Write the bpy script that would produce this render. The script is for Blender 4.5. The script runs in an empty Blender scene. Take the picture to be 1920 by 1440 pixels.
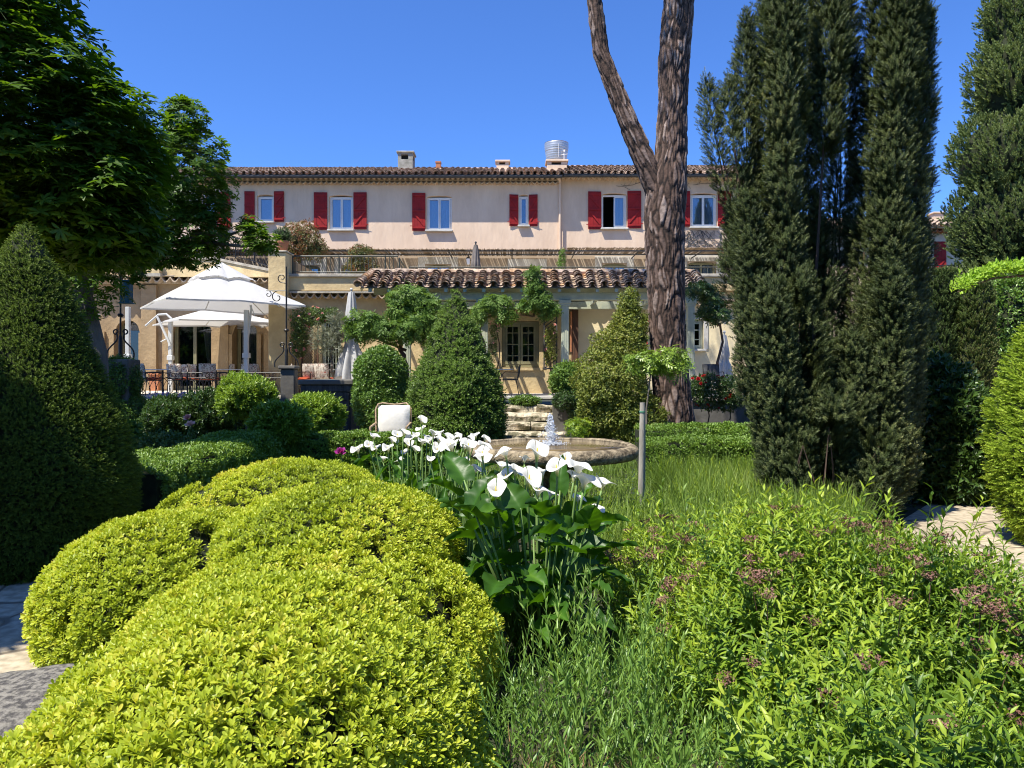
import bpy, math, random
import numpy as np
from mathutils import Vector, Matrix
R = math.radians
PI = math.pi
C = bpy.context.scene.collection
SC = bpy.context.scene

# ---------------------------------------------------------------- camera, world, sun, exposure
EYE = 1.6
FPX = 1400.0
cam_d = bpy.data.cameras.new('camera')
cam = bpy.data.objects.new('camera', cam_d); C.objects.link(cam)
cam.location = (0, 0, EYE); cam.rotation_euler = (R(90), 0, 0)
cam_d.sensor_width = 36; cam_d.lens = 36 * FPX / 1920; cam_d.shift_y = -20 / 1920
cam_d.clip_start = 0.05; cam_d.clip_end = 2000
SC.camera = cam

SUN_TO = Vector((-0.40, -0.36, 1.0)).normalized()          # towards the sun
world = bpy.data.worlds.new('World'); SC.world = world; world.use_nodes = True
wn = world.node_tree.nodes; wl = world.node_tree.links
sky = wn.new('ShaderNodeTexSky'); sky.sky_type = 'NISHITA'; sky.sun_disc = False
sky.sun_elevation = math.asin(SUN_TO.z); sky.sun_rotation = math.atan2(SUN_TO.x, SUN_TO.y)
sky.altitude = 700; sky.air_density = 1.0; sky.dust_density = 0.35; sky.ozone_density = 4.5
bg = wn['Background']; bg.inputs['Strength'].default_value = 0.13
tint = wn.new('ShaderNodeVectorMath'); tint.operation = 'MULTIPLY'; tint.inputs[1].default_value = (.43, .66, 1.04)
wl.new(sky.outputs[0], tint.inputs[0]); wl.new(tint.outputs[0], bg.inputs[0])
sun_d = bpy.data.lights.new('sun', 'SUN'); sun_d.energy = 5.0; sun_d.angle = R(0.5); sun_d.color = (1.0, 0.94, 0.83)
sun = bpy.data.objects.new('sun', sun_d); C.objects.link(sun)
sun.rotation_euler = SUN_TO.to_track_quat('Z', 'Y').to_euler()
SC.view_settings.view_transform = 'Standard'; SC.view_settings.look = 'None'
SC.view_settings.exposure = 0.80; SC.view_settings.gamma = 1.0
SC.render.engine = 'CYCLES'
SC.cycles.max_bounces = 6; SC.cycles.diffuse_bounces = 4; SC.cycles.transmission_bounces = 4
SC.cycles.transparent_max_bounces = 8; SC.cycles.glossy_bounces = 3
SC.cycles.caustics_reflective = False; SC.cycles.caustics_refractive = False
SC.cycles.sample_clamp_indirect = 8; SC.cycles.filter_width = 1.05; SC.cycles.use_denoising = True; SC.cycles.denoiser = 'OPENIMAGEDENOISE'; SC.cycles.denoising_input_passes = 'RGB_ALBEDO_NORMAL'; SC.cycles.denoising_prefilter = 'ACCURATE'

# ---------------------------------------------------------------- helpers
def X(u, Y): return (u - 960) / FPX * Y
def Z(v, Y): return EYE - (v - 700) / FPX * Y

def empty(name, label, cat, loc=(0, 0, 0), group=None, kind=None):
    o = bpy.data.objects.new(name, None); C.objects.link(o); o.location = loc
    return tag(o, label, cat, group, kind)
def tag(o, label=None, cat=None, group=None, kind=None):
    if label: o['label'] = label
    if cat: o['category'] = cat
    if group: o['group'] = group
    if kind: o['kind'] = kind
    return o

def raw_mesh(name, V, F, m=None, parent=None, smooth=False, rnd=None):
    """V (n,3) array in world space, F (k,3|4) array; made relative to the parent's location"""
    V = np.asarray(V, dtype=np.float32); F = np.asarray(F, dtype=np.int32)
    if parent is not None:
        off = Vector((0, 0, 0)); p = parent
        while p is not None: off += p.location; p = p.parent
        V = V - np.array(off, dtype=np.float32)
    me = bpy.data.meshes.new(name)
    n = len(V); k, w = F.shape
    me.vertices.add(n); me.vertices.foreach_set('co', V.ravel())
    me.loops.add(k * w); me.loops.foreach_set('vertex_index', F.ravel())
    me.polygons.add(k); me.polygons.foreach_set('loop_start', np.arange(0, k * w, w, dtype=np.int32))
    if smooth: me.polygons.foreach_set('use_smooth', np.ones(k, dtype=bool))
    if rnd is not None:
        a = me.attributes.new('rnd', 'FLOAT', 'POINT'); a.data.foreach_set('value', np.asarray(rnd, dtype=np.float32))
    me.update()
    if m: me.materials.append(m)
    o = bpy.data.objects.new(name, me); C.objects.link(o)
    if parent is not None: o.parent = parent
    return o

class MB:
    def __init__(s): s.v = []; s.f = []; s.r = []; s.cur = 0.5
    def add(s, vs, fs):
        b = len(s.v); s.v.extend([tuple(p) for p in vs]); s.r.extend([s.cur] * len(vs))
        for f in fs: s.f.append([b + i for i in f])
        return s
    def box(s, x0, x1, y0, y1, z0, z1, M=None, bev=0.0):
        if bev <= 0:
            P = [(x, y, z) for z in (z0, z1) for y in (y0, y1) for x in (x0, x1)]
            Fs = [(0, 2, 3, 1), (4, 5, 7, 6), (0, 1, 5, 4), (2, 6, 7, 3), (0, 4, 6, 2), (1, 3, 7, 5)]
        else:
            b = min(bev, (x1 - x0) / 2.1, (y1 - y0) / 2.1, (z1 - z0) / 2.1)
            P = []; Fs = []
            idx = {}
            for i, x in enumerate((x0, x1)):
                for j, y in enumerate((y0, y1)):
                    for k, z in enumerate((z0, z1)):
                        dx = b if i == 0 else -b; dy = b if j == 0 else -b; dz = b if k == 0 else -b
                        idx[i, j, k] = len(P)
                        P += [(x, y + dy, z + dz), (x + dx, y, z + dz), (x + dx, y + dy, z)]
            q = lambda i, j, k, a: idx[i, j, k] + a
            Fs += [(q(0,0,0,0), q(0,0,1,0), q(0,1,1,0), q(0,1,0,0)), (q(1,0,0,0), q(1,1,0,0), q(1,1,1,0), q(1,0,1,0)),
                   (q(0,0,0,1), q(1,0,0,1), q(1,0,1,1), q(0,0,1,1)), (q(0,1,0,1), q(0,1,1,1), q(1,1,1,1), q(1,1,0,1)),
                   (q(0,0,0,2), q(0,1,0,2), q(1,1,0,2), q(1,0,0,2)), (q(0,0,1,2), q(1,0,1,2), q(1,1,1,2), q(0,1,1,2))]
            for i in (0, 1):
                for j in (0, 1): Fs.append((q(i,j,0,0), q(i,j,0,1), q(i,j,1,1), q(i,j,1,0)))
                for k in (0, 1): Fs.append((q(i,0,k,0), q(i,0,k,2), q(i,1,k,2), q(i,1,k,0)))
            for j in (0, 1):
                for k in (0, 1): Fs.append((q(0,j,k,1), q(0,j,k,2), q(1,j,k,2), q(1,j,k,1)))
            for i in (0, 1):
                for j in (0, 1):
                    for k in (0, 1): Fs.append((q(i,j,k,0), q(i,j,k,1), q(i,j,k,2)))
        if M is not None: P = [M @ Vector(p) for p in P]
        return s.add(P, Fs)
    def tube(s, pts, rad, n=8, cap=True, flat=1.0):
        pts = [Vector(p) for p in pts]
        if not hasattr(rad, '__len__'): rad = [rad] * len(pts)
        P = []; Fs = []; up = None
        for i, p in enumerate(pts):
            t = (pts[min(i + 1, len(pts) - 1)] - pts[max(i - 1, 0)]).normalized()
            if up is None: up = Vector((0, 0, 1)) if abs(t.z) < .9 else Vector((1, 0, 0))
            a = t.cross(up); a = a.normalized() if a.length > 1e-5 else t.orthogonal().normalized()
            b = a.cross(t).normalized(); up = b
            for k in range(n):
                w = 2 * PI * k / n
                P.append(p + a * (math.cos(w) * rad[i]) + b * (math.sin(w) * rad[i] * flat))
        for i in range(len(pts) - 1):
            for k in range(n):
                Fs.append((i * n + k, i * n + (k + 1) % n, (i + 1) * n + (k + 1) % n, (i + 1) * n + k))
        if cap: Fs.append(tuple(range(n - 1, -1, -1))); Fs.append(tuple((len(pts) - 1) * n + k for k in range(n)))
        return s.add(P, Fs)
    def lathe(s, prof, c, n=32):
        P = []; Fs = []
        for r, z in prof:
            for k in range(n): P.append((c[0] + r * math.cos(2 * PI * k / n), c[1] + r * math.sin(2 * PI * k / n), c[2] + z))
        for i in range(len(prof) - 1):
            for k in range(n): Fs.append((i * n + k, i * n + (k + 1) % n, (i + 1) * n + (k + 1) % n, (i + 1) * n + k))
        Fs.append(tuple(range(n - 1, -1, -1))); Fs.append(tuple((len(prof) - 1) * n + k for k in range(n)))
        return s.add(P, Fs)
    def grid(s, rows):
        nx = len(rows[0]); P = [p for r in rows for p in r]
        Fs = [(j * nx + i, j * nx + i + 1, (j + 1) * nx + i + 1, (j + 1) * nx + i) for j in range(len(rows) - 1) for i in range(nx - 1)]
        return s.add(P, Fs)
    def build(s, name, m=None, parent=None, smooth=False, rnd=False, solid=0):
        me = bpy.data.meshes.new(name)
        V = s.v
        if parent is not None:
            off = Vector((0, 0, 0)); p = parent
            while p is not None: off += p.location; p = p.parent
            V = [(v[0] - off.x, v[1] - off.y, v[2] - off.z) for v in V]
        me.from_pydata(V, [], s.f)
        if rnd:
            a = me.attributes.new('rnd', 'FLOAT', 'POINT'); a.data.foreach_set('value', np.array(s.r, dtype=np.float32))
        if smooth:
            me.polygons.foreach_set('use_smooth', np.ones(len(me.polygons), dtype=bool))
        me.update()
        if m: me.materials.append(m)
        o = bpy.data.objects.new(name, me); C.objects.link(o)
        if parent is not None: o.parent = parent
        if smooth == 'auto':
            me.set_sharp_from_angle(angle=R(40))
        if solid:
            md = o.modifiers.new('solid', 'SOLIDIFY'); md.thickness = solid
        return o

def copy_tree(o, parent=None, loc=None, rz=None, label=None):
    c = o.copy(); C.objects.link(c)
    if parent is not None: c.parent = parent
    if loc is not None: c.location = loc
    if rz is not None: c.rotation_euler = (0, 0, rz)
    if label: c['label'] = label
    for ch in list(o.children): copy_tree(ch, c)
    return c

# ---------------------------------------------------------------- materials
def newmat(name):
    m = bpy.data.materials.new(name); m.use_nodes = True
    nt = m.node_tree; return m, nt.nodes, nt.links, nt.nodes['Principled BSDF']

def mat(name, col, rough=.7, nscale=3.0, var=.12, bump=.0, bscale=20.0, col2=None, spec=.4, metal=0, stretch=(1, 1, 1), detail=6, contrast=(.35, .65), bdist=.02, rndvar=0.0):
    """noise-mottled surface: col .. col2 by noise, with bump"""
    m, N, L, b = newmat(name)
    tc = N.new('ShaderNodeTexCoord'); mp = N.new('ShaderNodeMapping'); mp.inputs['Scale'].default_value = stretch
    L.new(tc.outputs['Object'], mp.inputs[0])
    nz = N.new('ShaderNodeTexNoise'); nz.inputs['Scale'].default_value = nscale; nz.inputs['Detail'].default_value = detail; nz.inputs['Roughness'].default_value = .62
    L.new(mp.outputs[0], nz.inputs['Vector'])
    cr = N.new('ShaderNodeValToRGB')
    c2 = col2 or tuple(max(0, c * (1 - 2 * var)) for c in col)
    c1 = col if col2 else tuple(min(1, c * (1 + var)) for c in col)
    cr.color_ramp.elements[0].position = contrast[0]; cr.color_ramp.elements[0].color = (*c2, 1)
    cr.color_ramp.elements[1].position = contrast[1]; cr.color_ramp.elements[1].color = (*c1, 1)
    L.new(nz.outputs[0], cr.inputs[0])
    out = cr.outputs[0]
    if rndvar:
        at = N.new('ShaderNodeAttribute'); at.attribute_name = 'rnd'
        mr = N.new('ShaderNodeMapRange'); mr.inputs[3].default_value = 1 - rndvar; mr.inputs[4].default_value = 1 + rndvar
        L.new(at.outputs['Fac'], mr.inputs[0])
        mx = N.new('ShaderNodeVectorMath'); mx.operation = 'SCALE'; L.new(out, mx.inputs[0]); L.new(mr.outputs[0], mx.inputs['Scale']); out = mx.outputs[0]
    L.new(out, b.inputs['Base Color'])
    b.inputs['Roughness'].default_value = rough; b.inputs['Specular IOR Level'].default_value = spec; b.inputs['Metallic'].default_value = metal
    if bump:
        n2 = N.new('ShaderNodeTexNoise'); n2.inputs['Scale'].default_value = bscale; n2.inputs['Detail'].default_value = 5
        L.new(mp.outputs[0], n2.inputs['Vector'])
        bp = N.new('ShaderNodeBump'); bp.inputs['Strength'].default_value = bump; bp.inputs['Distance'].default_value = bdist
        L.new(n2.outputs[0], bp.inputs['Height']); L.new(bp.outputs[0], b.inputs['Normal'])
    return m

def leafmat(name, cols, transl=.35, rough=.45, spec=.4, tcol=None):
    """per-leaf colour from the 'rnd' attribute; thin leaves let some sun through"""
    m, N, L, b = newmat(name)
    at = N.new('ShaderNodeAttribute'); at.attribute_name = 'rnd'
    cr = N.new('ShaderNodeValToRGB'); e = cr.color_ramp.elements
    while len(e) < len(cols): e.new(.5)
    for i, c in enumerate(cols): e[i].position = i / max(1, len(cols) - 1); e[i].color = (*c, 1)
    L.new(at.outputs['Fac'], cr.inputs[0])
    L.new(cr.outputs[0], b.inputs['Base Color']); b.inputs['Roughness'].default_value = rough; b.inputs['Specular IOR Level'].default_value = spec
    tr = N.new('ShaderNodeBsdfTranslucent')
    vm = N.new('ShaderNodeVectorMath'); vm.operation = 'MULTIPLY'; vm.inputs[1].default_value = tcol or (1.25, 1.2, .6)
    L.new(cr.outputs[0], vm.inputs[0]); L.new(vm.outputs[0], tr.inputs[0])
    mx = N.new('ShaderNodeMixShader'); mx.inputs[0].default_value = transl
    L.new(b.outputs[0], mx.inputs[1]); L.new(tr.outputs[0], mx.inputs[2])
    L.new(mx.outputs[0], N['Material Output'].inputs[0])
    return m

# ---------------------------------------------------------------- foliage engine
RS = np.random.RandomState(7)
def nz3(P, f, seed=0):
    r = np.random.RandomState(seed + 11); K = r.normal(size=(7, 3)) * f; ph = r.uniform(0, 6.28, 7)
    return np.sin(P @ K.T + ph).mean(axis=1) * 1.6

def leaf1(L, W, tilt, az, base=0.0, fold=.25, t=.45, r=.5, droop=0.0, tip=0.0):
    """kite leaf: 4 verts 2 tris folded on the midrib. tilt from +Z axis, az around"""
    v = np.array([[base, 0, 0], [t * L + base, -W / 2, fold * W], [L + base, 0, -droop * L], [t * L + base, W / 2, fold * W]])
    f = np.array([[0, 1, 2], [0, 2, 3]])
    return _orient(v, tilt, az), f, np.full(4, r)
def leaf2(L, W, tilt, az, base=0.0, fold=.2, r=.5, droop=.15, wide=.6):
    """7 verts, 6 tris: curved leaf with folded midrib"""
    t1, t2 = .35, .72
    w1 = W * (1.0 if wide < .5 else .75); w2 = W * (.6 if wide < .5 else 1.0)
    z = lambda t: -droop * L * t * t
    v = np.array([[base, 0, 0], [base + t1 * L, -w1 / 2, z(t1) + fold * w1], [base + t1 * L, 0, z(t1)], [base + t1 * L, w1 / 2, z(t1) + fold * w1],
                  [base + t2 * L, -w2 / 2, z(t2) + fold * w2], [base + t2 * L, 0, z(t2)], [base + t2 * L, w2 / 2, z(t2) + fold * w2], [base + L, 0, z(1)]])
    f = np.array([[0, 1, 2], [0, 2, 3], [1, 4, 5], [1, 5, 2], [2, 5, 6], [2, 6, 3], [4, 7, 5], [5, 7, 6]])
    return _orient(v, tilt, az), f, np.full(8, r)
def leafR(L, W, tilt, az, base=0.0, fold=.16, r=.5, droop=.1):
    """spatulate leaf with a rounded end: 7 verts, 6 tris"""
    z = lambda t: -droop * L * t * t
    v = np.array([[base, 0, 0], [base + .62 * L, -W / 2, z(.62) + fold * W], [base + .62 * L, 0, z(.62)], [base + .62 * L, W / 2, z(.62) + fold * W],
                  [base + .92 * L, -W * .33, z(.92) + fold * W * .7], [base + L, 0, z(1)], [base + .92 * L, W * .33, z(.92) + fold * W * .7]])
    f = np.array([[0, 1, 2], [0, 2, 3], [2, 1, 4], [2, 4, 5], [2, 5, 6], [2, 6, 3]])
    return _orient(v, tilt, az), f, np.full(7, r)
def _orient(v, tilt, az):
    # leaf along +X -> tilt measured from +Z
    a = PI / 2 - tilt
    ca, sa = math.cos(a), math.sin(a)
    v = np.stack([v[:, 0] * ca - v[:, 2] * sa, v[:, 1], v[:, 0] * sa + v[:, 2] * ca], 1)
    cz, sz = math.cos(az), math.sin(az)
    return np.stack([v[:, 0] * cz - v[:, 1] * sz, v[:, 0] * sz + v[:, 1] * cz, v[:, 2]], 1)
def join(parts):
    V = []; F = []; Q = []; b = 0
    for v, f, r in parts: V.append(v); F.append(f + b); Q.append(r); b += len(v)
    return np.concatenate(V), np.concatenate(F), np.concatenate(Q)
def shift(p, d): return (p[0] + np.array(d), p[1], p[2])
def twig(p0, p1, r0, r1, q=.1, n=3):
    p0 = np.array(p0, float); p1 = np.array(p1, float); t = p1 - p0; t /= np.linalg.norm(t)
    a = np.cross(t, [0.3, .9, .2]); a /= np.linalg.norm(a); b = np.cross(t, a)
    V = [p0 + r0 * (a * math.cos(w) + b * math.sin(w)) for w in np.arange(n) * 2 * PI / n] + [p1 + r1 * (a * math.cos(w) + b * math.sin(w)) for w in np.arange(n) * 2 * PI / n]
    F = []
    for k in range(n): F += [[k, (k + 1) % n, n + (k + 1) % n], [k, n + (k + 1) % n, n + k]]
    return np.array(V), np.array(F), np.full(2 * n, q)

def frames(D, spin):
    D = D / np.linalg.norm(D, axis=1, keepdims=True)
    ref = np.where(np.abs(D[:, 2:3]) < .95, np.array([[0, 0, 1.]]), np.array([[1., 0, 0]]))
    A = np.cross(ref, D); A /= np.linalg.norm(A, axis=1, keepdims=True)
    B = np.cross(D, A); c = np.cos(spin)[:, None]; s = np.sin(spin)[:, None]
    return np.stack([A * c + B * s, -A * s + B * c, D], axis=2)

def scatter(name, temps, P, D, S, m, parent=None, seed=1, lift=None, spin=None, rvar=.55, patch=.0, patchf=1.5):
    """one mesh of many copies of small leaf templates at P along D with size S; rnd = template value mixed with a random one"""
    r = np.random.RandomState(seed)
    n = len(P); S = np.broadcast_to(np.asarray(S, float), (n,)) * r.uniform(.75, 1.25, n)
    sp = r.uniform(0, 2 * PI, n) if spin is None else spin
    M = frames(D, sp); which = r.randint(0, len(temps), n); q = r.uniform(0, 1, n)
    if patch: q = np.clip(q * (1 - patch) + patch * (.5 + .9 * nz3(P, patchf, seed)), 0, 1)
    Vs = []; Fs = []; Q = []; b = 0
    for k, (tv, tf, tr) in enumerate(temps):
        I = np.where(which == k)[0]
        if not len(I): continue
        v = np.einsum('nij,mj->nmi', M[I] * S[I, None, None], tv) + P[I][:, None, :]
        f = tf[None] + (np.arange(len(I)) * len(tv))[:, None, None] + b
        Vs.append(v.reshape(-1, 3)); Fs.append(f.reshape(-1, 3)); Q.append(np.clip(tr[None] * (1 - rvar) + q[I][:, None] * rvar, 0, 1).ravel())
        b += len(I) * len(tv)
    return raw_mesh(name, np.concatenate(Vs), np.concatenate(Fs), m, parent, rnd=np.concatenate(Q))

def merge(objs, name):
    """join freshly built scatter meshes into the first"""
    return objs

def blobs_shell(blobs, n, seed=0, depth=.25, rough=.08, rf=4.0, zmin=None, cut=.8, back=1.0):
    """points with outward normals spread over a union of ellipsoids (outer shell of given relative depth)"""
    r = np.random.RandomState(seed); B = np.array(blobs, float)
    if B.shape[1] == 4: B = np.concatenate([B[:, :3], np.repeat(B[:, 3:4], 3, 1)], 1)
    A = (B[:, 3] * B[:, 4] + B[:, 4] * B[:, 5] + B[:, 3] * B[:, 5]); k = r.choice(len(B), n * 2, p=A / A.sum())
    d = r.normal(size=(n * 2, 3)); d /= np.linalg.norm(d, axis=1, keepdims=True)
    rr = 1 - depth * r.uniform(0, 1, n * 2) ** 1.6
    base = B[k, :3] + B[k, 3:] * d
    rr = rr * (1 + rough * nz3(base, rf, seed + 3) + rough * .6 * nz3(base, rf * 2.7, seed + 5))
    P = B[k, :3] + B[k, 3:] * d * rr[:, None]
    N = d / B[k, 3:]; N /= np.linalg.norm(N, axis=1, keepdims=True)
    keep = np.ones(len(P), bool)
    for j in range(len(B)):
        q = (((P - B[j, :3]) / B[j, 3:]) ** 2).sum(1)
        keep &= (q > cut * cut) | (k == j)
    if zmin is not None: keep &= P[:, 2] > zmin
    if back < 1.0: keep &= (N[:, 1] < .35) | (r.uniform(size=len(P)) < back)
    P = P[keep][:n]; N = N[keep][:n]
    return P, N

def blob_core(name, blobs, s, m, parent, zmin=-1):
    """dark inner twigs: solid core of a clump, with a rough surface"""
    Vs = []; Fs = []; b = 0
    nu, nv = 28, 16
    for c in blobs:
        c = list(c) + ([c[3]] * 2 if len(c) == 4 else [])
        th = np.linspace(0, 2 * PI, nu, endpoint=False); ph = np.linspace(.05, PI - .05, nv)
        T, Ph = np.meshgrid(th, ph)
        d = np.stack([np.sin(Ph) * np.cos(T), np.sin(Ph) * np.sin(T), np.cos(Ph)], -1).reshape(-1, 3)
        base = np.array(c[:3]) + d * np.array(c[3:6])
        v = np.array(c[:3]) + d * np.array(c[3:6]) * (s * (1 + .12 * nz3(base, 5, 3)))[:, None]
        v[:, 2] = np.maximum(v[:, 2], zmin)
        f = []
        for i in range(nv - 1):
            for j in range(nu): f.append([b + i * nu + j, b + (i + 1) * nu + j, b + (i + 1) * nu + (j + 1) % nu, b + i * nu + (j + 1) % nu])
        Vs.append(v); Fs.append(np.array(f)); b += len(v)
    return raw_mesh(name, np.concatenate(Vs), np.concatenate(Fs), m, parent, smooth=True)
def up(N, a, jit, seed):
    r = np.random.RandomState(seed); D = N + np.array([0, 0, a]) + r.normal(size=N.shape) * jit
    return D
# ================================================================= MATERIALS
M = {}
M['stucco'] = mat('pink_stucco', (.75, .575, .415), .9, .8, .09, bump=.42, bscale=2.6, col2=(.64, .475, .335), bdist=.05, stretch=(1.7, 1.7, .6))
M['stucco2'] = mat('cream_stucco', (.82, .70, .44), .9, .8, .08, bump=.35, bscale=5, col2=(.72, .60, .37), bdist=.03)
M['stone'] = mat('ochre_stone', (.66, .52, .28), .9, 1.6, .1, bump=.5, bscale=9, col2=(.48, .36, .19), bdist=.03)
M['stone_shade'] = mat('shaded_ochre_stone', (.40, .29, .165), .9, 1.6, .1, bump=.5, bscale=9, col2=(.29, .205, .115), bdist=.03)  # darker copy of the ochre stone, parasol shade put into its colour
M['stucco_shaded'] = mat('canopy_shaded_stucco', (.42, .33, .24), .9, .8, .09, bump=.4, bscale=4, col2=(.34, .27, .19))  # darker copy of the stucco, shade under the reeds put into its colour
M['stone_grey'] = mat('grey_coping_stone', (.46, .42, .34), .9, 3, .15, bump=.6, bscale=14, col2=(.26, .23, .18), bdist=.02)
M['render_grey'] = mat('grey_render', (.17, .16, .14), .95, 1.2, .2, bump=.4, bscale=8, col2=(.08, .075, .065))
M['white_stone'] = mat('pale_limewash', (.60, .58, .53), .9, 3, .1, bump=.3, bscale=12, col2=(.45, .43, .38))
M['tile'] = None
M['gutter'] = mat('dark_zinc', (.05, .05, .05), .5, 4, .2)
M['genoise'] = mat('genoise_tiles', (.60, .48, .34), .9, 5, .15, col2=(.40, .31, .21), bump=.3)
M['red'] = mat('red_paint', (.36, .018, .016), .6, 3, .12, bump=.15, bscale=30, col2=(.24, .014, .014), spec=.25)
M['white'] = mat('white_paint', (.78, .77, .74), .5, 2, .04)
M['sage'] = mat('sage_paint', (.30, .34, .25), .6, 2.5, .08, bump=.15, bscale=25, col2=(.24, .27, .20))
M['sagepale'] = mat('pale_sage_paint', (.50, .52, .38), .6, 2.5, .08, bump=.15, bscale=25, col2=(.34, .38, .31))
M['olive'] = mat('olive_paint', (.26, .25, .14), .55, 3, .08, col2=(.2, .19, .11))
M['iron'] = mat('black_iron', (.018, .018, .018), .45, 9, .3)
M['railing'] = mat('grey_green_iron', (.055, .06, .045), .5, 9, .2)
M['terracotta'] = mat('terracotta', (.50, .20, .09), .85, 5, .2, col2=(.36, .15, .08), bump=.2)
M['drum'] = mat('galvanised_steel', (.50, .52, .54), .42, 2, .1, spec=.5, metal=.55)
M['concrete'] = mat('old_concrete', (.40, .38, .33), .9, 4, .2, bump=.5, bscale=20, col2=(.22, .21, .17))
M['cane'] = mat('dry_cane', (.26, .19, .12), .8, 6, .25, stretch=(8, 1, 8), col2=(.22, .16, .10), rndvar=.35)
M['wood_dark'] = mat('weathered_dark_wood', (.085, .088, .09), .8, 2, .2, stretch=(10, 10, 1), bump=.4, bscale=6, col2=(.035, .035, .036))
M['wood_grey'] = mat('grey_weathered_wood', (.42, .39, .32), .85, 3, .2, stretch=(8, 8, 1), bump=.4, bscale=10, col2=(.24, .22, .18))
M['wood_brown'] = mat('brown_wood', (.13, .06, .03), .7, 3, .2, stretch=(8, 8, 1), col2=(.06, .03, .018))
M['canvas'] = mat('white_canvas', (.60, .60, .59), .85, 1.2, .03, bump=.5, bscale=1.6, bdist=.08)
_nt = M['canvas'].node_tree; _t = _nt.nodes.new('ShaderNodeBsdfTranslucent'); _t.inputs[0].default_value = (.75, .75, .73, 1); _x = _nt.nodes.new('ShaderNodeMixShader'); _x.inputs[0].default_value = .28
_nt.links.new(_nt.nodes['Principled BSDF'].outputs[0], _x.inputs[1]); _nt.links.new(_t.outputs[0], _x.inputs[2]); _nt.links.new(_x.outputs[0], _nt.nodes['Material Output'].inputs[0])
M['darkcanvas'] = mat('dark_canvas', (.16, .14, .125), .9, 3, .2)
M['alu'] = mat('white_aluminium', (.62, .63, .62), .4, 2, .05)
M['floor'] = mat('pale_flagstone', (.62, .56, .46), .9, 2.2, .1, col2=(.50, .44, .35), bump=.3)
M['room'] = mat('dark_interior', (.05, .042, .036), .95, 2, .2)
M['bluecurtain'] = leafmat('voile_curtain', [(.66, .70, .78), (.74, .77, .82)], .3, .9, .1, (1, 1, 1))
M['teal'] = mat('teal_canvas', (.03, .10, .13), .8, 2, .1)

def glassmat(name, tint, gl, rough=.02):
    m, N, L, b = newmat(name)
    N.remove(b)
    g = N.new('ShaderNodeBsdfGlossy'); g.inputs['Roughness'].default_value = rough; g.inputs[0].default_value = (.9, .93, 1, 1)
    t = N.new('ShaderNodeBsdfTransparent'); t.inputs[0].default_value = (*tint, 1)
    f = N.new('ShaderNodeFresnel'); f.inputs[0].default_value = 1.5
    ad = N.new('ShaderNodeMath'); ad.operation = 'ADD'; ad.inputs[1].default_value = gl; ad.use_clamp = True
    L.new(f.outputs[0], ad.inputs[0])
    mx = N.new('ShaderNodeMixShader'); L.new(ad.outputs[0], mx.inputs[0]); L.new(t.outputs[0], mx.inputs[1]); L.new(g.outputs[0], mx.inputs[2])
    L.new(mx.outputs[0], N['Material Output'].inputs[0]); return m
M['glass'] = glassmat('window_glass', (.8, .86, .9), .10)
M['glassdark'] = glassmat('dark_window_glass', (.5, .52, .52), .04)

def tilemat(cols=None):
    m, N, L, b = newmat('clay_roof_tiles')
    at = N.new('ShaderNodeAttribute'); at.attribute_name = 'rnd'
    cr = N.new('ShaderNodeValToRGB'); e = cr.color_ramp.elements
    cols = cols or [(.22, .18, .15), (.42, .33, .26), (.54, .43, .34), (.40, .33, .28), (.60, .48, .37), (.54, .33, .17), (.60, .50, .41)]
    while len(e) < len(cols): e.new(.5)
    for i, c in enumerate(cols): e[i].position = i / (len(cols) - 1); e[i].color = (*c, 1)
    L.new(at.outputs['Fac'], cr.inputs[0])
    tc = N.new('ShaderNodeTexCoord'); nz = N.new('ShaderNodeTexNoise'); nz.inputs['Scale'].default_value = 7; nz.inputs['Detail'].default_value = 8
    L.new(tc.outputs['Object'], nz.inputs['Vector'])
    r2 = N.new('ShaderNodeValToRGB'); r2.color_ramp.elements[0].position = .38; r2.color_ramp.elements[1].position = .62
    r2.color_ramp.elements[0].color = (.35, .33, .30, 1); r2.color_ramp.elements[1].color = (1.05, 1, .95, 1)
    L.new(nz.outputs[0], r2.inputs[0])
    mx = N.new('ShaderNodeVectorMath'); mx.operation = 'MULTIPLY'; L.new(cr.outputs[0], mx.inputs[0]); L.new(r2.outputs[0], mx.inputs[1])
    L.new(mx.outputs[0], b.inputs['Base Color']); b.inputs['Roughness'].default_value = .9
    bp = N.new('ShaderNodeBump'); bp.inputs['Strength'].default_value = .5; bp.inputs['Distance'].default_value = .02
    n3 = N.new('ShaderNodeTexNoise'); n3.inputs['Scale'].default_value = 40; L.new(tc.outputs['Object'], n3.inputs['Vector']); L.new(n3.outputs[0], bp.inputs['Height'])
    L.new(bp.outputs[0], b.inputs['Normal']); return m
M['tile'] = tilemat()
M['tile_pale'] = tilemat([(.30, .23, .19), (.48, .36, .28), (.56, .42, .33), (.40, .31, .25), (.60, .45, .34), (.50, .30, .19)])

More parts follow.
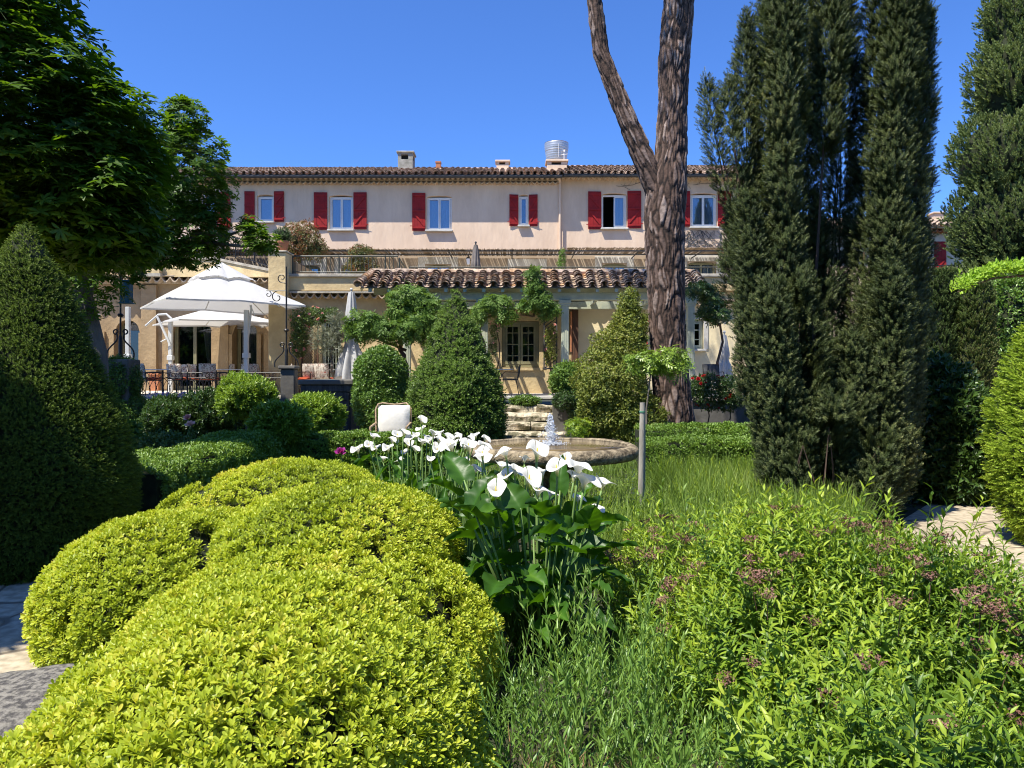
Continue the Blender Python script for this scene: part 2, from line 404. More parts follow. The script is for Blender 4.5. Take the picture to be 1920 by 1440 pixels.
def tiles(mb, x0, x1, y0, z0, y1, z1, pitch, row, seg=6, lowclip=None, rng=None):
    """canal tiles: channels and covers, overlapping rows climbing from (y0,z0) to (y1,z1)"""
    rng = rng or random.Random(3)
    nc = max(1, round((x1 - x0) / pitch)); pw = (x1 - x0) / nc
    Ls = math.hypot(y1 - y0, z1 - z0); nr = max(1, round(Ls / row)); dy = (y1 - y0) / nr; dz = (z1 - z0) / nr
    nyv = Vector((0, -dz, dy)).normalized()
    for c in range(nc + 1):
        for r in range(nr):
            for kind in (0, 1):
                if kind == 0 and c == nc: continue
                cx = x0 + pw * (c + (.5 if kind == 0 else 0)) + rng.uniform(-.06, .06) * pw
                if lowclip and not lowclip(cx, r / nr): continue
                mb.cur = rng.random()
                rf = pw * (.36 if kind == 0 else .35) * rng.uniform(.95, 1.06); rb = rf * (1.15 if kind == 0 else .82)
                lift = rng.uniform(-.01, .01)
                P = []; tk = pw * .055
                for (t, rad, hh) in ((-.12, rf, .035 + lift), (1.0, rb, 0.0 + lift)):
                    for inner in (0, 1):
                        for s in range(seg + 1):
                            a = PI * s / seg
                            rr = rad - inner * tk
                            off = rr * math.sin(a)
                            if kind == 0: h = -off * .75 + pw * .16
                            else: h = off * .95 + pw * .10
                            h += hh * (1 if kind else .6)
                            P.append((cx + rr * math.cos(a), y0 + dy * (r + t) + nyv.y * h, z0 + dz * (r + t) + nyv.z * h))
                n1 = seg + 1; Fs = []
                for s in range(seg):
                    Fs.append((s, s + 1, 2 * n1 + s + 1, 2 * n1 + s))
                    Fs.append((n1 + s, 3 * n1 + s, 3 * n1 + s + 1, n1 + s + 1))
                    Fs.append((s, n1 + s, n1 + s + 1, s + 1))
                Fs.append((0, 2 * n1, 3 * n1, n1)); Fs.append((seg, n1 + seg, 3 * n1 + seg, 2 * n1 + seg))
                mb.add(P, Fs)

def wall_holes(mb, x0, x1, z0, z1, y, holes, depth=.25, back=False):
    """front face of a wall with rectangular openings and their reveals; an opening with arch>0 gets a segmental head"""
    xs = sorted({x0, x1, *[h[0] for h in holes], *[h[1] for h in holes]}); zs = sorted({z0, z1, *[h[2] for h in holes], *[h[3] for h in holes]})
    for i in range(len(xs) - 1):
        for j in range(len(zs) - 1):
            cx = (xs[i] + xs[i + 1]) / 2; cz = (zs[j] + zs[j + 1]) / 2
            if any(h[0] < cx < h[1] and h[2] < cz < h[3] for h in holes): continue
            mb.add([(xs[i], y, zs[j]), (xs[i + 1], y, zs[j]), (xs[i + 1], y, zs[j + 1]), (xs[i], y, zs[j + 1])], [(0, 1, 2, 3)])
    for h in holes:
        a, b, c, d = h[:4]; k = h[4] if len(h) > 4 else 0; Y2 = y + depth
        mb.add([(a, y, c), (a, Y2, c), (a, Y2, d), (a, y, d)], [(0, 1, 2, 3)])
        mb.add([(b, y, c), (b, Y2, c), (b, Y2, d), (b, y, d)], [(3, 2, 1, 0)])
        mb.add([(a, y, c), (b, y, c), (b, Y2, c), (a, Y2, c)], [(0, 1, 2, 3)])
        if not k: mb.add([(a, y, d), (b, y, d), (b, Y2, d), (a, Y2, d)], [(3, 2, 1, 0)])
        else:
            n = 16; top = []
            for s in range(n + 1):
                t = s / n; xx = a + (b - a) * t; zz = d - k * (1 - math.sqrt(max(0, 1 - (2 * t - 1) ** 2)))
                top.append((xx, zz))
            for s in range(n):
                (xa, za), (xb, zb) = top[s], top[s + 1]
                mb.add([(xa, y, za), (xb, y, zb), (xb, y, d), (xa, y, d)], [(0, 1, 2, 3)])
                mb.add([(xa, y, za), (xb, y, zb), (xb, Y2, zb), (xa, Y2, za)], [(3, 2, 1, 0)])
def curtain(x0, x1, z0, z1, y, parent, folds=7, gather=0, amp=.03):
    n = folds * 8; rows = []
    for j in range(9):
        t = j / 8; row = []
        for i in range(n + 1):
            s = i / n
            w = 1 - gather * (t if gather > 0 else -t) * .75 if gather else 1
            xx = (x0 + (x1 - x0) * s * (1 - abs(gather) * (1 - t) ** 1.5 * .6)) if gather >= 0 else (x1 - (x1 - x0) * (1 - s) * (1 - abs(gather) * (1 - t) ** 1.5 * .6))
            row.append((xx, y + amp * math.sin(s * folds * 2 * PI + math.sin(t * 3)) , z0 + (z1 - z0) * t))
        rows.append(row)
    mb = MB(); mb.grid(rows); return mb.build('curtain', M['bluecurtain'], parent, smooth=True, rnd=True)

def window(x0, x1, z0, z1, y, parent, m='white', leafs=2, bars=0, curt=1, fr=.06, dark=False, open_left=False, sill=True):
    """frame set back in the wall opening, with panes and curtains as its pieces"""
    mb = MB(); w = fr; yb = y + .07
    mb.box(x0, x0 + w, y, yb, z0, z1); mb.box(x1 - w, x1, y, yb, z0, z1)
    mb.box(x0 + w, x1 - w, y, yb, z1 - w, z1); mb.box(x0 + w, x1 - w, y, yb, z0, z0 + w)
    lw = (x1 - x0 - 2 * w) / leafs
    for k in range(leafs):
        a = x0 + w + lw * k; b = a + lw
        if open_left and k == 0: continue
        mb.box(a + .004, a + w * .8, y - .012, yb - .014, z0 + w, z1 - w); mb.box(b - w * .8, b - .004, y - .012, yb - .014, z0 + w, z1 - w)
        mb.box(a + w * .8, b - w * .8, y - .012, yb - .014, z1 - w * 1.8, z1 - w - .003); mb.box(a + w * .8, b - w * .8, y - .012, yb - .014, z0 + w + .003, z0 + w * 2)
        if bars:
            for q in range(1, bars):
                zz = z0 + (z1 - z0) * q / bars
                mb.box(a + w * .8, b - w * .8, y - .004, yb - .02, zz - .014, zz + .014)
            mb.box((a + b) / 2 - .013, (a + b) / 2 + .013, y - .001, yb - .022, z0 + w * 2, z1 - w * 1.8)
    f = mb.build('window', M[m], parent)
    g = MB()
    if open_left: g.box(x0 + w + lw, x1 - w, y + .03, y + .036, z0 + w, z1 - w)
    else: g.box(x0 + w, x1 - w, y + .03, y + .036, z0 + w, z1 - w)
    g.build('pane', M['glassdark' if dark else 'glass'], f)
    if curt == 1:
        curtain(x0 + w, (x0 + x1) / 2 - (0 if not open_left else -.2), z0 + w, z1 - w, y + .16, f) if not open_left else None
        curtain((x0 + x1) / 2, x1 - w, z0 + w, z1 - w, y + .16, f)
    if curt == 2:
        curtain(x0 + w, x1 - .25, z0 + w, z1 - w, y + .16, f, 8, gather=.75)
        curtain(x0 + .3, x1 - w, z0 + w, z1 - w, y + .20, f, 6, gather=-.2)
    if sill:
        s = MB(); s.box(x0 - .06, x1 + .06, y - .27, y + .0, z0 - .07, z0 - .004, bev=.01); s.build('sill', M['white_stone'], f)
    return f

def shutter(x0, x1, z0, z1, y, parent, ang=0, hinge='l', brace=1):
    mb = MB(); w = x1 - x0; h = z1 - z0; n = 5
    for k in range(n):
        mb.box(w * k / n + .004, w * (k + 1) / n - .004, -.012, .016, 0, h)
    mb.box(.004, w - .004, -.004, .012, .002, h - .002)
    zb = [.06 * h, .50 * h, .90 * h]
    for q in zb[:2] + ([zb[2]] if brace else []): mb.box(.01, w - .01, -.045, -.012, q, q + .07)
    def diag(xa, za, xb, zb2):
        L_ = math.hypot(xb - xa, zb2 - za); a = math.atan2(zb2 - za, xb - xa)
        T = Matrix.Translation((xa, 0, za)) @ Matrix.Rotation(-a, 4, 'Y')
        mb.box(0, L_, -.042, -.0125, -.03, .03, M=T)
    if hinge == 'l':
        diag(.04, .06 * h + .09, w - .06, .5 * h - .03); diag(.04, .5 * h + .09, w - .06, .9 * h - .03)
    else:
        diag(w - .04, .06 * h + .09, .06, .5 * h - .03); diag(w - .04, .5 * h + .09, .06, .9 * h - .03)
    mb.box(w - .05 if hinge == 'l' else -.08, w + .08 if hinge == 'l' else .05, -.05, -.0455, .12 * h - .015, .12 * h + .015)
    if ang:
        px = 0 if hinge == 'r' else w
        T = Matrix.Translation((px, 0, 0)) @ Matrix.Rotation(ang, 4, 'Z') @ Matrix.Translation((-px, 0, 0))
        mb.v = [tuple(T @ Vector(p)) for p in mb.v]
    mb.v = [(p[0] + x0, p[1] + y, p[2] + z0) for p in mb.v]
    return mb.build('shutter', M['red'], parent)

def scallops(x0, x1, z, y, depth, pitch, amp, parent, name='scalloped_cornice', m='genoise', rows=1, th=.03):
    """genoise: rows of half tiles under the eave, each row standing further out than the one below"""
    mb = MB()
    for r in range(rows):
        zt = z - r * (amp * 1.15 + .04); d = depth * (rows - r) / rows; off = pitch * .5 * (r % 2)
        n = int((x1 - x0) / pitch * 8) + 1; rows_ = []
        for (yy, dz) in ((y, 0), (y - d, 0)):
            rows_.append([(x0 + (x1 - x0) * i / n, yy, zt + dz - amp * abs(math.sin(PI * ((x1 - x0) * i / n + off) / pitch)) ** .8) for i in range(n + 1)])
        mb.grid(rows_)
        top = [(p[0], y - d, zt + .03) for p in rows_[1]]
        mb.grid([rows_[1], [(p[0], p[1], p[2] + th) for p in rows_[1]]])
        r3 = [(p[0], p[1] + .03, p[2] + th) for p in rows_[1]]
        mb.grid([[(p[0], p[1], p[2] + th) for p in rows_[1]], [(p[0], y, p[2] + th) for p in rows_[1]]])
        mb.box(x0, x1, y - d - .01, y - .001, zt + .031, zt + .06)
    return mb.build(name, M[m], parent)

# ================================================================= THE MAIN HOUSE
YU = 30.0
TZ = 0.98                                   # ground-floor terrace level
house = empty('country_house', 'long pale pink stucco house with red shutters and a clay tile roof', 'house', (0, YU, 0))
s = YU / FPX
XB = X(1048, YU)
WL = [(377, 407, 361, 428, 'b'), (482, 513, 365, 416, 'b'), (617, 662, 366, 431, 'c'), (800, 847, 367, 432, 'g'), (973, 991, 365, 423, 'n')]
WR = [(1129, 1176, 361, 427, 'o'), (1296, 1346, 361, 425, 'c')]
holesL = [(X(a, YU), X(b, YU), Z(d, YU), Z(c, YU), .07) for a, b, c, d, k in WL]
holesR = [(X(a, YU), X(b, YU), Z(d, YU), Z(c, YU), .07) for a, b, c, d, k in WR]
LOWL = [(797, 846, 496, 560), (965, 1012, 500, 560), (560, 600, 498, 560), (640, 690, 498, 560)]
LOWR = [(1129, 1176, 493, 560), (1290, 1344, 490, 560), (1420, 1460, 490, 560)]
holesL += [(X(a, YU), X(b, YU), Z(d, YU), Z(c, YU), .12) for a, b, c, d in LOWL]
holesR += [(X(a, YU), X(b, YU), Z(d, YU), Z(c, YU), .12) for a, b, c, d in LOWR]
ZE = Z(334, YU)
ZM = Z(468, YU)
mb = MB(); wall_holes(mb, -22, XB, 2.5, ZM, YU, holesL[5:], .24); mb.build('lower_wall', M['stucco_shaded'], house)
mb = MB(); wall_holes(mb, -22, XB, ZM, ZE, YU, holesL[:5], .24)
mb.add([(XB, YU, 2.5), (XB, YU + .3, 2.5), (XB, YU + .3, ZE), (XB, YU, ZE)], [(0, 1, 2, 3)])
mb.add([(-22, YU, 2.5), (-22, YU + 8, 2.5), (-22, YU + 8, ZE), (-22, YU, ZE)], [(3, 2, 1, 0)])
mb.add([(-22, YU + 8, 2.5), (10, YU + 8, 2.5), (10, YU + 8, ZE), (-22, YU + 8, ZE)], [(3, 2, 1, 0)])
mb.build('wall', M['stucco'], house)
mb = MB(); wall_holes(mb, XB, 10, 2.5, ZM, YU + .12, holesR[2:], .24); mb.build('lower_wall', M['stucco_shaded'], house)
mb = MB(); wall_holes(mb, XB, 10, ZM, ZE, YU + .12, holesR[:2], .24)
mb.add([(10, YU + .12, 2.5), (10, YU + 8, 2.5), (10, YU + 8, ZE), (10, YU + .12, ZE)], [(0, 1, 2, 3)])
mb.build('wall', M['stucco'], house)
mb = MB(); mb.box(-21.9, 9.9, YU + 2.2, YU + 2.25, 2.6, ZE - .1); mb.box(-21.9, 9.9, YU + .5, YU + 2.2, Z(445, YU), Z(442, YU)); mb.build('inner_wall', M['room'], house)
for a, b, c, d, k in WL:
    window(X(a, YU) + .01, X(b, YU) - .01, Z(d, YU) + .01, Z(c, YU) - .05, YU + .12, house, curt={'b': 1, 'c': 1, 'g': 2, 'n': 0}[k], leafs=1 if k in 'nb' else 2, fr=.055)
for a, b, c, d, k in WR:
    window(X(a, YU) + .01, X(b, YU) - .01, Z(d, YU) + .01, Z(c, YU) - .05, YU + .24, house, curt=1, open_left=(k == 'o'), fr=.06)
for a, b, c, d in LOWL + LOWR:
    yy = YU + (.12 if a < 1048 else .24)
    window(X(a, YU) + .01, X(b, YU) - .01, Z(d, YU) + .01, Z(c, YU) - .02, yy, house, m='olive', leafs=2, curt=1, sill=False, fr=.05)
    m_ = MB(); x0, x1, z1 = X(a, YU), X(b, YU), Z(c, YU); w = .28; yf = YU + (0 if a < 1048 else .12)
    m_.box(x0 - w, x0 - .002, yf - .02, yf + .03, Z(560, YU), z1 + .02); m_.box(x1 + .002, x1 + w, yf - .02, yf + .03, Z(560, YU), z1 + .02)
    m_.box(x0 - w, x1 + w, yf - .02, yf + .03, z1 + .022, z1 + .30); m_.build('window_surround', M['white_stone'], house)
for a, b, c, d, h, an in [(408, 433, 361, 430, 'l', 0), (459, 478, 359, 415, 'r', .05), (514, 533, 359, 416, 'l', -.05), (589, 614, 361, 431, 'r', .03), (663, 688, 361, 430, 'l', -.03),
                          (773, 798, 362, 433, 'r', .04), (955, 972, 365, 424, 'r', .12), (991.5, 1008, 365, 424, 'l', -.15), (1103, 1128, 358, 429, 'r', .05), (1177, 1203, 357, 427, 'l', -.06),
                          (1270, 1295, 357, 424, 'r', .03), (1347, 1372, 357, 424, 'l', -.04)]:
    yy = YU - .05 + (.12 if a > 1048 else 0)
    shutter(X(a, YU), X(b, YU), Z(d, YU), Z(c, YU), yy, house, an, h)
# cornice, gutter, roof
scallops(-22, XB, ZE - .02, YU, .42, .21, .10, house, rows=2)
scallops(XB + .05, 10, ZE + .02, YU + .12, .42, .21, .09, house, rows=1)
g = MB()
for (xa, xb, yg, zg) in ((-22, XB + .1, YU - .54, Z(330.5, YU - .54)), (XB + .15, 10.3, YU - .42, Z(329, YU - .42))):
    g.tube([(xa, yg, zg), (xb, yg, zg)], .075, 10)
g.build('gutter', M['gutter'], house, smooth='auto')
g = MB(); g.tube([(XB - .03, YU - .45, Z(333, YU)), (XB + .03, YU - .07, Z(345, YU)), (XB + .03, YU - .07, Z(470, YU))], .05, 8); g.build('downpipe', M['stucco'], house, smooth='auto')
rr = random.Random(5)
mb = MB(); tiles(mb, -22, XB + .05, YU - .58, Z(327, YU - .58), 35.0, Z(318, 35.0), .26, .42, rng=rr); mb.build('roof', M['tile_pale'], house, smooth='auto', rnd=True)
mb = MB(); tiles(mb, XB + .12, 10.3, YU - .46, Z(326, YU - .46), 35.0, Z(314, 35.0), .26, .42, rng=rr); mb.build('roof', M['tile_pale'], house, smooth='auto', rnd=True)
mb = MB()
for (xa, xb, vr, ve, yo) in ((-22, XB + .05, 318.7, 330, 0), (XB + .12, 10.3, 314.7, 328.5, .12)):
    mb.add([(xa, YU - .5 + yo, Z(ve, YU - .5)), (xb, YU - .5 + yo, Z(ve, YU - .5)), (xb, 35, Z(vr, 35) - .08), (xa, 35, Z(vr, 35) - .08), (xa, 40, 8.6), (xb, 40, 8.6)], [(0, 1, 2, 3), (3, 2, 5, 4)])
    n = int((xb - xa) / .4)
mb.build('roof_deck', M['wood_dark'], house)
def ridge(xa, xb, y, z, parent, r=.11, L_=.4, wob=0, m='tile_pale'):
    mb = MB(); n = int((xb - xa) / L_); rg = random.Random(9)
    for k in range(n):
        mb.cur = rg.uniform(.3, 1); x = xa + (xb - xa) * k / n
        mb.tube([(x - .03, y, z + rg.uniform(-.01, .01)), (x + L_ * 1.0, y, z)], [r * 1.12, r * .9], 8)
    return mb.build('ridge_tiles', M[m], parent, smooth='auto', rnd=True)
ridge(-22, XB, 35, Z(318.5, 35), house); ridge(XB + .1, 10.3, 35, Z(314.5, 35), house)
# chimneys
def chimney(u0, u1, v0, v1, Y, d, parent, m='concrete', vent=True, cap=.06):
    mb = MB(); x0, x1, z0, z1 = X(u0, Y), X(u1, Y), Z(v1, Y) - .5, Z(v0, Y)
    H = z1 - z0 - .5; zb = z0 + .5
    if vent:
        zo0, zo1 = zb + H * .62, zb + H * .86; t = .09
        mb.box(x0, x1, Y, Y + d, z0, zo0, bev=.01); mb.box(x0, x1, Y, Y + d, zo1, z1 - .06)
        for (xa, xb) in ((x0, x0 + (x1 - x0) * .22), (x1 - (x1 - x0) * .3, x1)):
            mb.box(xa, xb, Y, Y + .12, zo0, zo1); mb.box(xa, xb, Y + d - .12, Y + d, zo0, zo1)
    else: mb.box(x0, x1, Y, Y + d, z0, z1 - .06)
    mb.box(x0 - cap, x1 + cap, Y - cap, Y + d + cap, z1 - .058, z1 + .02, bev=.01)
    c = mb.build('chimney', M[m], parent)
    f = MB(); f.box(x0 - .05, x1 + .05, Y - .05, Y + d + .05, z0, zb + .10, bev=.01); f.build('chimney_base', M['stucco'], c)
    if vent:
        i = MB(); i.box(x0 + .03, x1 - .03, Y + .2, Y + d - .2, zb + .1, z1 - .07); i.build('flue', M['room'], c)
chimney(746, 774, 284, 322, 33, .7, house)
chimney(817, 826, 303, 320, 33, .25, house, 'terracotta', False, .02)
chimney(931, 954, 301, 320, 33, .5, house, 'stucco')
chimney(1026, 1063, 300, 322, 31.5, .7, house, 'stucco')
# metal drum
dx = X(1043.5, 33); zt = Z(270, 33); mb = MB(); H = zt - Z(306, 33)
prof = []
for k in range(0, 26):
    t = k / 25; r = .40 + .13 * min(1, t * 1.3) ** .7 + .008 * math.sin(t * 55); prof.append((r, t * H))
prof += [(.53, H + .015), (.49, H + .015), (.48, H - .3)]
mb.lathe(prof, (dx, 33.0, zt - H), 40); dr = mb.build('roof_ventilator', M['drum'], house, smooth='auto')
mb = MB(); mb.tube([(dx + .05, 32.46, zt - H * .85), (dx + .05, 32.42, zt - .15)], .012, 6); mb.tube([(dx + .3, 32.5, Z(306, 33)), (dx + .3, 32.5, Z(290, 33))], .02, 6); mb.tube([(dx + .15, 32.5, Z(297, 33)), (dx + .45, 32.5, Z(295, 33))], .012, 6)
mb.box(dx + .27, dx + .34, 32.46, 32.54, Z(291, 33), Z(287.5, 33)); mb.build('aerial', M['white'], dr)
# reed canopy that throws its stripes on the wall
def canes(x0, x1, ya, yb, z, parent, pitch=.037):
    mb = MB(); rg = random.Random(4); x = x0
    while x < x1:
        mb.cur = rg.random(); r = rg.uniform(.013, .026); j = rg.uniform(-.03, .03)
        mb.tube([(x, ya - rg.uniform(0, .12), z + rg.uniform(-.01, .02)), (x + j, (ya + yb) / 2, z + .02), (x + j, yb - .02, z + .05)], r, 4)
        x += pitch * rg.uniform(.5, 1.5)
    return mb.build('reed_canopy', M['cane'], parent, rnd=True)
zc = Z(468, 28.2)
canes(-12, XB - .05, 28.2, 29.98, zc, house); canes(XB + .05, 9.9, 28.2, 30.08, zc + .05, house)
mb = MB()
for yy in (28.25, 29.1): mb.tube([(-12, yy, zc - .04), (9.9, yy, zc - .04)], .03, 6)
for k in range(10):
    x = -12 + k * 2.4; mb.tube([(x, 28.25, zc - .05), (x, 30, zc - .05)], .022, 6)
mb.build('canopy_rail', M['wood_dark'], house)
# bare creeper on right section
mb = MB(); rg = random.Random(8)
def creeper(mb, x, z, a, L_, r, depth, xlim, zlim, y=YU + .10):
    pts = [(x, y, z)]
    for k in range(int(L_ / .12)):
        a += rg.uniform(-.35, .35); x += math.cos(a) * .12; z += math.sin(a) * .12
        if not (xlim[0] < x < xlim[1] and zlim[0] < z < zlim[1]): break
        pts.append((x, y, z))
        if depth and rg.random() < .22: creeper(mb, x, z, a + rg.choice((-1, 1)) * rg.uniform(.4, 1.2), L_ * .5, r * .6, depth - 1, xlim, zlim, y)
    if len(pts) > 1: mb.tube(pts, r, 3)
for k in range(26):
    creeper(mb, rg.uniform(6.3, 8.6), Z(466, YU), PI / 2 + rg.uniform(-.9, .9), 1.4, .011, 2, (6.0, 9.8), (Z(468, YU), Z(430, YU)))
for k in range(5):
    creeper(mb, rg.uniform(2.2, 8.5), Z(350 - rg.uniform(0, 8), YU), rg.uniform(-.3, .3), 2.5, .007, 1, (2.0, 9.8), (Z(356, YU), Z(338, YU)))
mb.build('bare_creeper', M['wood_dark'], house)
# wall lantern
mb = MB(); lx, lz = X(878, 28.5), Z(490, 28.5)
mb.tube([(lx, 29.98, lz + .25), (lx, 28.7, lz + .3), (lx, 28.5, lz + .18)], .015, 6); mb.lathe([(.02, .18), (.09, .12), (.09, .1), (.02, .09)], (lx, 28.5, lz), 8)
ln = mb.build('lantern', M['iron'], house)
mb = MB(); mb.lathe([(.05, -.12), (.08, .1)], (lx, 28.5, lz), 8); mb.build('lantern_glass', M['white'], ln)

# ================================================================= UPPER TERRACE and lower storey
lower = empty('terrace_wing', 'ochre stone ground floor wing with arches and a green glazed window', 'building', (0, 23, 0))
YW = 23.2
UZ = Z(514, 23)                      # top of the parapet coping
# parapet band + coping over the left bay (u 540..700) and on behind the portico
mb = MB(); mb.box(X(540, 23), 9.5, 22.95, 23.25, Z(545, 23), UZ - .1); mb.build('parapet', M['stone'], lower)
mb = MB(); mb.box(X(538, 23), 9.5, 22.87, 23.33, UZ - .1, UZ, bev=.02); mb.box(X(545, 23), X(705, 23), 22.86, 22.948, Z(549, 22.8), Z(546, 22.8) + .01); mb.build('coping', M['stone_grey'], lower)
scallops(X(545, 23), X(720, 22.8), Z(549, 22.8), 23.2, .26, .245, .16, lower, rows=1, th=.04)
scallops(X(721, 22.8), 9.4, Z(564, 22.8), 23.2, .2, .29, .13, lower, rows=1, th=.04)
mb = MB(); mb.box(X(538, 23), 9.5, 23.33, 30, UZ - .75, UZ - .6); mb.build('upper_floor', M['floor'], lower)
# walls of ground floor behind
hl = [(X(603, YW), X(640, YW), TZ, Z(596, YW)), (X(941, YW), X(1011, YW), Z(689, YW), Z(602, YW)), (X(1262, YW), X(1319, YW), Z(655, YW), Z(600, YW))]
mb = MB(); wall_holes(mb, X(545, YW), X(1072, YW), TZ - .2, UZ - .3, YW, hl[:2], .22); mb.build('wall', M['stone'], lower)
mb = MB(); wall_holes(mb, X(1072, YW), 9.5, TZ - .2, UZ - .3, YW, hl[2:], .22); mb.add([(9.5, YW, 0), (9.5, 30, 0), (9.5, 30, UZ - .6), (9.5, YW, UZ - .6)], [(0, 1, 2, 3)])
mb.build('wall', M['stucco2'], lower)
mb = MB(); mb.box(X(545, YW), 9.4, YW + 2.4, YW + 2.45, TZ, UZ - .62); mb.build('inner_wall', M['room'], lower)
a, b, c, d = hl[1]; window(a + .01, b - .01, c + .01, d - .01, YW + .08, lower, m='olive', leafs=2, bars=4, curt=0, fr=.09, dark=True, sill=False)
curtain(a + .1, a + .55, c + .1, d - .1, YW + .5, lower, 5); curtain(b - .5, b - .1, c + .1, d - .1, YW + .5, lower, 5)
mb = MB(); w = .2
mb.box(a - w, a - .002, YW - .03, YW + .02, c, d + .02); mb.box(b + .002, b + w, YW - .03, YW + .02, c, d + .02); mb.box(a - w, b + w, YW - .03, YW + .02, d + .022, d + .2); mb.box(a - .1, b + .1, YW - .08, YW + .05, c - .09, c - .002)
mb.build('window_surround', M['stone'], lower)
a, b, c, d = hl[0]; window(a + .01, b - .01, c, d - .01, YW + .08, lower, m='sagepale', leafs=2, bars=5, curt=0, fr=.06, dark=True, sill=False)
a, b, c, d = hl[2]; window(a + .01, b - .01, c + .01, d - .01, YW + .08, lower, m='sagepale', leafs=2, bars=3, curt=0, fr=.06, dark=True)
mb = MB(); w = .14; mb.box(a - w, a - .002, YW - .03, YW + .02, c, d + .02); mb.box(b + .002, b + w, YW - .03, YW + .02, c, d + .02); mb.box(a - w, b + w, YW - .03, YW + .02, d + .022, d + .16); mb.build('window_surround', M['white_stone'], lower)
# drain pipe / brown post and beam at left of cream wall
mb = MB(); mb.box(X(1072, 23), X(1084, 23), 22.9, 23.15, TZ, Z(575, 23), bev=.02); mb.build('wooden_post', M['wood_brown'], lower)
mb = MB(); mb.tube([(X(1071, 22.9), 22.9, Z(660, 23)), (X(1071, 22.9), 22.9, Z(585, 23))], .03, 8); mb.build('copper_pipe', M['terracotta'], lower)
# left arcade (dining room)
YA = 27.0
arch = [(216, 262, 600), (318, 398, 597), (437, 483, 603), (90, 190, 598)]
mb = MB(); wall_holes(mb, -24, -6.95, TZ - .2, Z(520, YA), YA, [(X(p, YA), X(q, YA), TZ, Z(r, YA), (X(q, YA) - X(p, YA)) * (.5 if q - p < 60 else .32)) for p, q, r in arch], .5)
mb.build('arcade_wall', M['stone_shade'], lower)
for p, q, r in arch:
    for e, sg in ((p, -1), (q, 1)):
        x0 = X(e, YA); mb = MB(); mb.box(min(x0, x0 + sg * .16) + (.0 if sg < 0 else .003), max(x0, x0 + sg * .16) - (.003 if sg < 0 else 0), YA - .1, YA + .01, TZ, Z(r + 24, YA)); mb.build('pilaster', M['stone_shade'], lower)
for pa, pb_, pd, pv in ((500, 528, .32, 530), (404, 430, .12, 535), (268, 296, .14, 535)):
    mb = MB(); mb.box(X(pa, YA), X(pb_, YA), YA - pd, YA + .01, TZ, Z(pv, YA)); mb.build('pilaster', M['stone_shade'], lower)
for p, q, r in arch:
    f = window(X(p, YA) + .03, X(q, YA) - .03, TZ + .02, Z(r, YA) + .1, YA + .35, lower, m='olive', leafs=1 if q - p < 60 else 2, curt=0, fr=.07, dark=True, sill=False)
    if q - p > 60 or p > 430: curtain(X(q, YA) - .6, X(q, YA) - .05, TZ + .3, Z(r, YA), YA + .6, f, 5, gather=-.9)
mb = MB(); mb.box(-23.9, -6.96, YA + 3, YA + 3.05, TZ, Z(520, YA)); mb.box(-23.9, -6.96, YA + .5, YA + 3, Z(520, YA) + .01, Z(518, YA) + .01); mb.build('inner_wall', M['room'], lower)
# cornice over the arcade and the curved parapet sweeping up to the pillar
scallops(-24, X(505, 26.8), Z(520, 26.7), YA, .45, .32, .2, lower, rows=1, th=.05)
mb = MB(); n = 40; rows = []
def para_y(t): return 26.6 - 3.7 * t ** 2
us = [150 + (520 - 150) * k / n for k in range(n + 1)]
top = []
for k, u in enumerate(us):
    t = k / n; y = para_y(max(0, (u - 300) / 220)); v = 486 if u < 300 else 486 + (u - 300) / 220 * 0
    v = 487 + 22 * max(0, min(1, (u - 400) / 105)) ** 1.0
    top.append((X(u, y), y, Z(v, y)))
rows = [[(x, y, Z(519, y)) for x, y, z in top], [(x, y, z) for x, y, z in top], [(x, y + .3, z) for x, y, z in top], [(x, y + .3, Z(519, y)) for x, y, z in top]]
mb.grid(rows); mb.box(X(262, 26.5), X(301, 26.5), 26.4, 26.9, Z(515, 26.5), Z(485, 26.5)); mb.build('curved_parapet', M['stone'], lower)
mb = MB(); mb.grid([[(x, y - .06, z + .002) for x, y, z in top], [(x, y - .06, z + .09) for x, y, z in top], [(x, y + .36, z + .09) for x, y, z in top], [(x, y + .36, z + .002) for x, y, z in top]])
mb.box(X(258, 26.5), X(304, 26.5), 26.36, 26.95, Z(519, 26.5), Z(513, 26.5)); mb.build('coping', M['stone_grey'], lower)
mb = MB(); mb.box(-24, X(508, 26.6), 26.9, 30, Z(519, 26.6) - .2, Z(519, 26.6) - .1); mb.build('upper_floor', M['floor'], lower)
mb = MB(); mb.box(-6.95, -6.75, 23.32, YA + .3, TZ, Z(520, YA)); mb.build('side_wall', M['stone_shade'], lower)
# pillar
mb = MB(); mb.box(X(507, 22.8), X(540, 22.8), 22.6, 23.3, TZ, Z(475, 22.8), bev=.02); pil = mb.build('stone_pillar', M['stone'], lower)
mb = MB(); mb.box(X(505, 22.8), X(542, 22.8), 22.55, 23.35, Z(475, 22.8) + .002, Z(473, 22.8) + .02, bev=.015); mb.build('pillar_cap', M['stone_grey'], pil)

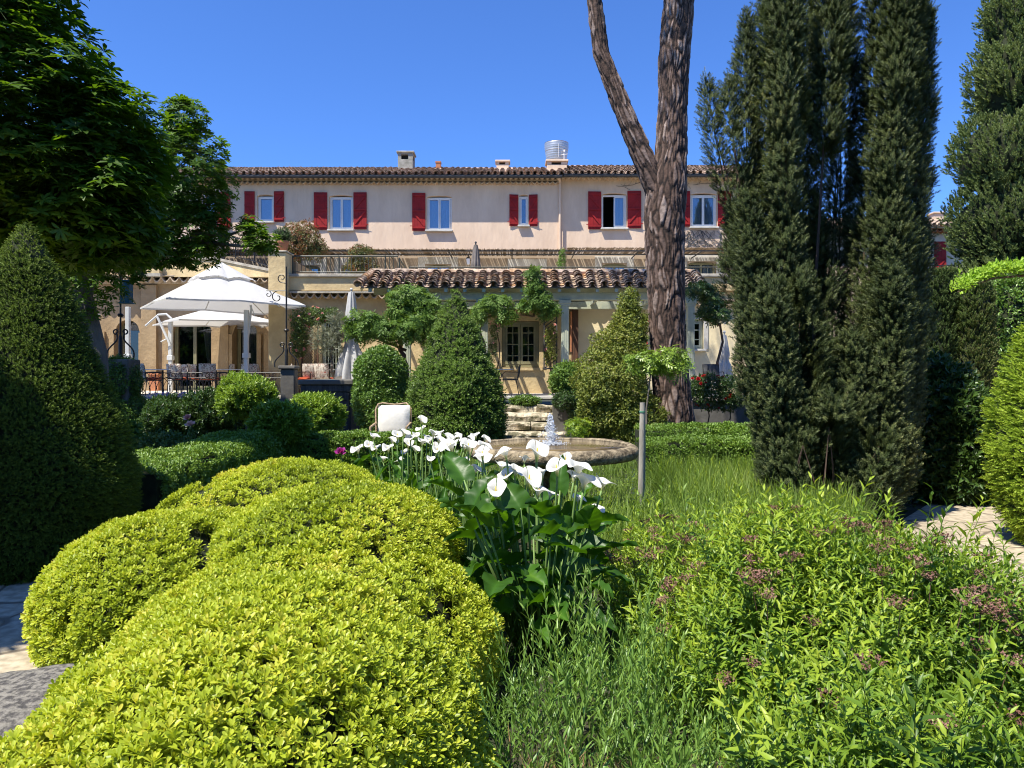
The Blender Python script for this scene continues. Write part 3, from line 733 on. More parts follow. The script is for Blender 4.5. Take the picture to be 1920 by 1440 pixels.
# ----- railings
def railing(name, label, pts, h, parent_label=None, m='railing', step=.13, posts=1.4, r=.014):
    """flat bar balustrade following pts (x,y,z base)"""
    top = empty(name, label, 'railing', pts[0])
    P = [Vector(p) for p in pts]
    t = MB(); t.tube([p + Vector((0, 0, h)) for p in P], r * 1.7, 6); t.tube([p + Vector((0, 0, .07)) for p in P], r * 1.2, 6); t.build('rail', M[m], top)
    b = MB(); q = MB()
    for i in range(len(P) - 1):
        L_ = (P[i + 1] - P[i]).length; n = max(1, int(L_ / step))
        for k in range(n + 1):
            p = P[i].lerp(P[i + 1], k / n)
            if k % max(1, round(posts / step)) == 0: q.tube([p, p + Vector((0, 0, h + .02))], r * 1.7, 6)
            else: b.tube([p + Vector((0, 0, .07)), p + Vector((0, 0, h))], r * .8, 5)
    b.build('baluster_bars', M[m], top); q.build('post', M[m], top)
    return top
railing('balcony_railing', 'grey green barred railing above the ochre parapet between pillar and tiled roof', [(X(549, 23.1), 23.1, UZ + .01), (X(746, 23.1), 23.1, UZ + .01)], Z(481, 23.1) - UZ)
railing('stair_railing', 'short railing slanting down at the end of the balcony railing', [(X(748, 23.3), 23.4, UZ + .01), (X(775, 25), 25.2, UZ - .5)], Z(481, 23.1) - UZ - .02, step=.2)
railing('terrace_railing', 'long thin dark railing behind the tiled portico roof', [(X(768, 25.6), 25.6, Z(535, 25.6)), (X(1060, 25.6), 25.6, Z(535, 25.6)), (X(1400, 25.6), 25.6, Z(535, 25.6))], Z(501, 25.6) - Z(535, 25.6), m='railing', step=.12, posts=2.4, r=.013)
railing('curved_railing', 'dark barred railing curving down behind the large white parasol', [(X(u, y), y + .1, Z(v, y)) for u, y, v in ((330, 26.7, 478), (400, 26.5, 480), (440, 25.9, 484), (475, 24.9, 493), (503, 23.7, 503))], .72, m='iron', step=.12, posts=1.8)

# ================================================================= PORTICO with clay tiles
port = empty('portico', 'sage green timber portico with a hipped clay tile roof', 'portico', (0, 21, 0))
ye, ze = 20.4, Z(538, 20.4); yr, zr = 21.45, Z(513, 21.45)
xl, xr = X(669, ye), X(1318, ye)
hip = X(700, yr) 
def clip(cx, t): return cx > xl + (hip - xl) * t + .0
mb = MB(); tiles(mb, xl + .05, xr, ye, ze, yr, zr, .335, .165, seg=8, lowclip=clip, rng=random.Random(21)); mb.build('roof', M['tile'], port, smooth='auto', rnd=True)
# hip side slope (left) and ridge
mb = MB(); rg = random.Random(2)
for k in range(9):
    t0 = k / 9; t1 = (k + 1.15) / 9; mb.cur = rg.random()
    p0 = Vector((xl, ye, ze + .1)).lerp(Vector((hip, yr, zr + .08)), t0); p1 = Vector((xl, ye, ze + .1)).lerp(Vector((hip, yr, zr + .08)), t1)
    mb.tube([p0 + Vector((0, 0, .0)), p1 + Vector((0, 0, -.03))], [.105, .085], 10)
mb.build('hip_tiles', M['tile'], port, smooth='auto', rnd=True)
ridge(hip, xr, yr + .02, zr + .04, port, r=.10, L_=.62, m='tile')
mb = MB(); mb.add([(xl + .08, ye + .06, ze - .03), (xr, ye + .06, ze - .03), (xr, yr, zr - .03), (hip, yr, zr - .03), (hip - .35, yr + 0.0, ze - .03), (xr, yr + .06, ze - .1), (hip, yr + .06, ze - .1)], [(0, 1, 2, 3), (0, 3, 4), (3, 2, 5, 6)])
mb.build('roof_boarding', M['sagepale'], port)
# beams
mb = MB(); zb0, zb1 = Z(563, 20.9), Z(549, 20.9)
mb.box(X(737, 20.9), X(1310, 20.9), 20.8, 21.0, zb0, zb1 , bev=.01); mb.box(X(740, 20.9), X(1308, 20.9), 22.7, 22.85, Z(580, 22.8), Z(566, 22.8), bev=.01); mb.build('beam', M['sagepale'], port)
mb = MB(); x = xl + .3
while x < xr - .1:
    dz = (zr - ze) / (yr - ye)
    mb.add([(x, ye + .07, ze - .13), (x + .09, ye + .07, ze - .13), (x + .09, ye + .07, ze - .035), (x, ye + .07, ze - .035),
            (x, yr, zr - .13), (x + .09, yr, zr - .13), (x + .09, yr, zr - .035), (x, yr, zr - .035)], [(0, 1, 2, 3), (4, 7, 6, 5), (0, 4, 5, 1), (1, 5, 6, 2), (3, 2, 6, 7), (0, 3, 7, 4)])
    mb.box(x + .01, x + .08, yr + .005, 23.18, ze + .12, ze + .22)
    x += .52
mb.build('rafters', M['sagepale'], port)
mb = MB(); x = X(745, 21)
while x < X(1300, 21):
    mb.box(x, x + .08, 20.98, 22.72, zb0 + .02, zb0 + .12); x += .8
mb.build('joists', M['sagepale'], port)
mb = MB(); mb.box(X(742, 22), X(1089, 23), 22.56, 23.17, ze + .04, ze + .10); mb.build('shading_boards', M['sagepale'], port)  # added cover, hidden by the beams, sized for its shadow on the wall
def post(u0, u1, y):
    p = MB(); x0, x1 = X(u0, y), X(u1, y); p.box(x0, x1, y - .1, y + .1, TZ, zb0 - .10, bev=.012)
    p.box(x0 - .06, x1 + .06, y - .15, y + .15, zb0 - .10, zb0 - .002, bev=.01); p.box(x0 - .03, x1 + .03, y - .13, y + .13, zb0 - .16, zb0 - .102)
    p.box(x0 - .03, x1 + .03, y - .13, y + .13, TZ + .002, TZ + .16, bev=.01)
    for q in (1, 2): 
        p.box(x0 + (x1 - x0) * q / 3 - .008, x0 + (x1 - x0) * q / 3 + .008, y - .108, y - .1, TZ + .4, zb0 - .3)
    p.build('post', M['sagepale'], port)
post(1052, 1066, 20.9); post(897, 915, 20.9); post(1288, 1301, 20.9); post(757, 770, 20.9)
# bracket end of the beam
mb = MB(); mb.tube([(X(742, 20.9), 20.9, zb0 - .02), (X(735, 20.9), 20.9, zb1 - .02)], .11, 10); mb.build('beam_end', M['sagepale'], port)
# trellis panel by the window
tr = empty('trellis_panel', 'dark pointed trellis panel of slanted slats right of the green window', 'trellis', (X(1030, 22.9), 22.9, TZ))
mb = MB(); x0, x1, z0, z1 = X(1019, 22.9), X(1045, 22.9), Z(692, 22.9), Z(590, 22.9)
mb.box(x0, x0 + .04, 22.88, 22.93, z0, z1 - .15); mb.box(x1 - .04, x1, 22.88, 22.93, z0, z1 + .05); mb.box(x0 + .04, x1 - .04, 22.88, 22.93, z0, z0 + .04); mb.build('frame', M['wood_dark'], tr)
mb = MB()
for k in range(16):
    za = z0 + .02 + k * .115
    if za + .25 > z1 + .1: break
    mb.tube([(x0 + .02, 22.92, za), (x1 - .02, 22.92, za + .28)], .016, 4)
mb.build('slats', M['wood_dark'], tr)
tr2 = empty('lattice_screen', 'brown diagonal lattice screen left of the tall glazed door', 'lattice', (X(575, 22.9), 22.9, TZ))
mb = MB(); x0, x1, z0, z1 = X(565, 22.9), X(597, 22.9), TZ, Z(590, 22.9)
mb.box(x0, x0 + .04, 22.88, 22.93, z0, z1); mb.box(x1 - .04, x1, 22.88, 22.93, z0, z1); mb.box(x0 + .04, x1 - .04, 22.88, 22.93, z1 - .04, z1); mb.build('frame', M['wood_brown'], tr2)
mb = MB()
for k in range(30):
    for sg in (1, -1):
        za = z0 - .4 + k * .09; zb_ = za + .5
        A = Vector((x0 + .02, 22.90 + .012 * sg, za if sg > 0 else zb_)); B = Vector((x1 - .02, 22.90 + .012 * sg, zb_ if sg > 0 else za))
        if min(A.z, B.z) < z0 or max(A.z, B.z) > z1: continue
        mb.tube([A, B], .009, 4)
mb.build('slats', M['wood_brown'], tr2)
# ================================================================= GROUND, PATHS, TERRACE
M['soil'] = mat('garden_soil', (.055, .05, .028), .95, 3, .3, bump=.8, bscale=30, col2=(.02, .03, .01), bdist=.03)
def pavemat(name, c1, c2, crack, sc):
    m, N, L, b = newmat(name)
    tc = N.new('ShaderNodeTexCoord')
    nn = N.new('ShaderNodeTexNoise'); nn.inputs['Scale'].default_value = 1.7; L.new(tc.outputs['Object'], nn.inputs['Vector'])
    va = N.new('ShaderNodeVectorMath'); va.operation = 'MULTIPLY_ADD'; va.inputs[1].default_value = (.35,) * 3
    L.new(nn.outputs['Color'], va.inputs[0]); L.new(tc.outputs['Object'], va.inputs[2])
    vo = N.new('ShaderNodeTexVoronoi'); vo.feature = 'DISTANCE_TO_EDGE'; vo.inputs['Scale'].default_value = sc; L.new(va.outputs[0], vo.inputs['Vector'])
    vc = N.new('ShaderNodeTexVoronoi'); vc.inputs['Scale'].default_value = sc; L.new(va.outputs[0], vc.inputs['Vector'])
    st = N.new('ShaderNodeMapRange'); st.inputs[1].default_value = .008; st.inputs[2].default_value = .03; L.new(vo.outputs['Distance'], st.inputs[0])
    nz = N.new('ShaderNodeTexNoise'); nz.inputs['Scale'].default_value = 14; nz.inputs['Detail'].default_value = 9; L.new(tc.outputs['Object'], nz.inputs['Vector'])
    cr = N.new('ShaderNodeValToRGB'); cr.color_ramp.elements[0].position = .36; cr.color_ramp.elements[1].position = .62
    cr.color_ramp.elements[0].color = (*c2, 1); cr.color_ramp.elements[1].color = (*c1, 1); L.new(nz.outputs[0], cr.inputs[0])
    hs = N.new('ShaderNodeMapRange'); hs.inputs[3].default_value = .8; hs.inputs[4].default_value = 1.12; L.new(vc.outputs['Color'], hs.inputs[0])
    sc_ = N.new('ShaderNodeVectorMath'); sc_.operation = 'SCALE'; L.new(cr.outputs[0], sc_.inputs[0]); L.new(hs.outputs[0], sc_.inputs['Scale'])
    mx = N.new('ShaderNodeMix'); mx.data_type = 'RGBA'; mx.inputs['A'].default_value = (*crack, 1); L.new(st.outputs[0], mx.inputs['Factor']); L.new(sc_.outputs[0], mx.inputs['B'])
    L.new(mx.outputs['Result'], b.inputs['Base Color']); b.inputs['Roughness'].default_value = .92
    ad = N.new('ShaderNodeMath'); ad.operation = 'MULTIPLY_ADD'; ad.inputs[1].default_value = .25; L.new(nz.outputs[0], ad.inputs[0]); L.new(st.outputs[0], ad.inputs[2])
    bp = N.new('ShaderNodeBump'); bp.inputs['Strength'].default_value = .7; bp.inputs['Distance'].default_value = .02; L.new(ad.outputs[0], bp.inputs['Height']); L.new(bp.outputs[0], b.inputs['Normal'])
    return m
M['paving'] = pavemat('crazy_paving', (.50, .42, .30), (.30, .25, .17), (.15, .12, .08), 1.3)
M['roughstone'] = mat('rough_step_stone', (.60, .52, .38), .95, 4.5, .2, bump=1.0, bscale=12, col2=(.13, .12, .07), bdist=.06, contrast=(.42, .58), detail=9)
M['basin'] = mat('mossy_basin_stone', (.33, .265, .165), .85, 11, .25, bump=1.0, bscale=38, col2=(.08, .06, .035), bdist=.02, contrast=(.38, .60), detail=10)

n = 60
mb = MB()
mb.add([(-900, -20, -.02), (900, -20, -.02), (900, 1200, -.02), (-900, 1200, -.02)], [(0, 1, 2, 3)])
tag(mb.build('ground', M['soil']), kind='structure')
def sheet(name, poly, z, m, div=1):
    mb = MB(); mb.add([(x, y, z) for x, y in poly], [tuple(range(len(poly)))]); return tag(mb.build(name, m), kind='structure')
sheet('path', [(-9, 1), (-1.6, 1), (-1.9, 2.5), (-2.0, 3.6), (-2.75, 4.5), (-3.0, 6.3), (-4.0, 8.6), (-9, 9.5)], .0, M['paving'])
o = sheet('path', [(4.6, 3.0), (9, 3.0), (12, 7), (9.4, 11.5), (6.6, 15), (5.6, 14), (5.4, 9.5), (4.3, 8.2), (3.6, 6.9), (3.7, 5.2)], .0, M['paving'])
sheet('path', [(-1.0, 15.5), (2.0, 15.5), (2.2, 18.4), (-.8, 18.4)], .0, M['paving'])
sheet('path', [(-4.6, 14.5), (-1.0, 14.5), (-1.0, 15.6), (-4.6, 15.6)], .003, M['paving'])

# terrace block: paving on a rendered retaining wall
ter = MB(); fl = MB()
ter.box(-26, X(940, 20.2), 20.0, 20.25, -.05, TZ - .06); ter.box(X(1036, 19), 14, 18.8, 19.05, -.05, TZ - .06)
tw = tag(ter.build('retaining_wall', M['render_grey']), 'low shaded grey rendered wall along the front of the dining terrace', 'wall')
fl.box(-26, X(942, 20.2), 19.95, 28, TZ - .058, TZ); fl.box(X(942, 20.2) + .001, X(1036, 20.4), 20.42, 23.2, TZ - .058, TZ); fl.box(X(1036, 20.4) + .001, 14, 18.72, 23.2, TZ - .058, TZ)
tag(fl.build('terrace_paving', M['floor']), kind='structure')

def stone_block(mb, x0, x1, y0, y1, z0, z1, seed=0, nx=22):
    """rough hewn block"""
    ny, nz_ = 6, 5; r = .05
    def P(x, y, z):
        p = np.array([[x, y, z]]); k = nz3(p, 3.5, seed)[0] * .07 + nz3(p, 11, seed + 1)[0] * .035
        return k
    xs = np.linspace(x0, x1, nx)
    prof = [(y1, z0), (y1, z1), (y0 + .5 * (y1 - y0), z1), (y0 + .06, z1), (y0 + .015, z1 - .03), (y0, z1 - .08), (y0 + .01, (z0 + z1) / 2), (y0 + .02, z0)]
    rows = []
    for (y, z) in prof:
        row = []
        for x in xs:
            k = P(x, y, z); k2 = P(x + 5, y, z)
            row.append((x, y - (k if y < y1 else 0), z + (k2 * .6 if z > z0 else 0)))
        rows.append(row)
    mb.grid(rows)
    for e in (0, nx - 1):
        mb.add([rows[j][e] for j in range(len(prof))], [tuple(range(len(prof)))])
st = empty('stone_steps', 'rough pale stone steps rising to the terrace behind the fountain', 'steps', (X(1010, 19), 19, 0))
for i in range(1, 5):
    z = TZ - .21 * i; yy = 20.35 - .44 * i; a = MB()
    xa, xb = X(942 + i * 1.5, yy), X(1070 + i * 5, yy); cut = xa + (xb - xa) * (.35 + .13 * (i % 3))
    stone_block(a, xa, cut - .01, yy, 20.5, z - .2, z, i, 16); stone_block(a, cut + .01, xb, yy - .02, 20.5, z - .2, z - .01, i + 9, 16)
    a.build('step', M['roughstone'], st, smooth='auto')
a = MB(); a.box(X(940, 20.3), X(1037, 20.3), 20.2, 20.5, TZ - .075, TZ - .004 + .012, bev=.012); a.build('nosing_slab', M['white_stone'], st)

# ================================================================= FOUNTAIN
FX, FY, FR, FZ = X(1038, 8.1), 8.1, .91, .835
ft = empty('fountain', 'round mossy stone basin fountain with a small bubbling jet', 'fountain', (FX, FY, 0))
mb = MB(); prof = [(.22, .58), (.45, .66), (.70, .678), (.82, .686), (.885, .70), (.912, .728), (.918, .77), (.905, .806), (.872, .830), (.83, .838), (.80, .825), (.775, .80), (.4, .79), (.05, .79)]
nn_ = 120; rows = []
for (r, z) in prof:
    row = []
    for k in range(nn_ + 1):
        a = 2 * PI * k / nn_; p = np.array([[math.cos(a) * r, math.sin(a) * r, z]])
        q = nz3(p, 3, 5)[0] * .012 + nz3(p, 14, 6)[0] * .006
        row.append((FX + math.cos(a) * (r + q), FY + math.sin(a) * (r + q), z + q * .5))
    rows.append(row)
mb.grid(rows); mb.build('basin', M['basin'], ft, smooth=True)
mb = MB(); mb.lathe([(.34, -.02), (.34, .06), (.22, .10), (.16, .2), (.15, .40), (.22, .55), (.3, .60)], (FX, FY, 0), 32); mb.build('pedestal', M['basin'], ft, smooth='auto')
def watermat():
    m, N, L, b = newmat('fountain_water')
    b.inputs['Base Color'].default_value = (.20, .15, .075, 1); b.inputs['Roughness'].default_value = .06; b.inputs['Specular IOR Level'].default_value = .5; b.inputs['IOR'].default_value = 1.33
    tc = N.new('ShaderNodeTexCoord'); w = N.new('ShaderNodeTexWave'); w.wave_type = 'RINGS'; w.rings_direction = 'Z'; w.inputs['Scale'].default_value = 9; w.inputs['Distortion'].default_value = 3; w.inputs['Detail'].default_value = 3
    L.new(tc.outputs['Object'], w.inputs['Vector'])
    n_ = N.new('ShaderNodeTexNoise'); n_.inputs['Scale'].default_value = 11; n_.inputs['Detail'].default_value = 3; L.new(tc.outputs['Object'], n_.inputs['Vector'])
    c = N.new('ShaderNodeValToRGB'); c.color_ramp.elements[0].color = (.05, .035, .015, 1); c.color_ramp.elements[1].color = (.26, .19, .09, 1); L.new(n_.outputs[0], c.inputs[0]); L.new(c.outputs[0], b.inputs['Base Color'])
    ad = N.new('ShaderNodeMath'); L.new(w.outputs['Fac'], ad.inputs[0]); L.new(n_.outputs[0], ad.inputs[1])
    bp = N.new('ShaderNodeBump'); bp.inputs['Strength'].default_value = .35; bp.inputs['Distance'].default_value = .008; L.new(ad.outputs[0], bp.inputs['Height']); L.new(bp.outputs[0], b.inputs['Normal'])
    return m
M['water'] = watermat()
mb = MB(); mb.lathe([(.815, .822), (.4, .8225), (.01, .823)], (FX, FY, 0), 96); mb.build('water', M['water'], ft, smooth=True)
def spraymat():
    m, N, L, b = newmat('splashing_water')
    b.inputs['Base Color'].default_value = (.85, .90, .96, 1); b.inputs['Roughness'].default_value = .12
    b.inputs['Transmission Weight'].default_value = .35; b.inputs['IOR'].default_value = 1.33
    return m
M['spray'] = spraymat()
rg = random.Random(12); mb = MB(); JX, JY = FX - .02, FY
pts = []; rad = []
for k in range(26):
    t = k / 25; pts.append((JX + .006 * math.sin(k * 1.7), JY, .82 + .33 * t)); rad.append((.030 * (1 - t) ** .5 + .006) * rg.uniform(.75, 1.3))
mb.tube(pts, rad, 8)
def drop(x, y, z, r):
    P = [(x + r, y, z), (x - r, y, z), (x, y + r, z), (x, y - r, z), (x, y, z + r * 1.3), (x, y, z - r * 1.3)]
    mb.add(P, [(0, 2, 4), (2, 1, 4), (1, 3, 4), (3, 0, 4), (2, 0, 5), (1, 2, 5), (3, 1, 5), (0, 3, 5)])
for k in range(1500):
    t = rg.random(); lim = .05 + .05 * math.sin(PI * min(1, t * 1.2)) if t < .8 else .03
    a = rg.uniform(0, 6.28); rr = abs(rg.gauss(0, .45)) * lim; drop(JX - .02 * (t > .4) + math.cos(a) * rr, JY + math.sin(a) * rr, .82 + .35 * t ** .8 * (1 - .5 * rr / .12), rg.uniform(.0025, .006))
for k in range(900):
    a = rg.uniform(0, 6.28); rr = abs(rg.gauss(0, .075)); drop(JX + math.cos(a) * rr, JY + math.sin(a) * rr, .825 + abs(rg.gauss(0, .018)), rg.uniform(.003, .008))
mb.build('water_jet', M['spray'], ft)
mb = MB()
for k in range(150):
    a = rg.uniform(0, 6.28); x = FX + math.cos(a) * .86; y = FY + math.sin(a) * .86; z0 = .68
    for q in range(rg.randint(2, 8)): drop(x + rg.gauss(0, .01), y, z0 - rg.random() * .58, rg.uniform(.002, .004))
mb.build('falling_drops', M['spray'], ft)

# ================================================================= PARASOLS
def parasol(x, y, zt, half, rise, rot, postxy, label, z_edge, vent=True, arm=True, lean=0.0):
    p = empty('cantilever_parasol', label, 'parasol', (x, y, TZ), group='white canvas parasols on the dining terrace')
    mb = MB(); n = 16; cr = []
    T = Matrix.Rotation(rot, 4, 'Z')
    def surf(a, t):
        c, s_ = math.cos(a), math.sin(a); k = 1 / max(abs(c), abs(s_)); r = half * t * k
        # sag between ribs
        corner = abs(math.sin(2 * a)); sag = .10 * math.sin(PI * t) * (1 - abs(math.sin(4 * a)) ) 
        z = z_edge + rise * (1 - t) ** .92 - sag * .8 - .05 * t * (1 - corner) * -1
        v = T @ Vector((r * c, r * s_, 0)); return (x + v.x, y + v.y, z + lean * v.x)
    na = 64
    rows = [[surf(2 * PI * i / na, max(.02, t / 12 * (1 if not vent else 1))) for i in range(na + 1)] for t in range(4 if vent else 0, 13)]
    mb.grid(rows)
    edge = rows[-1]; mb.grid([edge, [(q[0], q[1], q[2] - .045) for q in edge]])
    can = mb.build('canopy', M['canvas'], p, smooth='auto')
    if vent:
        vb = MB(); vr = [[(lambda s_: (s_[0], s_[1], s_[2] + .15 - .01 * t))(surf(2 * PI * i / na, max(.02, t / 12))) for i in range(na + 1)] for t in range(0, 6)]
        vb.grid(vr); vb.build('vent_top', M['canvas'], can, smooth='auto')
    rb = MB()
    for k in range(8):
        a = PI / 4 * k; q0 = Vector(surf(a, .03)) - Vector((0, 0, .05)); q1 = Vector(surf(a, .99)) - Vector((0, 0, .04)); rb.tube([q0, (q0 + q1) / 2 - Vector((0, 0, .02)), q1], .016, 6)
    rb.build('ribs', M['alu'], p)
    px, py, ph = postxy
    pm = MB(); pm.box(px - .06, px + .06, py - .06, py + .06, TZ, ph, bev=.01); pm.box(px - .09, px + .09, py - .09, py + .09, TZ + 1.05, TZ + 1.2, bev=.01); pm.build('post', M['alu'], p)
    return p
parasol(X(415, 21.6), 21.6, 0, 1.83, 1.14, R(36), (X(462, 21.2), 21.2, 3.4), 'large front white square parasol with a vented peak over the terrace', Z(573, 21.3))
p2 = parasol(X(412, 25.2), 25.2, 0, 1.72, .62, R(38), (X(320, 24.4), 24.4, Z(600, 24.4)), 'lower flatter white parasol tucked beneath the large front one', Z(603, 24.0), vent=False, lean=-.0)
p3 = parasol(X(50, 24.4), 24.4, 0, 1.8, .8, R(40), (X(240, 22.5), 22.5, 3.6), 'white parasol at the far left, mostly hidden by the chestnut leaves', 3.5, vent=False)
mb = MB(); y = 24.3
mb.tube([(X(273, y), y, Z(611, y)), (X(297, y), y, Z(590, y)), (X(312, y), y, Z(589, y)), (X(322, y), y, Z(598, y))], .035, 8)
mb.tube([(X(294, y), y, Z(592, y)), (X(316, y), y, Z(640, y)), (X(319, y), y, Z(648, y))], .04, 8); mb.tube([(X(303, y), y - .05, Z(641, y)), (X(313, y), y - .05, Z(636, y))], .02, 6)
mb.build('arm', M['alu'], p2, smooth='auto')
mb = MB(); y = 21.25
mb.tube([(X(464, y), y, Z(640, y)), (X(471, y), y, Z(580, y)), (X(470, y), y, Z(572, y))], .035, 8); mb.tube([(X(473, y), y - .03, Z(578, y)), (X(479, y), y - .03, Z(594, y))], .012, 6)
par0 = bpy.data.objects['cantilever_parasol']; mb.build('arm', M['alu'], par0, smooth='auto')

def closed_parasol(name, label, x, y, z0, z1, r, m, lean=0, flare=1.0, group=None, pole=True):
    p = empty(name, label, 'parasol', (x, y, z0), group)
    mb = MB(); n = 48; rows = []
    for j in range(19):
        t = j / 18; z = z1 - (z1 - z0 - .55) * t; row = []
        rr = r * (.25 + .75 * t ** .8) * (1 - .32 * math.exp(-((t - .62) / .09) ** 2)) * (1 + (flare - 1) * max(0, t - .6))
        for k in range(n + 1):
            a = 2 * PI * k / n; q = rr * (1 + .28 * math.cos(a * 8 + t * 2) * (.4 + .6 * t) + .1 * math.sin(a * 3))
            row.append((x + q * math.cos(a) + lean * t, y + q * math.sin(a), z - (.12 * (1 + math.cos(a * 4)) if j == 18 else 0)))
        rows.append(row)
    mb.grid(rows); mb.build('canopy', M[m], p, smooth=True)
    q = MB(); q.tube([(x, y, z0), (x, y, z1 + .06)], .025, 8); q.lathe([(.03, .05), (.045, .08), (.02, .12)], (x, y, z1), 10); q.build('pole', M['alu' if m == 'canvas' else 'wood_dark'], p)
    return p
closed_parasol('folded_parasol', 'folded white parasol left of the wisteria, hanging loose at its foot', X(659, 20.8), 20.8, TZ, Z(548, 20.8), .30, 'canvas', flare=1.9)
closed_parasol('folded_parasol', 'folded dark brown parasol on the upper terrace before the reed shade', X(892, 26.5), 26.5, 4.0, Z(459, 26.5), .24, 'darkcanvas')
closed_parasol('folded_parasol', 'folded grey parasol behind the chestnut above the arcade', X(411, 26), 26, 4.0, Z(425, 26), .24, 'darkcanvas')
closed_parasol('folded_parasol', 'folded white parasol half hidden behind the tall yew', X(1358, 20.5), 20.5, TZ, Z(628, 20.5), .2, 'canvas')
# teal parasol far right
tp = empty('teal_parasol', 'dark teal parasol edge between the cypress and the bright yew cone', 'parasol', (X(1900, 17), 17, 0))
mb = MB(); z0 = Z(644, 17); x0 = X(1905, 17); rows = []
for t, rr in ((0, .05), (.5, .5), (1, .95)): rows.append([(x0 + rr * math.cos(a * PI / 4), 17 + rr * math.sin(a * PI / 4), z0 + .28 * (1 - t)) for a in range(9)])
rows.append([(q[0], q[1], q[2] - .07) for q in rows[-1]]); mb.grid(rows); mb.build('canopy', M['teal'], tp)
mb = MB(); mb.tube([(x0, 17, 0), (x0, 17, z0 + .3)], .03, 8); mb.build('pole', M['iron'], tp)

# ================================================================= IRON FENCE, LAMPS, FURNITURE
def lamp_post(x, y, z0, z1, label, lantern=True):
    p = empty('lamp_post', label, 'lamp post', (x, y, z0))
    mb = MB(); mb.tube([(x, y, z0), (x, y, z1)], .022, 10); mb.lathe([(.045, 0), (.045, .5), (.03, .55)], (x, y, z0), 12); mb.lathe([(.05, 0), (.075, .04), (.05, .08)], (x, y, z0 + 1.0), 12); mb.build('post', M['iron'], p, smooth='auto')
    sc = MB()
    for sg in (-1, 1):
        for dy in (0,):
            q = []
            for k in range(22):
                t = k / 21; a = t * 1.5 * PI
                q.append((x + sg * (.06 + .26 * (1 - t) ** 1.0 + .05 * math.sin(t * PI * 2.2)), y, z0 + .02 + .62 * t + .02 * math.sin(a)))
            for k in range(12):
                a = -PI / 2 + k / 11 * 1.6 * PI; q.append((x + sg * (.06 + .055 * (1 - math.cos(a + PI / 2))), y, z0 + .64 + .055 * math.sin(a + PI / 2)))
            sc.tube(q, .018, 6)
    sc.build('scroll', M['iron'], p)
    return p
lp = lamp_post(X(226, 18), 18, Z(672, 18), Z(430, 18), 'tall black iron post with scrolled foot and hanging dark lantern, on the ivy pillar')
mb = MB(); x0, x1, z0, z1 = X(229, 18), X(246, 18), Z(567, 18), Z(528, 18)
mb.box(x0, x1, 17.9, 18.1, z0, z1, bev=.008); mb.box(x0 - .02, x1 + .02, 17.87, 18.13, z1 + .001, z1 + .03); mb.box(x0 - .02, x1 + .02, 17.87, 18.13, z0 - .03, z0 - .001); mb.build('lantern_box', M['teal'], lp)
lp2 = lamp_post(X(537, 20.6), 20.6, Z(690, 20.6), Z(500, 20.6), 'black iron post with scrolled bracket beside the climbing rose')
mb = MB(); x0 = X(537, 20.6)
def spiral(mb, cx, y, cz, r, a0, turns, rad, sg=1):
    q = []
    for k in range(26):
        t = k / 25; a = a0 + sg * turns * 2 * PI * t; rr = r * (1 - .8 * t); q.append((cx + rr * math.cos(a), y, cz + rr * math.sin(a)))
    mb.tube(q, rad, 6); return q[0]
zt = Z(545, 20.6); spiral(mb, x0 - .12, 20.6, zt + .35, .13, -PI / 2, 1.1, .014, -1)
mb.tube([(x0, 20.6, zt), (x0 - .55, 20.6, zt + .0)], .014, 6); mb.tube([(x0, 20.6, zt + .2), (x0 - .12, 20.6, zt + .22)], .014, 6)
spiral(mb, x0 - .25, 20.6, zt - .18, .17, PI / 2, 1.0, .014); spiral(mb, x0 - .5, 20.6, zt - .1, .1, PI / 2, 1.0, .012, -1); mb.build('bracket', M['iron'], lp2)

fe = empty('iron_fence', 'ornate black wrought iron fence along the dining terrace', 'fence', (X(340, 20.1), 20.1, TZ))
xa, xb = X(263, 20.1), X(528, 20.1); zf = Z(699, 20.1)
mb = MB()
for zz in (zf, zf - .14, TZ + .06): mb.tube([(xa, 20.1, zz), (xb, 20.1, zz)], .013, 6)
mb.build('rail', M['iron'], fe)
mb = MB(); k = 0; x = xa
while x <= xb + .01: mb.tube([(x, 20.1, TZ), (x, 20.1, zf + .03)], .02, 6); x += (xb - xa) / 3
mb.build('post', M['iron'], fe)
mb = MB(); x = xa + .06
while x < xb - .2:
    w = .22
    for c0, sgn in ((x, 1), (x + w, -1)):
        mb.tube([(c0 + sgn * w * 1.1 * (1 - math.cos(t * PI / 2 / 8)), 20.1, TZ + .08 + (zf - .14 - TZ - .08) * math.sin(t * PI / 2 / 8)) for t in range(9)], .008, 4)
    mb.tube([(x + w / 2 + .055 * math.cos(a * PI / 6), 20.1, zf - .07 + .055 * math.sin(a * PI / 6)) for a in range(13)], .007, 4)
    mb.tube([(x, 20.1, TZ + .06), (x, 20.1, zf)], .007, 4); x += w * .82
mb.build('scrollwork', M['iron'], fe)

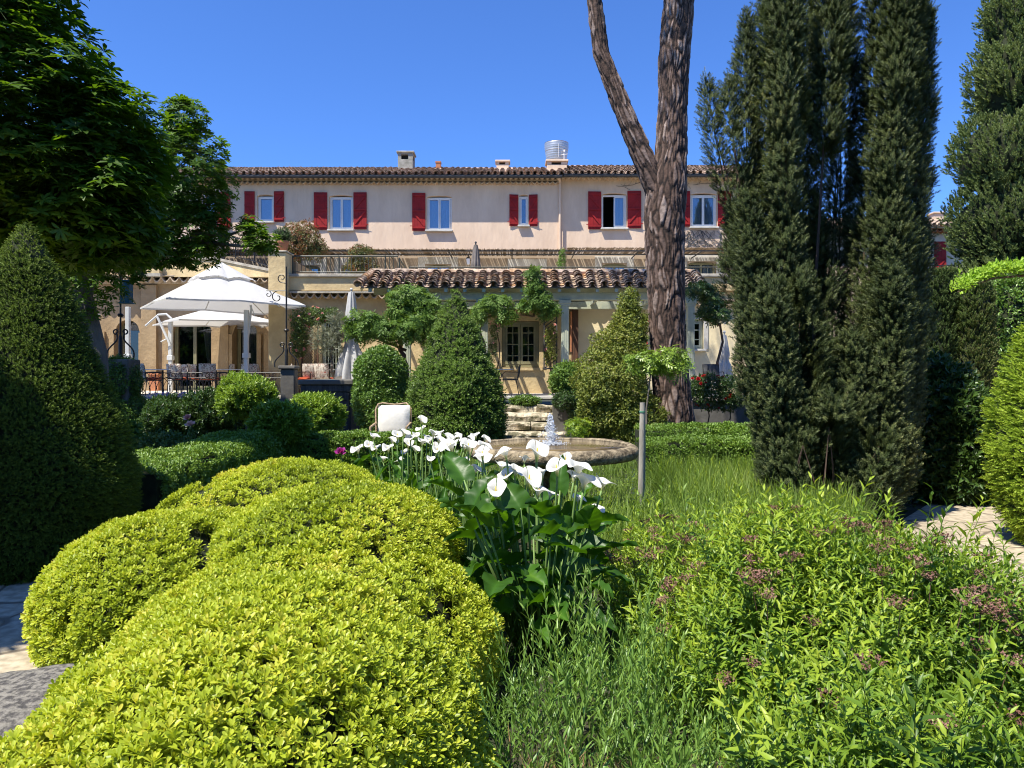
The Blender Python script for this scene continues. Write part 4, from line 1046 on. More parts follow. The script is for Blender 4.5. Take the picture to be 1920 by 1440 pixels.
M['floral'] = None
def floral():
    m, N, L, b = newmat('floral_fabric')
    tc = N.new('ShaderNodeTexCoord'); vo = N.new('ShaderNodeTexVoronoi'); vo.inputs['Scale'].default_value = 11; L.new(tc.outputs['Object'], vo.inputs['Vector'])
    nz = N.new('ShaderNodeTexNoise'); nz.inputs['Scale'].default_value = 13; nz.inputs['Detail'].default_value = 4; L.new(tc.outputs['Object'], nz.inputs['Vector'])
    cr = N.new('ShaderNodeValToRGB'); cr.color_ramp.interpolation = 'CONSTANT'; e = cr.color_ramp.elements
    e.new(.45); e.new(.55); e.new(.62)
    for i, (p_, c) in enumerate([(0, (.62, .56, .47)), (.50, (.20, .13, .10)), (.56, (.58, .50, .42)), (.64, (.38, .12, .09)), ]): e[i].position = p_; e[i].color = (*c, 1)
    e[4].position = .72; e[4].color = (.6, .54, .46, 1)
    L.new(nz.outputs[0], cr.inputs[0]); L.new(cr.outputs[0], b.inputs['Base Color']); b.inputs['Roughness'].default_value = .9; return m
M['floral'] = floral(); M['orange'] = mat('orange_cushion', (.48, .085, .03), .9, 5, .1)
M['cream_cushion'] = mat('cream_cushion', (.66, .64, .58), .95, 3, .06, bump=.4, bscale=10)
M['rattan'] = mat('rattan', (.45, .33, .20), .7, 12, .2, bump=.6, bscale=60, col2=(.28, .19, .11))

def cushion(mb, x0, x1, y0, y1, z0, z1, M_=None, pw=.35):
    n = 10; P = []
    for s_ in (1, -1):
        rows = []
        for j in range(n + 1):
            row = []
            for i in range(n + 1):
                a = i / n; b = j / n; puff = (math.sin(PI * a) * math.sin(PI * b)) ** pw
                p = Vector((x0 + (x1 - x0) * a, y0 + (y1 - y0) * b, (z0 + z1) / 2 + s_ * (z1 - z0) / 2 * puff))
                row.append(tuple(M_ @ p) if M_ is not None else tuple(p))
            rows.append(row)
        mb.grid(rows)
def dining_chair():
    c = empty('dining_chair', 'x', 'chair', (0, 0, 0), 'garden chairs with floral backs on the dining terrace')
    f = MB()
    for sx in (-.22, .22):
        f.tube([(sx, -.22, 0), (sx, -.22, .62), (sx, -.18, .66), (sx, .18, .64)], .012, 6); f.tube([(sx, .24, 0), (sx, .20, .42), (sx, .27, .84)], .012, 6); f.tube([(sx, -.22, .42), (sx, .20, .42)], .012, 6)
    for (y, z) in ((-.22, .42), (.20, .42), (.27, .84), (.235, .60)): f.tube([(-.22, y, z), (.22, y, z)], .011, 6)
    f.build('frame', M['iron'], c)
    s_ = MB(); cushion(s_, -.23, .23, -.24, .2, .43, .51); s_.build('seat', M['orange'], c, smooth=True)
    b = MB(); T = Matrix.Translation((0, .21, .46)) @ Matrix.Rotation(R(80), 4, 'X')
    cushion(b, -.23, .23, 0, .44, -.05, .05, T); b.build('backrest', M['floral'], c, smooth=True)
    return c
ch0 = dining_chair(); first = True
chairs = [(283, 20.9, 2.4, 'floral dining chair at the left end of the fence, beside the ivy pillar'),
          (336, 21.6, 3.0, 'floral dining chair under the low parasol, right beside its white post'),
          (352, 22.4, 0.3, 'floral dining chair behind the middle of the iron fence, facing away from its table'),
          (373, 21.5, 1.8, 'floral dining chair turned sideways left of the fence centre post'),
          (393, 21.1, 3.3, 'floral dining chair with its bright back toward the fence, left of the cream chair'),
          (417, 21.9, -1.5, 'floral dining chair in profile just left of the large parasol post'),
          (474, 21.6, 3.1, 'floral dining chair right of the large parasol post, its wide back showing'),
          (492, 22.3, 1.3, 'narrow looking dining chair turned edge on near the fence end'),
          (566, 21.2, 1.9, 'floral dining chair in front of the brown lattice screen'),
          (584, 21.5, 3.3, 'floral dining chair left of the olive tree, before the glazed door'),
          (611, 21.3, 2.9, 'floral dining chair behind the small olive trunk'),
          (642, 21.6, -1.4, 'floral dining chair at the right, below the folded white parasol')]
for i, (u, y, rz, lb) in enumerate(chairs):
    if i == 0: ch0.location = (X(u, y), y, TZ); ch0.rotation_euler = (0, 0, rz); ch0['label'] = lb
    else: copy_tree(ch0, None, (X(u, y), y, TZ), rz, lb)
def table():
    t = empty('dining_table', 'x', 'table', (0, 0, 0), 'white topped tables on the dining terrace')
    a = MB(); a.box(-.4, .4, -.4, .4, .715, .74, bev=.008); a.build('tabletop', M['white'], t)
    a = MB(); a.tube([(0, 0, .03), (0, 0, .71)], .03, 8); a.lathe([(.22, 0), (.22, .02), (.05, .04)], (0, 0, 0), 16); a.build('pedestal', M['iron'], t)
    return t
t0 = table(); tl = [(305, 21.7, 'small white table nearest the ivy pillar'), (444, 22.0, 'small white table set with glassware beside the large parasol post'), (405, 22.6, 'small white table behind the floral chairs, before the wide arch'), (598, 22.3, 'small white table between the olive tree and the lattice'), (655, 22.2, 'small white table at the foot of the folded parasol')]
for i, (u, y, lb) in enumerate(tl):
    if i == 0: t0.location = (X(u, y), y, TZ); t0['label'] = lb
    else: copy_tree(t0, None, (X(u, y), y, TZ), .1 * i, lb)
# dark iron chair by the green window (profile) and its neighbour
def iron_chair(label):
    c = empty('iron_chair', label, 'chair', (0, 0, 0))
    f = MB()
    for sy in (-.21, .21):
        f.tube([(-.24, sy, 0), (-.20, sy, .43)], .012, 6); f.tube([(.24, sy, 0), (.16, sy, .43)], .012, 6); f.tube([(.2, sy, .43), (.25, sy, .62), (.28, sy, .86)], .014, 6)
        f.tube([(-.2, sy, .43), (-.22, sy, .60), (-.15, sy, .66), (.24, sy, .65)], .011, 6)
    f.build('frame', M['iron'], c)
    s_ = MB(); cushion(s_, -.24, .2, -.22, .22, .42, .48); s_.build('seat', M['wood_dark'], c, smooth=True)
    b = MB(); T = Matrix.Translation((.21, 0, .47)) @ Matrix.Rotation(R(-82), 4, 'Y'); cushion(b, 0, .40, -.2, .2, -.02, .03, T); b.build('backrest', M['wood_dark'], c, smooth=True)
    return c
c = iron_chair('black iron armchair seen in profile below the green window'); c.location = (X(957, 21), 21, TZ)
c = copy_tree(c, None, (X(922, 20.8), 20.8, TZ), PI + .3, 'black iron armchair half hidden by the middle yew cone')
t = copy_tree(t0, None, (X(935, 21.6), 21.6, TZ), 0, 'small table between the two black iron armchairs')
t['group'] = 'small tables by the green window'
c = copy_tree(c, None, (X(1338, 19.6), 19.6, TZ), PI / 2, 'dark chair behind the red roses right of the pine trunk')
# cream cushioned rattan chair in the garden
rc = empty('rattan_chair', 'rattan garden chair with a plump off white back cushion left of the yew cone', 'chair', (X(735, 14), 14, 0))
cx = X(735, 14); mb = MB()
w = .33; zt = Z(757, 14)
q = [(cx - w, 14.2, 0), (cx - w, 14.2, .45), (cx - w - .02, 14.25, zt - .12), (cx - w + .02, 14.3, zt - .02), (cx - w + .1, 14.3, zt), (cx, 14.32, zt - .03), (cx + w - .1, 14.3, zt), (cx + w, 14.2, zt - .1), (cx + w, 14.2, 0)]
mb.tube(q, .018, 8); mb.tube([(cx - w, 13.6, 0), (cx - w, 13.6, .62), (cx - w, 14.2, .66)], .022, 8); mb.tube([(cx + w, 13.6, 0), (cx + w, 13.6, .62), (cx + w, 14.2, .66)], .022, 8)
for (y, z) in ((13.6, .3), (14.2, .3)): mb.tube([(cx - w, y, z), (cx + w, y, z)], .02, 8)
mb.build('frame', M['rattan'], rc, smooth='auto')
mb = MB(); cushion(mb, cx - w + .03, cx + w - .03, 13.6, 14.2, .34, .48); mb.build('seat', M['cream_cushion'], rc, smooth=True)
mb = MB(); T = Matrix.Translation((0, 14.12, .46)) @ Matrix.Rotation(R(82), 4, 'X'); cushion(mb, cx - w + .04, cx + w - .02, -.02, zt - .49, -.10, .11, T, pw=.5); mb.build('backrest', M['cream_cushion'], rc, smooth=True)
# dark wooden cabinet against terrace
cb = empty('garden_cabinet', 'dark weathered wooden cabinet with a slab top against the terrace wall', 'cabinet', (X(612, 17.5), 17.5, 0))
y = 17.3; x0, x1 = X(560, y), X(664, y); zt = Z(712, y)
mb = MB(); mb.box(x0 + .08, x1 - .08, y + .02, 19.9, 0, zt - .28); mb.box(x0 + .05, x1 - .05, y - .02, 19.92, zt - .278, zt - .12, bev=.01); mb.build('body', M['wood_dark'], cb)
mb = MB(); mb.box(x0, x1, y - .08, 19.94, zt - .118, zt, bev=.02); mb.build('slab_top', M['render_grey'], cb)
mb = MB(); xm = (x0 + x1) / 2
for a_, b_ in ((x0 + .12, xm - .01), (xm + .01, x1 - .12)):
    mb.box(a_, b_, y - .015, y + .015, .03, zt - .31, bev=.006); mb.box(a_ + .09, b_ - .09, y - .02, y - .0155, .15, zt - .42)
dr_ = mb.build('door', M['wood_dark'], cb); mb = MB(); mb.box(x1 - .42, x1 - .16, y - .03, y - .018, Z(752, y), Z(749, y)); mb.build('hinge', M['iron'], dr_)
# terrace end pier with cap
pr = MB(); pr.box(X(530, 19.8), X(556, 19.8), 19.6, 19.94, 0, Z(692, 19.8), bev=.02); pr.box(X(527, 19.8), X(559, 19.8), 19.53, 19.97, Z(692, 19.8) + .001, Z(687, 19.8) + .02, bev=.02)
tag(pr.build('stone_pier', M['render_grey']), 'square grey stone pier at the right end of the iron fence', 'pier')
# wooden stakes
def stake(u, y, v0, v1, r, label, band=True):
    p = empty('garden_stake', label, 'stake', (X(u, y), y, 0)); mb = MB(); x = X(u, y)
    mb.tube([(x - .01, y, -.02), (x, y, .5), (x + .015, y, Z(v0, y))], [r, r * 1.02, r * .95], 12); mb.tube([(x + r + .01, y + .03, 0), (x + r + .013, y + .03, Z(v0 + 8, y))], .009, 6); mb.build('post', M['wood_grey'], p, smooth='auto')
    if band: mb = MB(); mb.lathe([(r + .004, 0), (r + .004, .012)], (x + .012, y, Z(v0 + 18, y)), 16); mb.build('green_tie', M['bandgreen'], p)
M['bandgreen'] = mat('green_tie', (.08, .25, .15), .6)
stake(1202, 7.4, 755, 890, .028, 'grey round wooden stake with a green tie right of the fountain')
# stone kerb at left path
kb = MB()
def boulder(mb, cx, cy, cz, rx, ry, rz, seed, n=28):
    rows = []
    for j in range(n + 1):
        ph = PI * j / n; row = []
        for i in range(n * 2 + 1):
            a = 2 * PI * (i % (n * 2)) / (n * 2); d = np.array([[math.sin(ph) * math.cos(a), math.sin(ph) * math.sin(a), math.cos(ph)]])
            k = 1 + .12 * nz3(d, 1.6, seed)[0] + .05 * nz3(d, 5, seed)[0] + .02 * nz3(d, 14, seed)[0]
            p = np.sign(d[0]) * np.abs(d[0]) ** .7
            row.append((cx + rx * p[0] * k, cy + ry * p[1] * k, cz + rz * p[2] * k))
        rows.append(row)
    mb.grid(rows)
M['rock'] = mat('lichen_rock', (.20, .185, .155), .9, 26, .25, bump=1, bscale=22, col2=(.06, .055, .05), bdist=.03, contrast=(.42, .56))
for (x, y, rx, ry, a, lb) in ((-2.18, 3.35, .45, .42, 0, 'weathered grey kerb stone between the pale path and the yellow green shrub'), (-2.25, 2.35, .5, .45, 0, 'grey kerb stone at the left edge in front of the path')):
    kb = MB(); boulder(kb, x, y, .02, rx, ry, .17, int(y * 10)); tag(kb.build('kerb_stone', M['rock'], None, smooth=True), lb, 'rock', 'kerb stones along the left path')
# terracotta pot on the pillar
po = empty('potted_olive', 'clipped round bush in a terracotta pot on top of the stone pillar', 'potted plant', (X(528, 22.9), 22.9, Z(473, 22.9)))
px_, pz_ = X(529, 22.9), Z(472, 22.9) + .02
mb = MB(); mb.lathe([(.12, 0), (.14, .02), (.17, .24), (.19, .25), (.19, .31), (.16, .31), (.15, .27)], (px_, 22.95, pz_), 24); mb.build('pot', M['terracotta'], po, smooth='auto')
pt = empty('planter', 'terracotta window box with small dark plants on the arcade sill', 'planter', (X(291, 26.6), 26.6, TZ))
mb = MB(); mb.box(X(281, 26.6), X(301, 26.6), 26.45, 26.68, Z(703, 26.6), Z(698, 26.6), bev=.01); mb.box(X(283, 26.6), X(299, 26.6), 26.5, 26.65, TZ, Z(703, 26.6) - .001); mb.build('pot', M['terracotta'], pt)

# ================================================================= FAR HOUSE at right
YF = 36.0
fh = empty('distant_house', 'far pale house with a red shutter and pink tiled roof behind the clipped columns', 'house', (X(1700, YF), YF, 0))
ho = [(X(1722, YF), X(1744, YF), Z(520, YF), Z(453, YF))]
mb = MB(); wall_holes(mb, X(1395, YF), X(1860, YF), 0, Z(436, YF), YF, ho, .22); mb.add([(X(1395, YF), YF, 0), (X(1395, YF), YF + 6, 0), (X(1395, YF), YF + 6, Z(436, YF)), (X(1395, YF), YF, Z(436, YF))], [(3, 2, 1, 0)]); mb.build('wall', M['stucco'], fh)
window(*ho[0][:2], *ho[0][2:], YF + .1, fh, curt=1, leafs=1)
shutter(X(1751, YF), X(1773, YF), Z(518, YF), Z(453, YF), YF - .06, fh, -.1, 'l')
mb = MB(); tiles(mb, X(1390, YF), X(1865, YF), YF - .6, Z(424, YF - .6), YF + 3.5, Z(414, YF + 3.5), .3, .45, rng=random.Random(6)); mb.build('roof', M['tile'], fh, rnd=True, smooth='auto')
scallops(X(1395, YF), X(1860, YF), Z(433, YF), YF, .4, .26, .13, fh, m='terracotta')
mb = MB(); mb.box(X(1395, YF), X(1860, YF), YF - .45, YF + 3.4, Z(431, YF), Z(427, YF)); mb.build('eave_board', M['stucco'], fh)
chimney(1752, 1770, 398, 416, YF + 2, .6, fh, 'stucco', False)
railing('iron_balcony', 'thin dark balcony rail in front of the distant red shutter', [(X(1700, 34), 34, Z(520, 34)), (X(1790, 34), 34, Z(520, 34))], Z(498, 34) - Z(520, 34), m='iron', step=.13)
# ================================================================= VEGETATION
M['twig'] = mat('dark_twigs', (.035, .028, .018), .95, 9, .3)
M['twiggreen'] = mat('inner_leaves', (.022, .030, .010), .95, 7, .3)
M['stem'] = mat('green_stem', (.16, .26, .07), .6, 5, .1)
M['bark_grey'] = mat('grey_bark', (.20, .17, .14), .95, 5, .2, bump=.9, bscale=16, stretch=(1, 1, .3), col2=(.09, .075, .06), bdist=.03)
M['bark_brown'] = mat('brown_bark', (.14, .09, .06), .95, 8, .25, bump=.8, bscale=18, stretch=(1, 1, .3), col2=(.06, .04, .03))
L_ = {}
L_['pitto'] = leafmat('pittosporum_leaf', [(.045, .075, .012), (.19, .255, .018), (.35, .43, .028), (.47, .535, .045), (.58, .55, .07), (.44, .30, .08)], .34, .42, .35)
L_['yewdark'] = leafmat('yew_leaf', [(.018, .036, .008), (.06, .10, .016), (.14, .21, .028), (.26, .33, .045)], .22, .55, .18)
L_['yewbright'] = leafmat('young_yew_leaf', [(.11, .19, .02), (.24, .36, .03), (.36, .48, .045), (.46, .56, .07)], .32, .5, .2)
L_['yewmid'] = leafmat('topiary_leaf', [(.035, .07, .016), (.09, .16, .028), (.16, .26, .04), (.25, .36, .06)], .22, .45, .4)
L_['tallyew'] = leafmat('upright_yew_leaf', [(.018, .030, .010), (.036, .056, .018), (.072, .100, .034), (.15, .18, .065), (.36, .34, .13)], .18, .5, .22)
L_['cypress'] = leafmat('cypress_leaf', [(.05, .08, .025), (.10, .15, .05), (.16, .21, .07), (.21, .26, .09)], .18, .6, .2)
L_['cypcol'] = leafmat('clipped_cypress_leaf', [(.04, .07, .025), (.08, .12, .035), (.12, .18, .045), (.14, .12, .05)], .1, .6, .25)
L_['chestnut'] = leafmat('chestnut_leaf', [(.022, .055, .009), (.048, .105, .013), (.095, .18, .02), (.18, .28, .03)], .45, .45, .3, (1.7, 1.6, .35))
L_['box'] = leafmat('box_leaf', [(.06, .12, .018), (.12, .22, .03), (.19, .30, .045), (.26, .38, .06)], .28, .42, .4)
L_['bay'] = leafmat('bay_leaf', [(.07, .14, .02), (.15, .25, .03), (.24, .36, .04), (.32, .44, .06)], .28, .38, .5)
L_['ball'] = leafmat('glossy_shrub_leaf', [(.045, .10, .015), (.09, .18, .028), (.15, .26, .04), (.20, .32, .06)], .25, .35, .5)
L_['wist'] = leafmat('wisteria_leaf', [(.04, .09, .015), (.09, .17, .03), (.15, .25, .05), (.22, .32, .08)], .35, .5, .22)
L_['bronze'] = leafmat('bronze_shrub_leaf', [(.07, .11, .02), (.15, .20, .035), (.25, .28, .05), (.36, .30, .08)], .28, .45, .35)
L_['spirea'] = leafmat('spirea_leaf', [(.02, .05, .008), (.07, .14, .015), (.16, .27, .025), (.31, .42, .035), (.50, .56, .07)], .34, .42, .35)  # ramp by leaf age, also deepened for inner shade and brightened for sunlit tips
L_['herb'] = leafmat('willow_herb_leaf', [(.07, .15, .025), (.14, .26, .045), (.23, .37, .07), (.34, .46, .13)], .3, .4, .4)
L_['grass'] = leafmat('grass_blade', [(.06, .10, .02), (.13, .21, .035), (.22, .32, .06), (.42, .42, .16)], .35, .5, .3)
L_['calla'] = leafmat('calla_leaf', [(.028, .075, .010), (.05, .135, .014), (.12, .25, .022)], .34, .42, .35, (2.0, 1.9, .3))
L_['olive'] = leafmat('olive_leaf', [(.12, .14, .09), (.20, .22, .14), (.28, .30, .20)], .15, .5, .4)
L_['rose'] = leafmat('rose_leaf', [(.03, .07, .015), (.07, .13, .03), (.12, .2, .04), (.16, .10, .05)], .25, .45, .4)
L_['photinia'] = leafmat('photinia_leaf', [(.05, .10, .02), (.10, .15, .035), (.18, .16, .05), (.34, .10, .05), (.30, .20, .08)], .25, .4, .4)
L_['laurel'] = leafmat('dark_laurel_leaf', [(.025, .055, .013), (.05, .10, .02), (.09, .16, .03)], .2, .35, .5)
L_['brightvine'] = leafmat('bright_lime_leaf', [(.2, .36, .03), (.32, .5, .05), (.42, .58, .08)], .4, .45, .3)
L_['dry'] = leafmat('dry_stem', [(.30, .20, .09), (.42, .30, .15), (.40, .12, .08)], .2, .8, .2)
L_['plume'] = leafmat('spent_spirea_flower', [(.11, .055, .04), (.21, .11, .085), (.33, .20, .15)], .12, .9, .2)
L_['pink'] = leafmat('pink_petal', [(.62, .22, .25), (.78, .42, .42), (.82, .60, .55)], .3, .6, .3)
L_['redp'] = leafmat('red_petal', [(.30, .008, .012), (.48, .015, .02), (.55, .03, .03)], .25, .6, .3)
L_['violet'] = leafmat('violet_petal', [(.34, .26, .62), (.52, .44, .78), (.70, .66, .85)], .3, .6, .3)
L_['magenta'] = leafmat('magenta_petal', [(.30, .02, .20), (.5, .06, .36)], .3, .6, .3)
def spathemat():
    m, N, L, b = newmat('calla_spathe')
    b.inputs['Base Color'].default_value = (.86, .85, .77, 1); b.inputs['Roughness'].default_value = .5
    at = N.new('ShaderNodeAttribute'); at.attribute_name = 'rnd'; cr = N.new('ShaderNodeValToRGB'); e = cr.color_ramp.elements; e.new(.5)
    e[0].position = 0; e[0].color = (.25, .40, .08, 1); e[1].position = .28; e[1].color = (.58, .60, .26, 1); e[2].position = .62; e[2].color = (.68, .67, .60, 1)
    L.new(at.outputs['Fac'], cr.inputs[0]); L.new(cr.outputs[0], b.inputs['Base Color'])
    tr = N.new('ShaderNodeBsdfTranslucent'); L.new(cr.outputs[0], tr.inputs[0]); mx = N.new('ShaderNodeMixShader'); mx.inputs[0].default_value = .25
    L.new(b.outputs[0], mx.inputs[1]); L.new(tr.outputs[0], mx.inputs[2]); L.new(mx.outputs[0], N['Material Output'].inputs[0]); return m
M['spathe'] = spathemat(); M['spadix'] = mat('yellow_spadix', (.75, .50, .05), .7)

rt = random.Random(77)
U = rt.uniform
# --- templates (unit = metres, scaled by S)
def T_rosette(n=8, L=.038, W=.015, seed=0, wide=True):
    r = random.Random(seed); parts = []
    for k in range(n):
        a = k * 2.4 + r.uniform(-.3, .3); tilt = .18 + .95 * (1 - k / n) ** .8 + r.uniform(-.12, .12); s = .72 + .4 * (1 - k / n)
        p = leafR(L * s, W * s, tilt, a, base=.003, fold=.14, r=.25 + .6 * (k / n), droop=.1)
        parts.append(shift(p, (0, 0, .010 * k / n * 1.5)))
    parts.append(twig((0, 0, -.045), (0, 0, .012), .0014, .001, .0))
    return join(parts)
PIT = [T_rosette(7, .034, .0145, seed=i) for i in range(6)]
def T_sprig(n=12, L=.09, nl=.022, w=.004, seed=0, flat=.0, up_=.9, tipb=.5):
    """bottle-brush twig of needles along +Z"""
    r = random.Random(seed); parts = [twig((0, 0, 0), (0, 0, L), .0022, .001, .1)]
    for k in range(n):
        t = (k + .5) / n; a = k * 2.4 + r.uniform(-.4, .4) if not flat else (0 if k % 2 else PI) + r.uniform(-flat, flat)
        parts.append(shift(leaf1(nl * r.uniform(.8, 1.15) * (1.05 - .4 * t), w, up_ * (1.1 - .5 * t), a, fold=0, r=min(1, .2 + tipb * t + r.uniform(0, .3))), (0, 0, L * t)))
    return join(parts)
YEW = [T_sprig(15, .065, .022, .0065, i, flat=.9, up_=1.15) for i in range(5)]
TALL = [T_sprig(22, .085, .040, .0085, 10 + i, up_=1.1, tipb=.5) for i in range(6)]
CYP = [T_sprig(9, .10, .055, .020, 20 + i, up_=.6) for i in range(4)]
FARYEW = [T_sprig(9, .08, .035, .014, 30 + i, up_=1.0) for i in range(4)]
def T_chest(seed, L=.17):
    r = random.Random(seed); parts = []
    n = 6 + seed % 2
    for k in range(n):
        a = (k - (n - 1) / 2) * .80 + r.uniform(-.1, .1); s = 1 - .38 * abs(k - (n - 1) / 2) / (n / 2)
        parts.append(leaf2(L * s, L * s * .34, 1.15 + r.uniform(-.15, .2), a, fold=.14, r=r.uniform(.3, .7), droop=.35, wide=.7))
    parts.append(twig((-.10, 0, -.05), (0, 0, 0), .003, .002, .6))
    return join(parts)
CHE = [T_chest(i) for i in range(6)]
def T_tuft(seed, n=7, L=.03, W=.014, spread=1.0, st=.02):
    r = random.Random(seed); parts = []
    for k in range(n):
        parts.append(shift(leaf1(L * r.uniform(.8, 1.2), W, r.uniform(.2, 1.1) * spread, r.uniform(0, 6.28), fold=.25, t=.5, r=r.uniform(.2, .8), droop=.1), (r.gauss(0, st * .5), r.gauss(0, st * .5), r.uniform(0, st))))
    return join(parts)
BOX = [T_tuft(40 + i, 8, .022, .013, 1.1, .025) for i in range(4)]
BALL = [T_tuft(50 + i, 7, .055, .026, 1.2, .05) for i in range(4)]
def T_bay(seed):
    r = random.Random(seed); parts = [twig((0, 0, -.05), (0, 0, .09), .002, .0012, .3)]
    for k in range(9):
        t = k / 8; parts.append(shift(leaf1(.085 * (1 - .3 * t), .024, 1.15 - .75 * t + r.uniform(-.1, .1), k * 2.4, fold=.2, r=.25 + .5 * t, droop=.12), (0, 0, .09 * t)))
    return join(parts)
BAY = [T_bay(60 + i) for i in range(4)]
def T_wist(seed, n=9, L=.21, ll=.095, lw=.036):
    r = random.Random(seed); parts = []
    for k in range(n):
        t = (k // 2 + 1) / (n / 2 + .5); side = 1 if k % 2 else -1
        x = L * t; z = -.25 * L * t * t
        if k == n - 1: v = leaf1(ll, lw, 1.7, 0, r=r.uniform(.3, .7), fold=.15)
        else: v = leaf1(ll, lw, 1.75 + r.uniform(-.2, .3), side * r.uniform(.9, 1.3), r=r.uniform(.2, .8), fold=.15)
        parts.append(shift(v, (x, 0, z)))
    parts.append(twig((0, 0, 0), (L, 0, -.25 * L), .002, .001, .5))
    V, F, Q = join(parts); return V, F, Q
WIS = [T_wist(70 + i) for i in range(5)]
def T_shoot(seed, n=13, L=.26, ll=.062, lw=.017, twigr=.0016, droop=.3, tilt0=1.25, tilt1=.45, bend=.0, flip=False, tc=.15, q0=.15, q1=.75, t0=.15, two=True):
    """leafy stem growing along +Z with lance leaves"""
    r = random.Random(seed); parts = []; 
    bx = r.uniform(-1, 1) * bend; pos = lambda t: (bx * t * t * L, 0, L * t)
    for a, b in ((0, .5), (.5, 1)): parts.append(twig(pos(a), pos(b), twigr * (1 - .5 * a), twigr * (1 - .5 * b), tc))
    for k in range(n):
        t = t0 + (1 - t0) * k / (n - 1); s = (1.1 - .55 * t) * r.uniform(.8, 1.15)
        f = leaf2 if two else leaf1
        kw = dict(droop=droop * r.uniform(.4, 1.3), r=min(1, q0 + (q1 - q0) * t + r.uniform(-.1, .15)), fold=.22)
        if two: kw['wide'] = .4
        parts.append(shift(f(ll * s, lw * s, tilt0 + (tilt1 - tilt0) * t + r.uniform(-.15, .15), k * 2.4 + r.uniform(-.4, .4), **kw), pos(t)))
    return join(parts)
SPI = [T_shoot(80 + i, 12, .24, .068, .019, droop=.35, bend=.3) for i in range(5)]
HERB = [T_shoot(90 + i, 26, .46, .062, .0115, .002, droop=.1, tilt0=.9, tilt1=.25, bend=.15, tc=.5, q0=.2, q1=.8) for i in range(5)]
HERBS = [T_shoot(100 + i, 16, .28, .055, .013, .0016, droop=.15, tilt0=1.0, tilt1=.3, bend=.2, tc=.4) for i in range(4)]
def T_plume(seed):
    """flat head of a spent spirea: branching stalks topped with specks"""
    r = random.Random(seed); parts = [twig((0, 0, -.08), (0, 0, 0), .0015, .0012, .2)]
    for k in range(14):
        a = r.uniform(0, 6.28); q = r.uniform(.1, 1) ** .6 * .038; x, y = q * math.cos(a), q * math.sin(a); z = .024 - q * q * 5 + r.uniform(0, .006)
        parts.append(twig((0, 0, 0), (x, y, z), .0007, .0005, .3))
        for j in range(6): parts.append(shift(leaf1(.0085, .006, r.uniform(.3, 1.5), r.uniform(0, 6.28), fold=.2, r=r.uniform(.1, 1)), (x + r.gauss(0, .004), y + r.gauss(0, .004), z + r.gauss(0, .003))))
    return join(parts)
PLU = [T_plume(110 + i) for i in range(4)]
def T_blade(seed, L=.28, w=.006, bend=.5):
    r = random.Random(seed); b = r.uniform(.1, bend); a = r.uniform(0, 6.28); V = []; n = 4
    for i in range(n + 1):
        t = i / n; x = b * L * t * t; z = L * t * (1 - .25 * b * t); ww = w * (1 - t) ** .6 / 2
        V += [(x, -ww, z), (x, ww, z)] if i < n else [(x, 0, z)]
    F = []
    for i in range(n - 1): F += [[2 * i, 2 * i + 1, 2 * i + 3], [2 * i, 2 * i + 3, 2 * i + 2]]
    F.append([2 * n - 2, 2 * n - 1, 2 * n]); V = np.array(V); c, s = math.cos(a), math.sin(a)
    V = np.stack([V[:, 0] * c - V[:, 1] * s, V[:, 0] * s + V[:, 1] * c, V[:, 2]], 1); q = .2 + .5 * V[:, 2] / L
    return V, np.array(F), q
def T_grass(seed, n=9, L=.28, w=.006, st=.03):
    r = random.Random(seed); return join([shift((v, f, q), (r.gauss(0, st), r.gauss(0, st), 0)) for v, f, q in [T_blade(seed * 20 + k, L * r.uniform(.6, 1.2), w) for k in range(n)]])
GRA = [T_grass(i) for i in range(5)]
def T_bloom(seed, R_=.04, n=14):
    r = random.Random(seed); parts = []
    for k in range(n):
        t = k / n; parts.append(shift(leaf2(R_ * (.6 + .5 * t), R_ * .75, .3 + 1.1 * t, k * 2.4, fold=-.1, r=.2 + .6 * t + r.uniform(-.1, .1), droop=-.3 + .3 * t, wide=.7), (0, 0, 0)))
    return join(parts)
ROSE = [T_bloom(i) for i in range(3)]
SMALLF = [T_tuft(130 + i, 6, .03, .03, 1.4, .01) for i in range(3)]

def rep(v, n): return np.full(n, v)
def poly_area_pts(poly, n, seed):
    r = np.random.RandomState(seed); A = np.array(poly); lo, hi = A.min(0), A.max(0); out = []
    while len(out) < n:
        p = r.uniform(lo, hi, (n, 2)); ins = np.zeros(n, bool); j = len(A) - 1
        for i in range(len(A)):
            c = ((A[i, 1] > p[:, 1]) != (A[j, 1] > p[:, 1])) & (p[:, 0] < (A[j, 0] - A[i, 0]) * (p[:, 1] - A[i, 1]) / (A[j, 1] - A[i, 1] + 1e-12) + A[i, 0]); ins ^= c; j = i
        out += list(p[ins])
    return np.array(out[:n])

# ---------- yellow-green clipped pittosporum mounds (foreground left)
MOUNDS = [
    ('yellow green clipped shrub mound filling the bottom left corner', [(-0.844, 2.465, 0.14, 0.79, 1.085, 0.684), (-1.088, 1.996, 0.089, 0.564, 0.919, 0.59), (-.82, 2.72, .45, .5, .55, .40)], 35000),
    ('rounded yellow green mound just behind the corner one, right up to the calla leaves', [(-0.955, 3.723, 0.219, 0.891, 1.01, 0.501), (-1.046, 4.508, 0.533, 0.731, 0.932, 0.374)], 20000),
    ('yellow green mound at the left beside the paved path', [(-2.173, 4.665, 0.208, 0.679, 0.849, 0.493), (-1.984, 5.247, 0.142, 0.773, 0.89, 0.473)], 14500),
    ('rearmost yellow green mound, in front of the low box hedge', [(-1.846, 6.274, 0.378, 0.949, 0.918, 0.469), (-1.07, 6.061, 0.269, 0.465, 0.84, 0.367), (-2.464, 6.187, 0.25, 0.496, 0.647, 0.429)], 13000)]
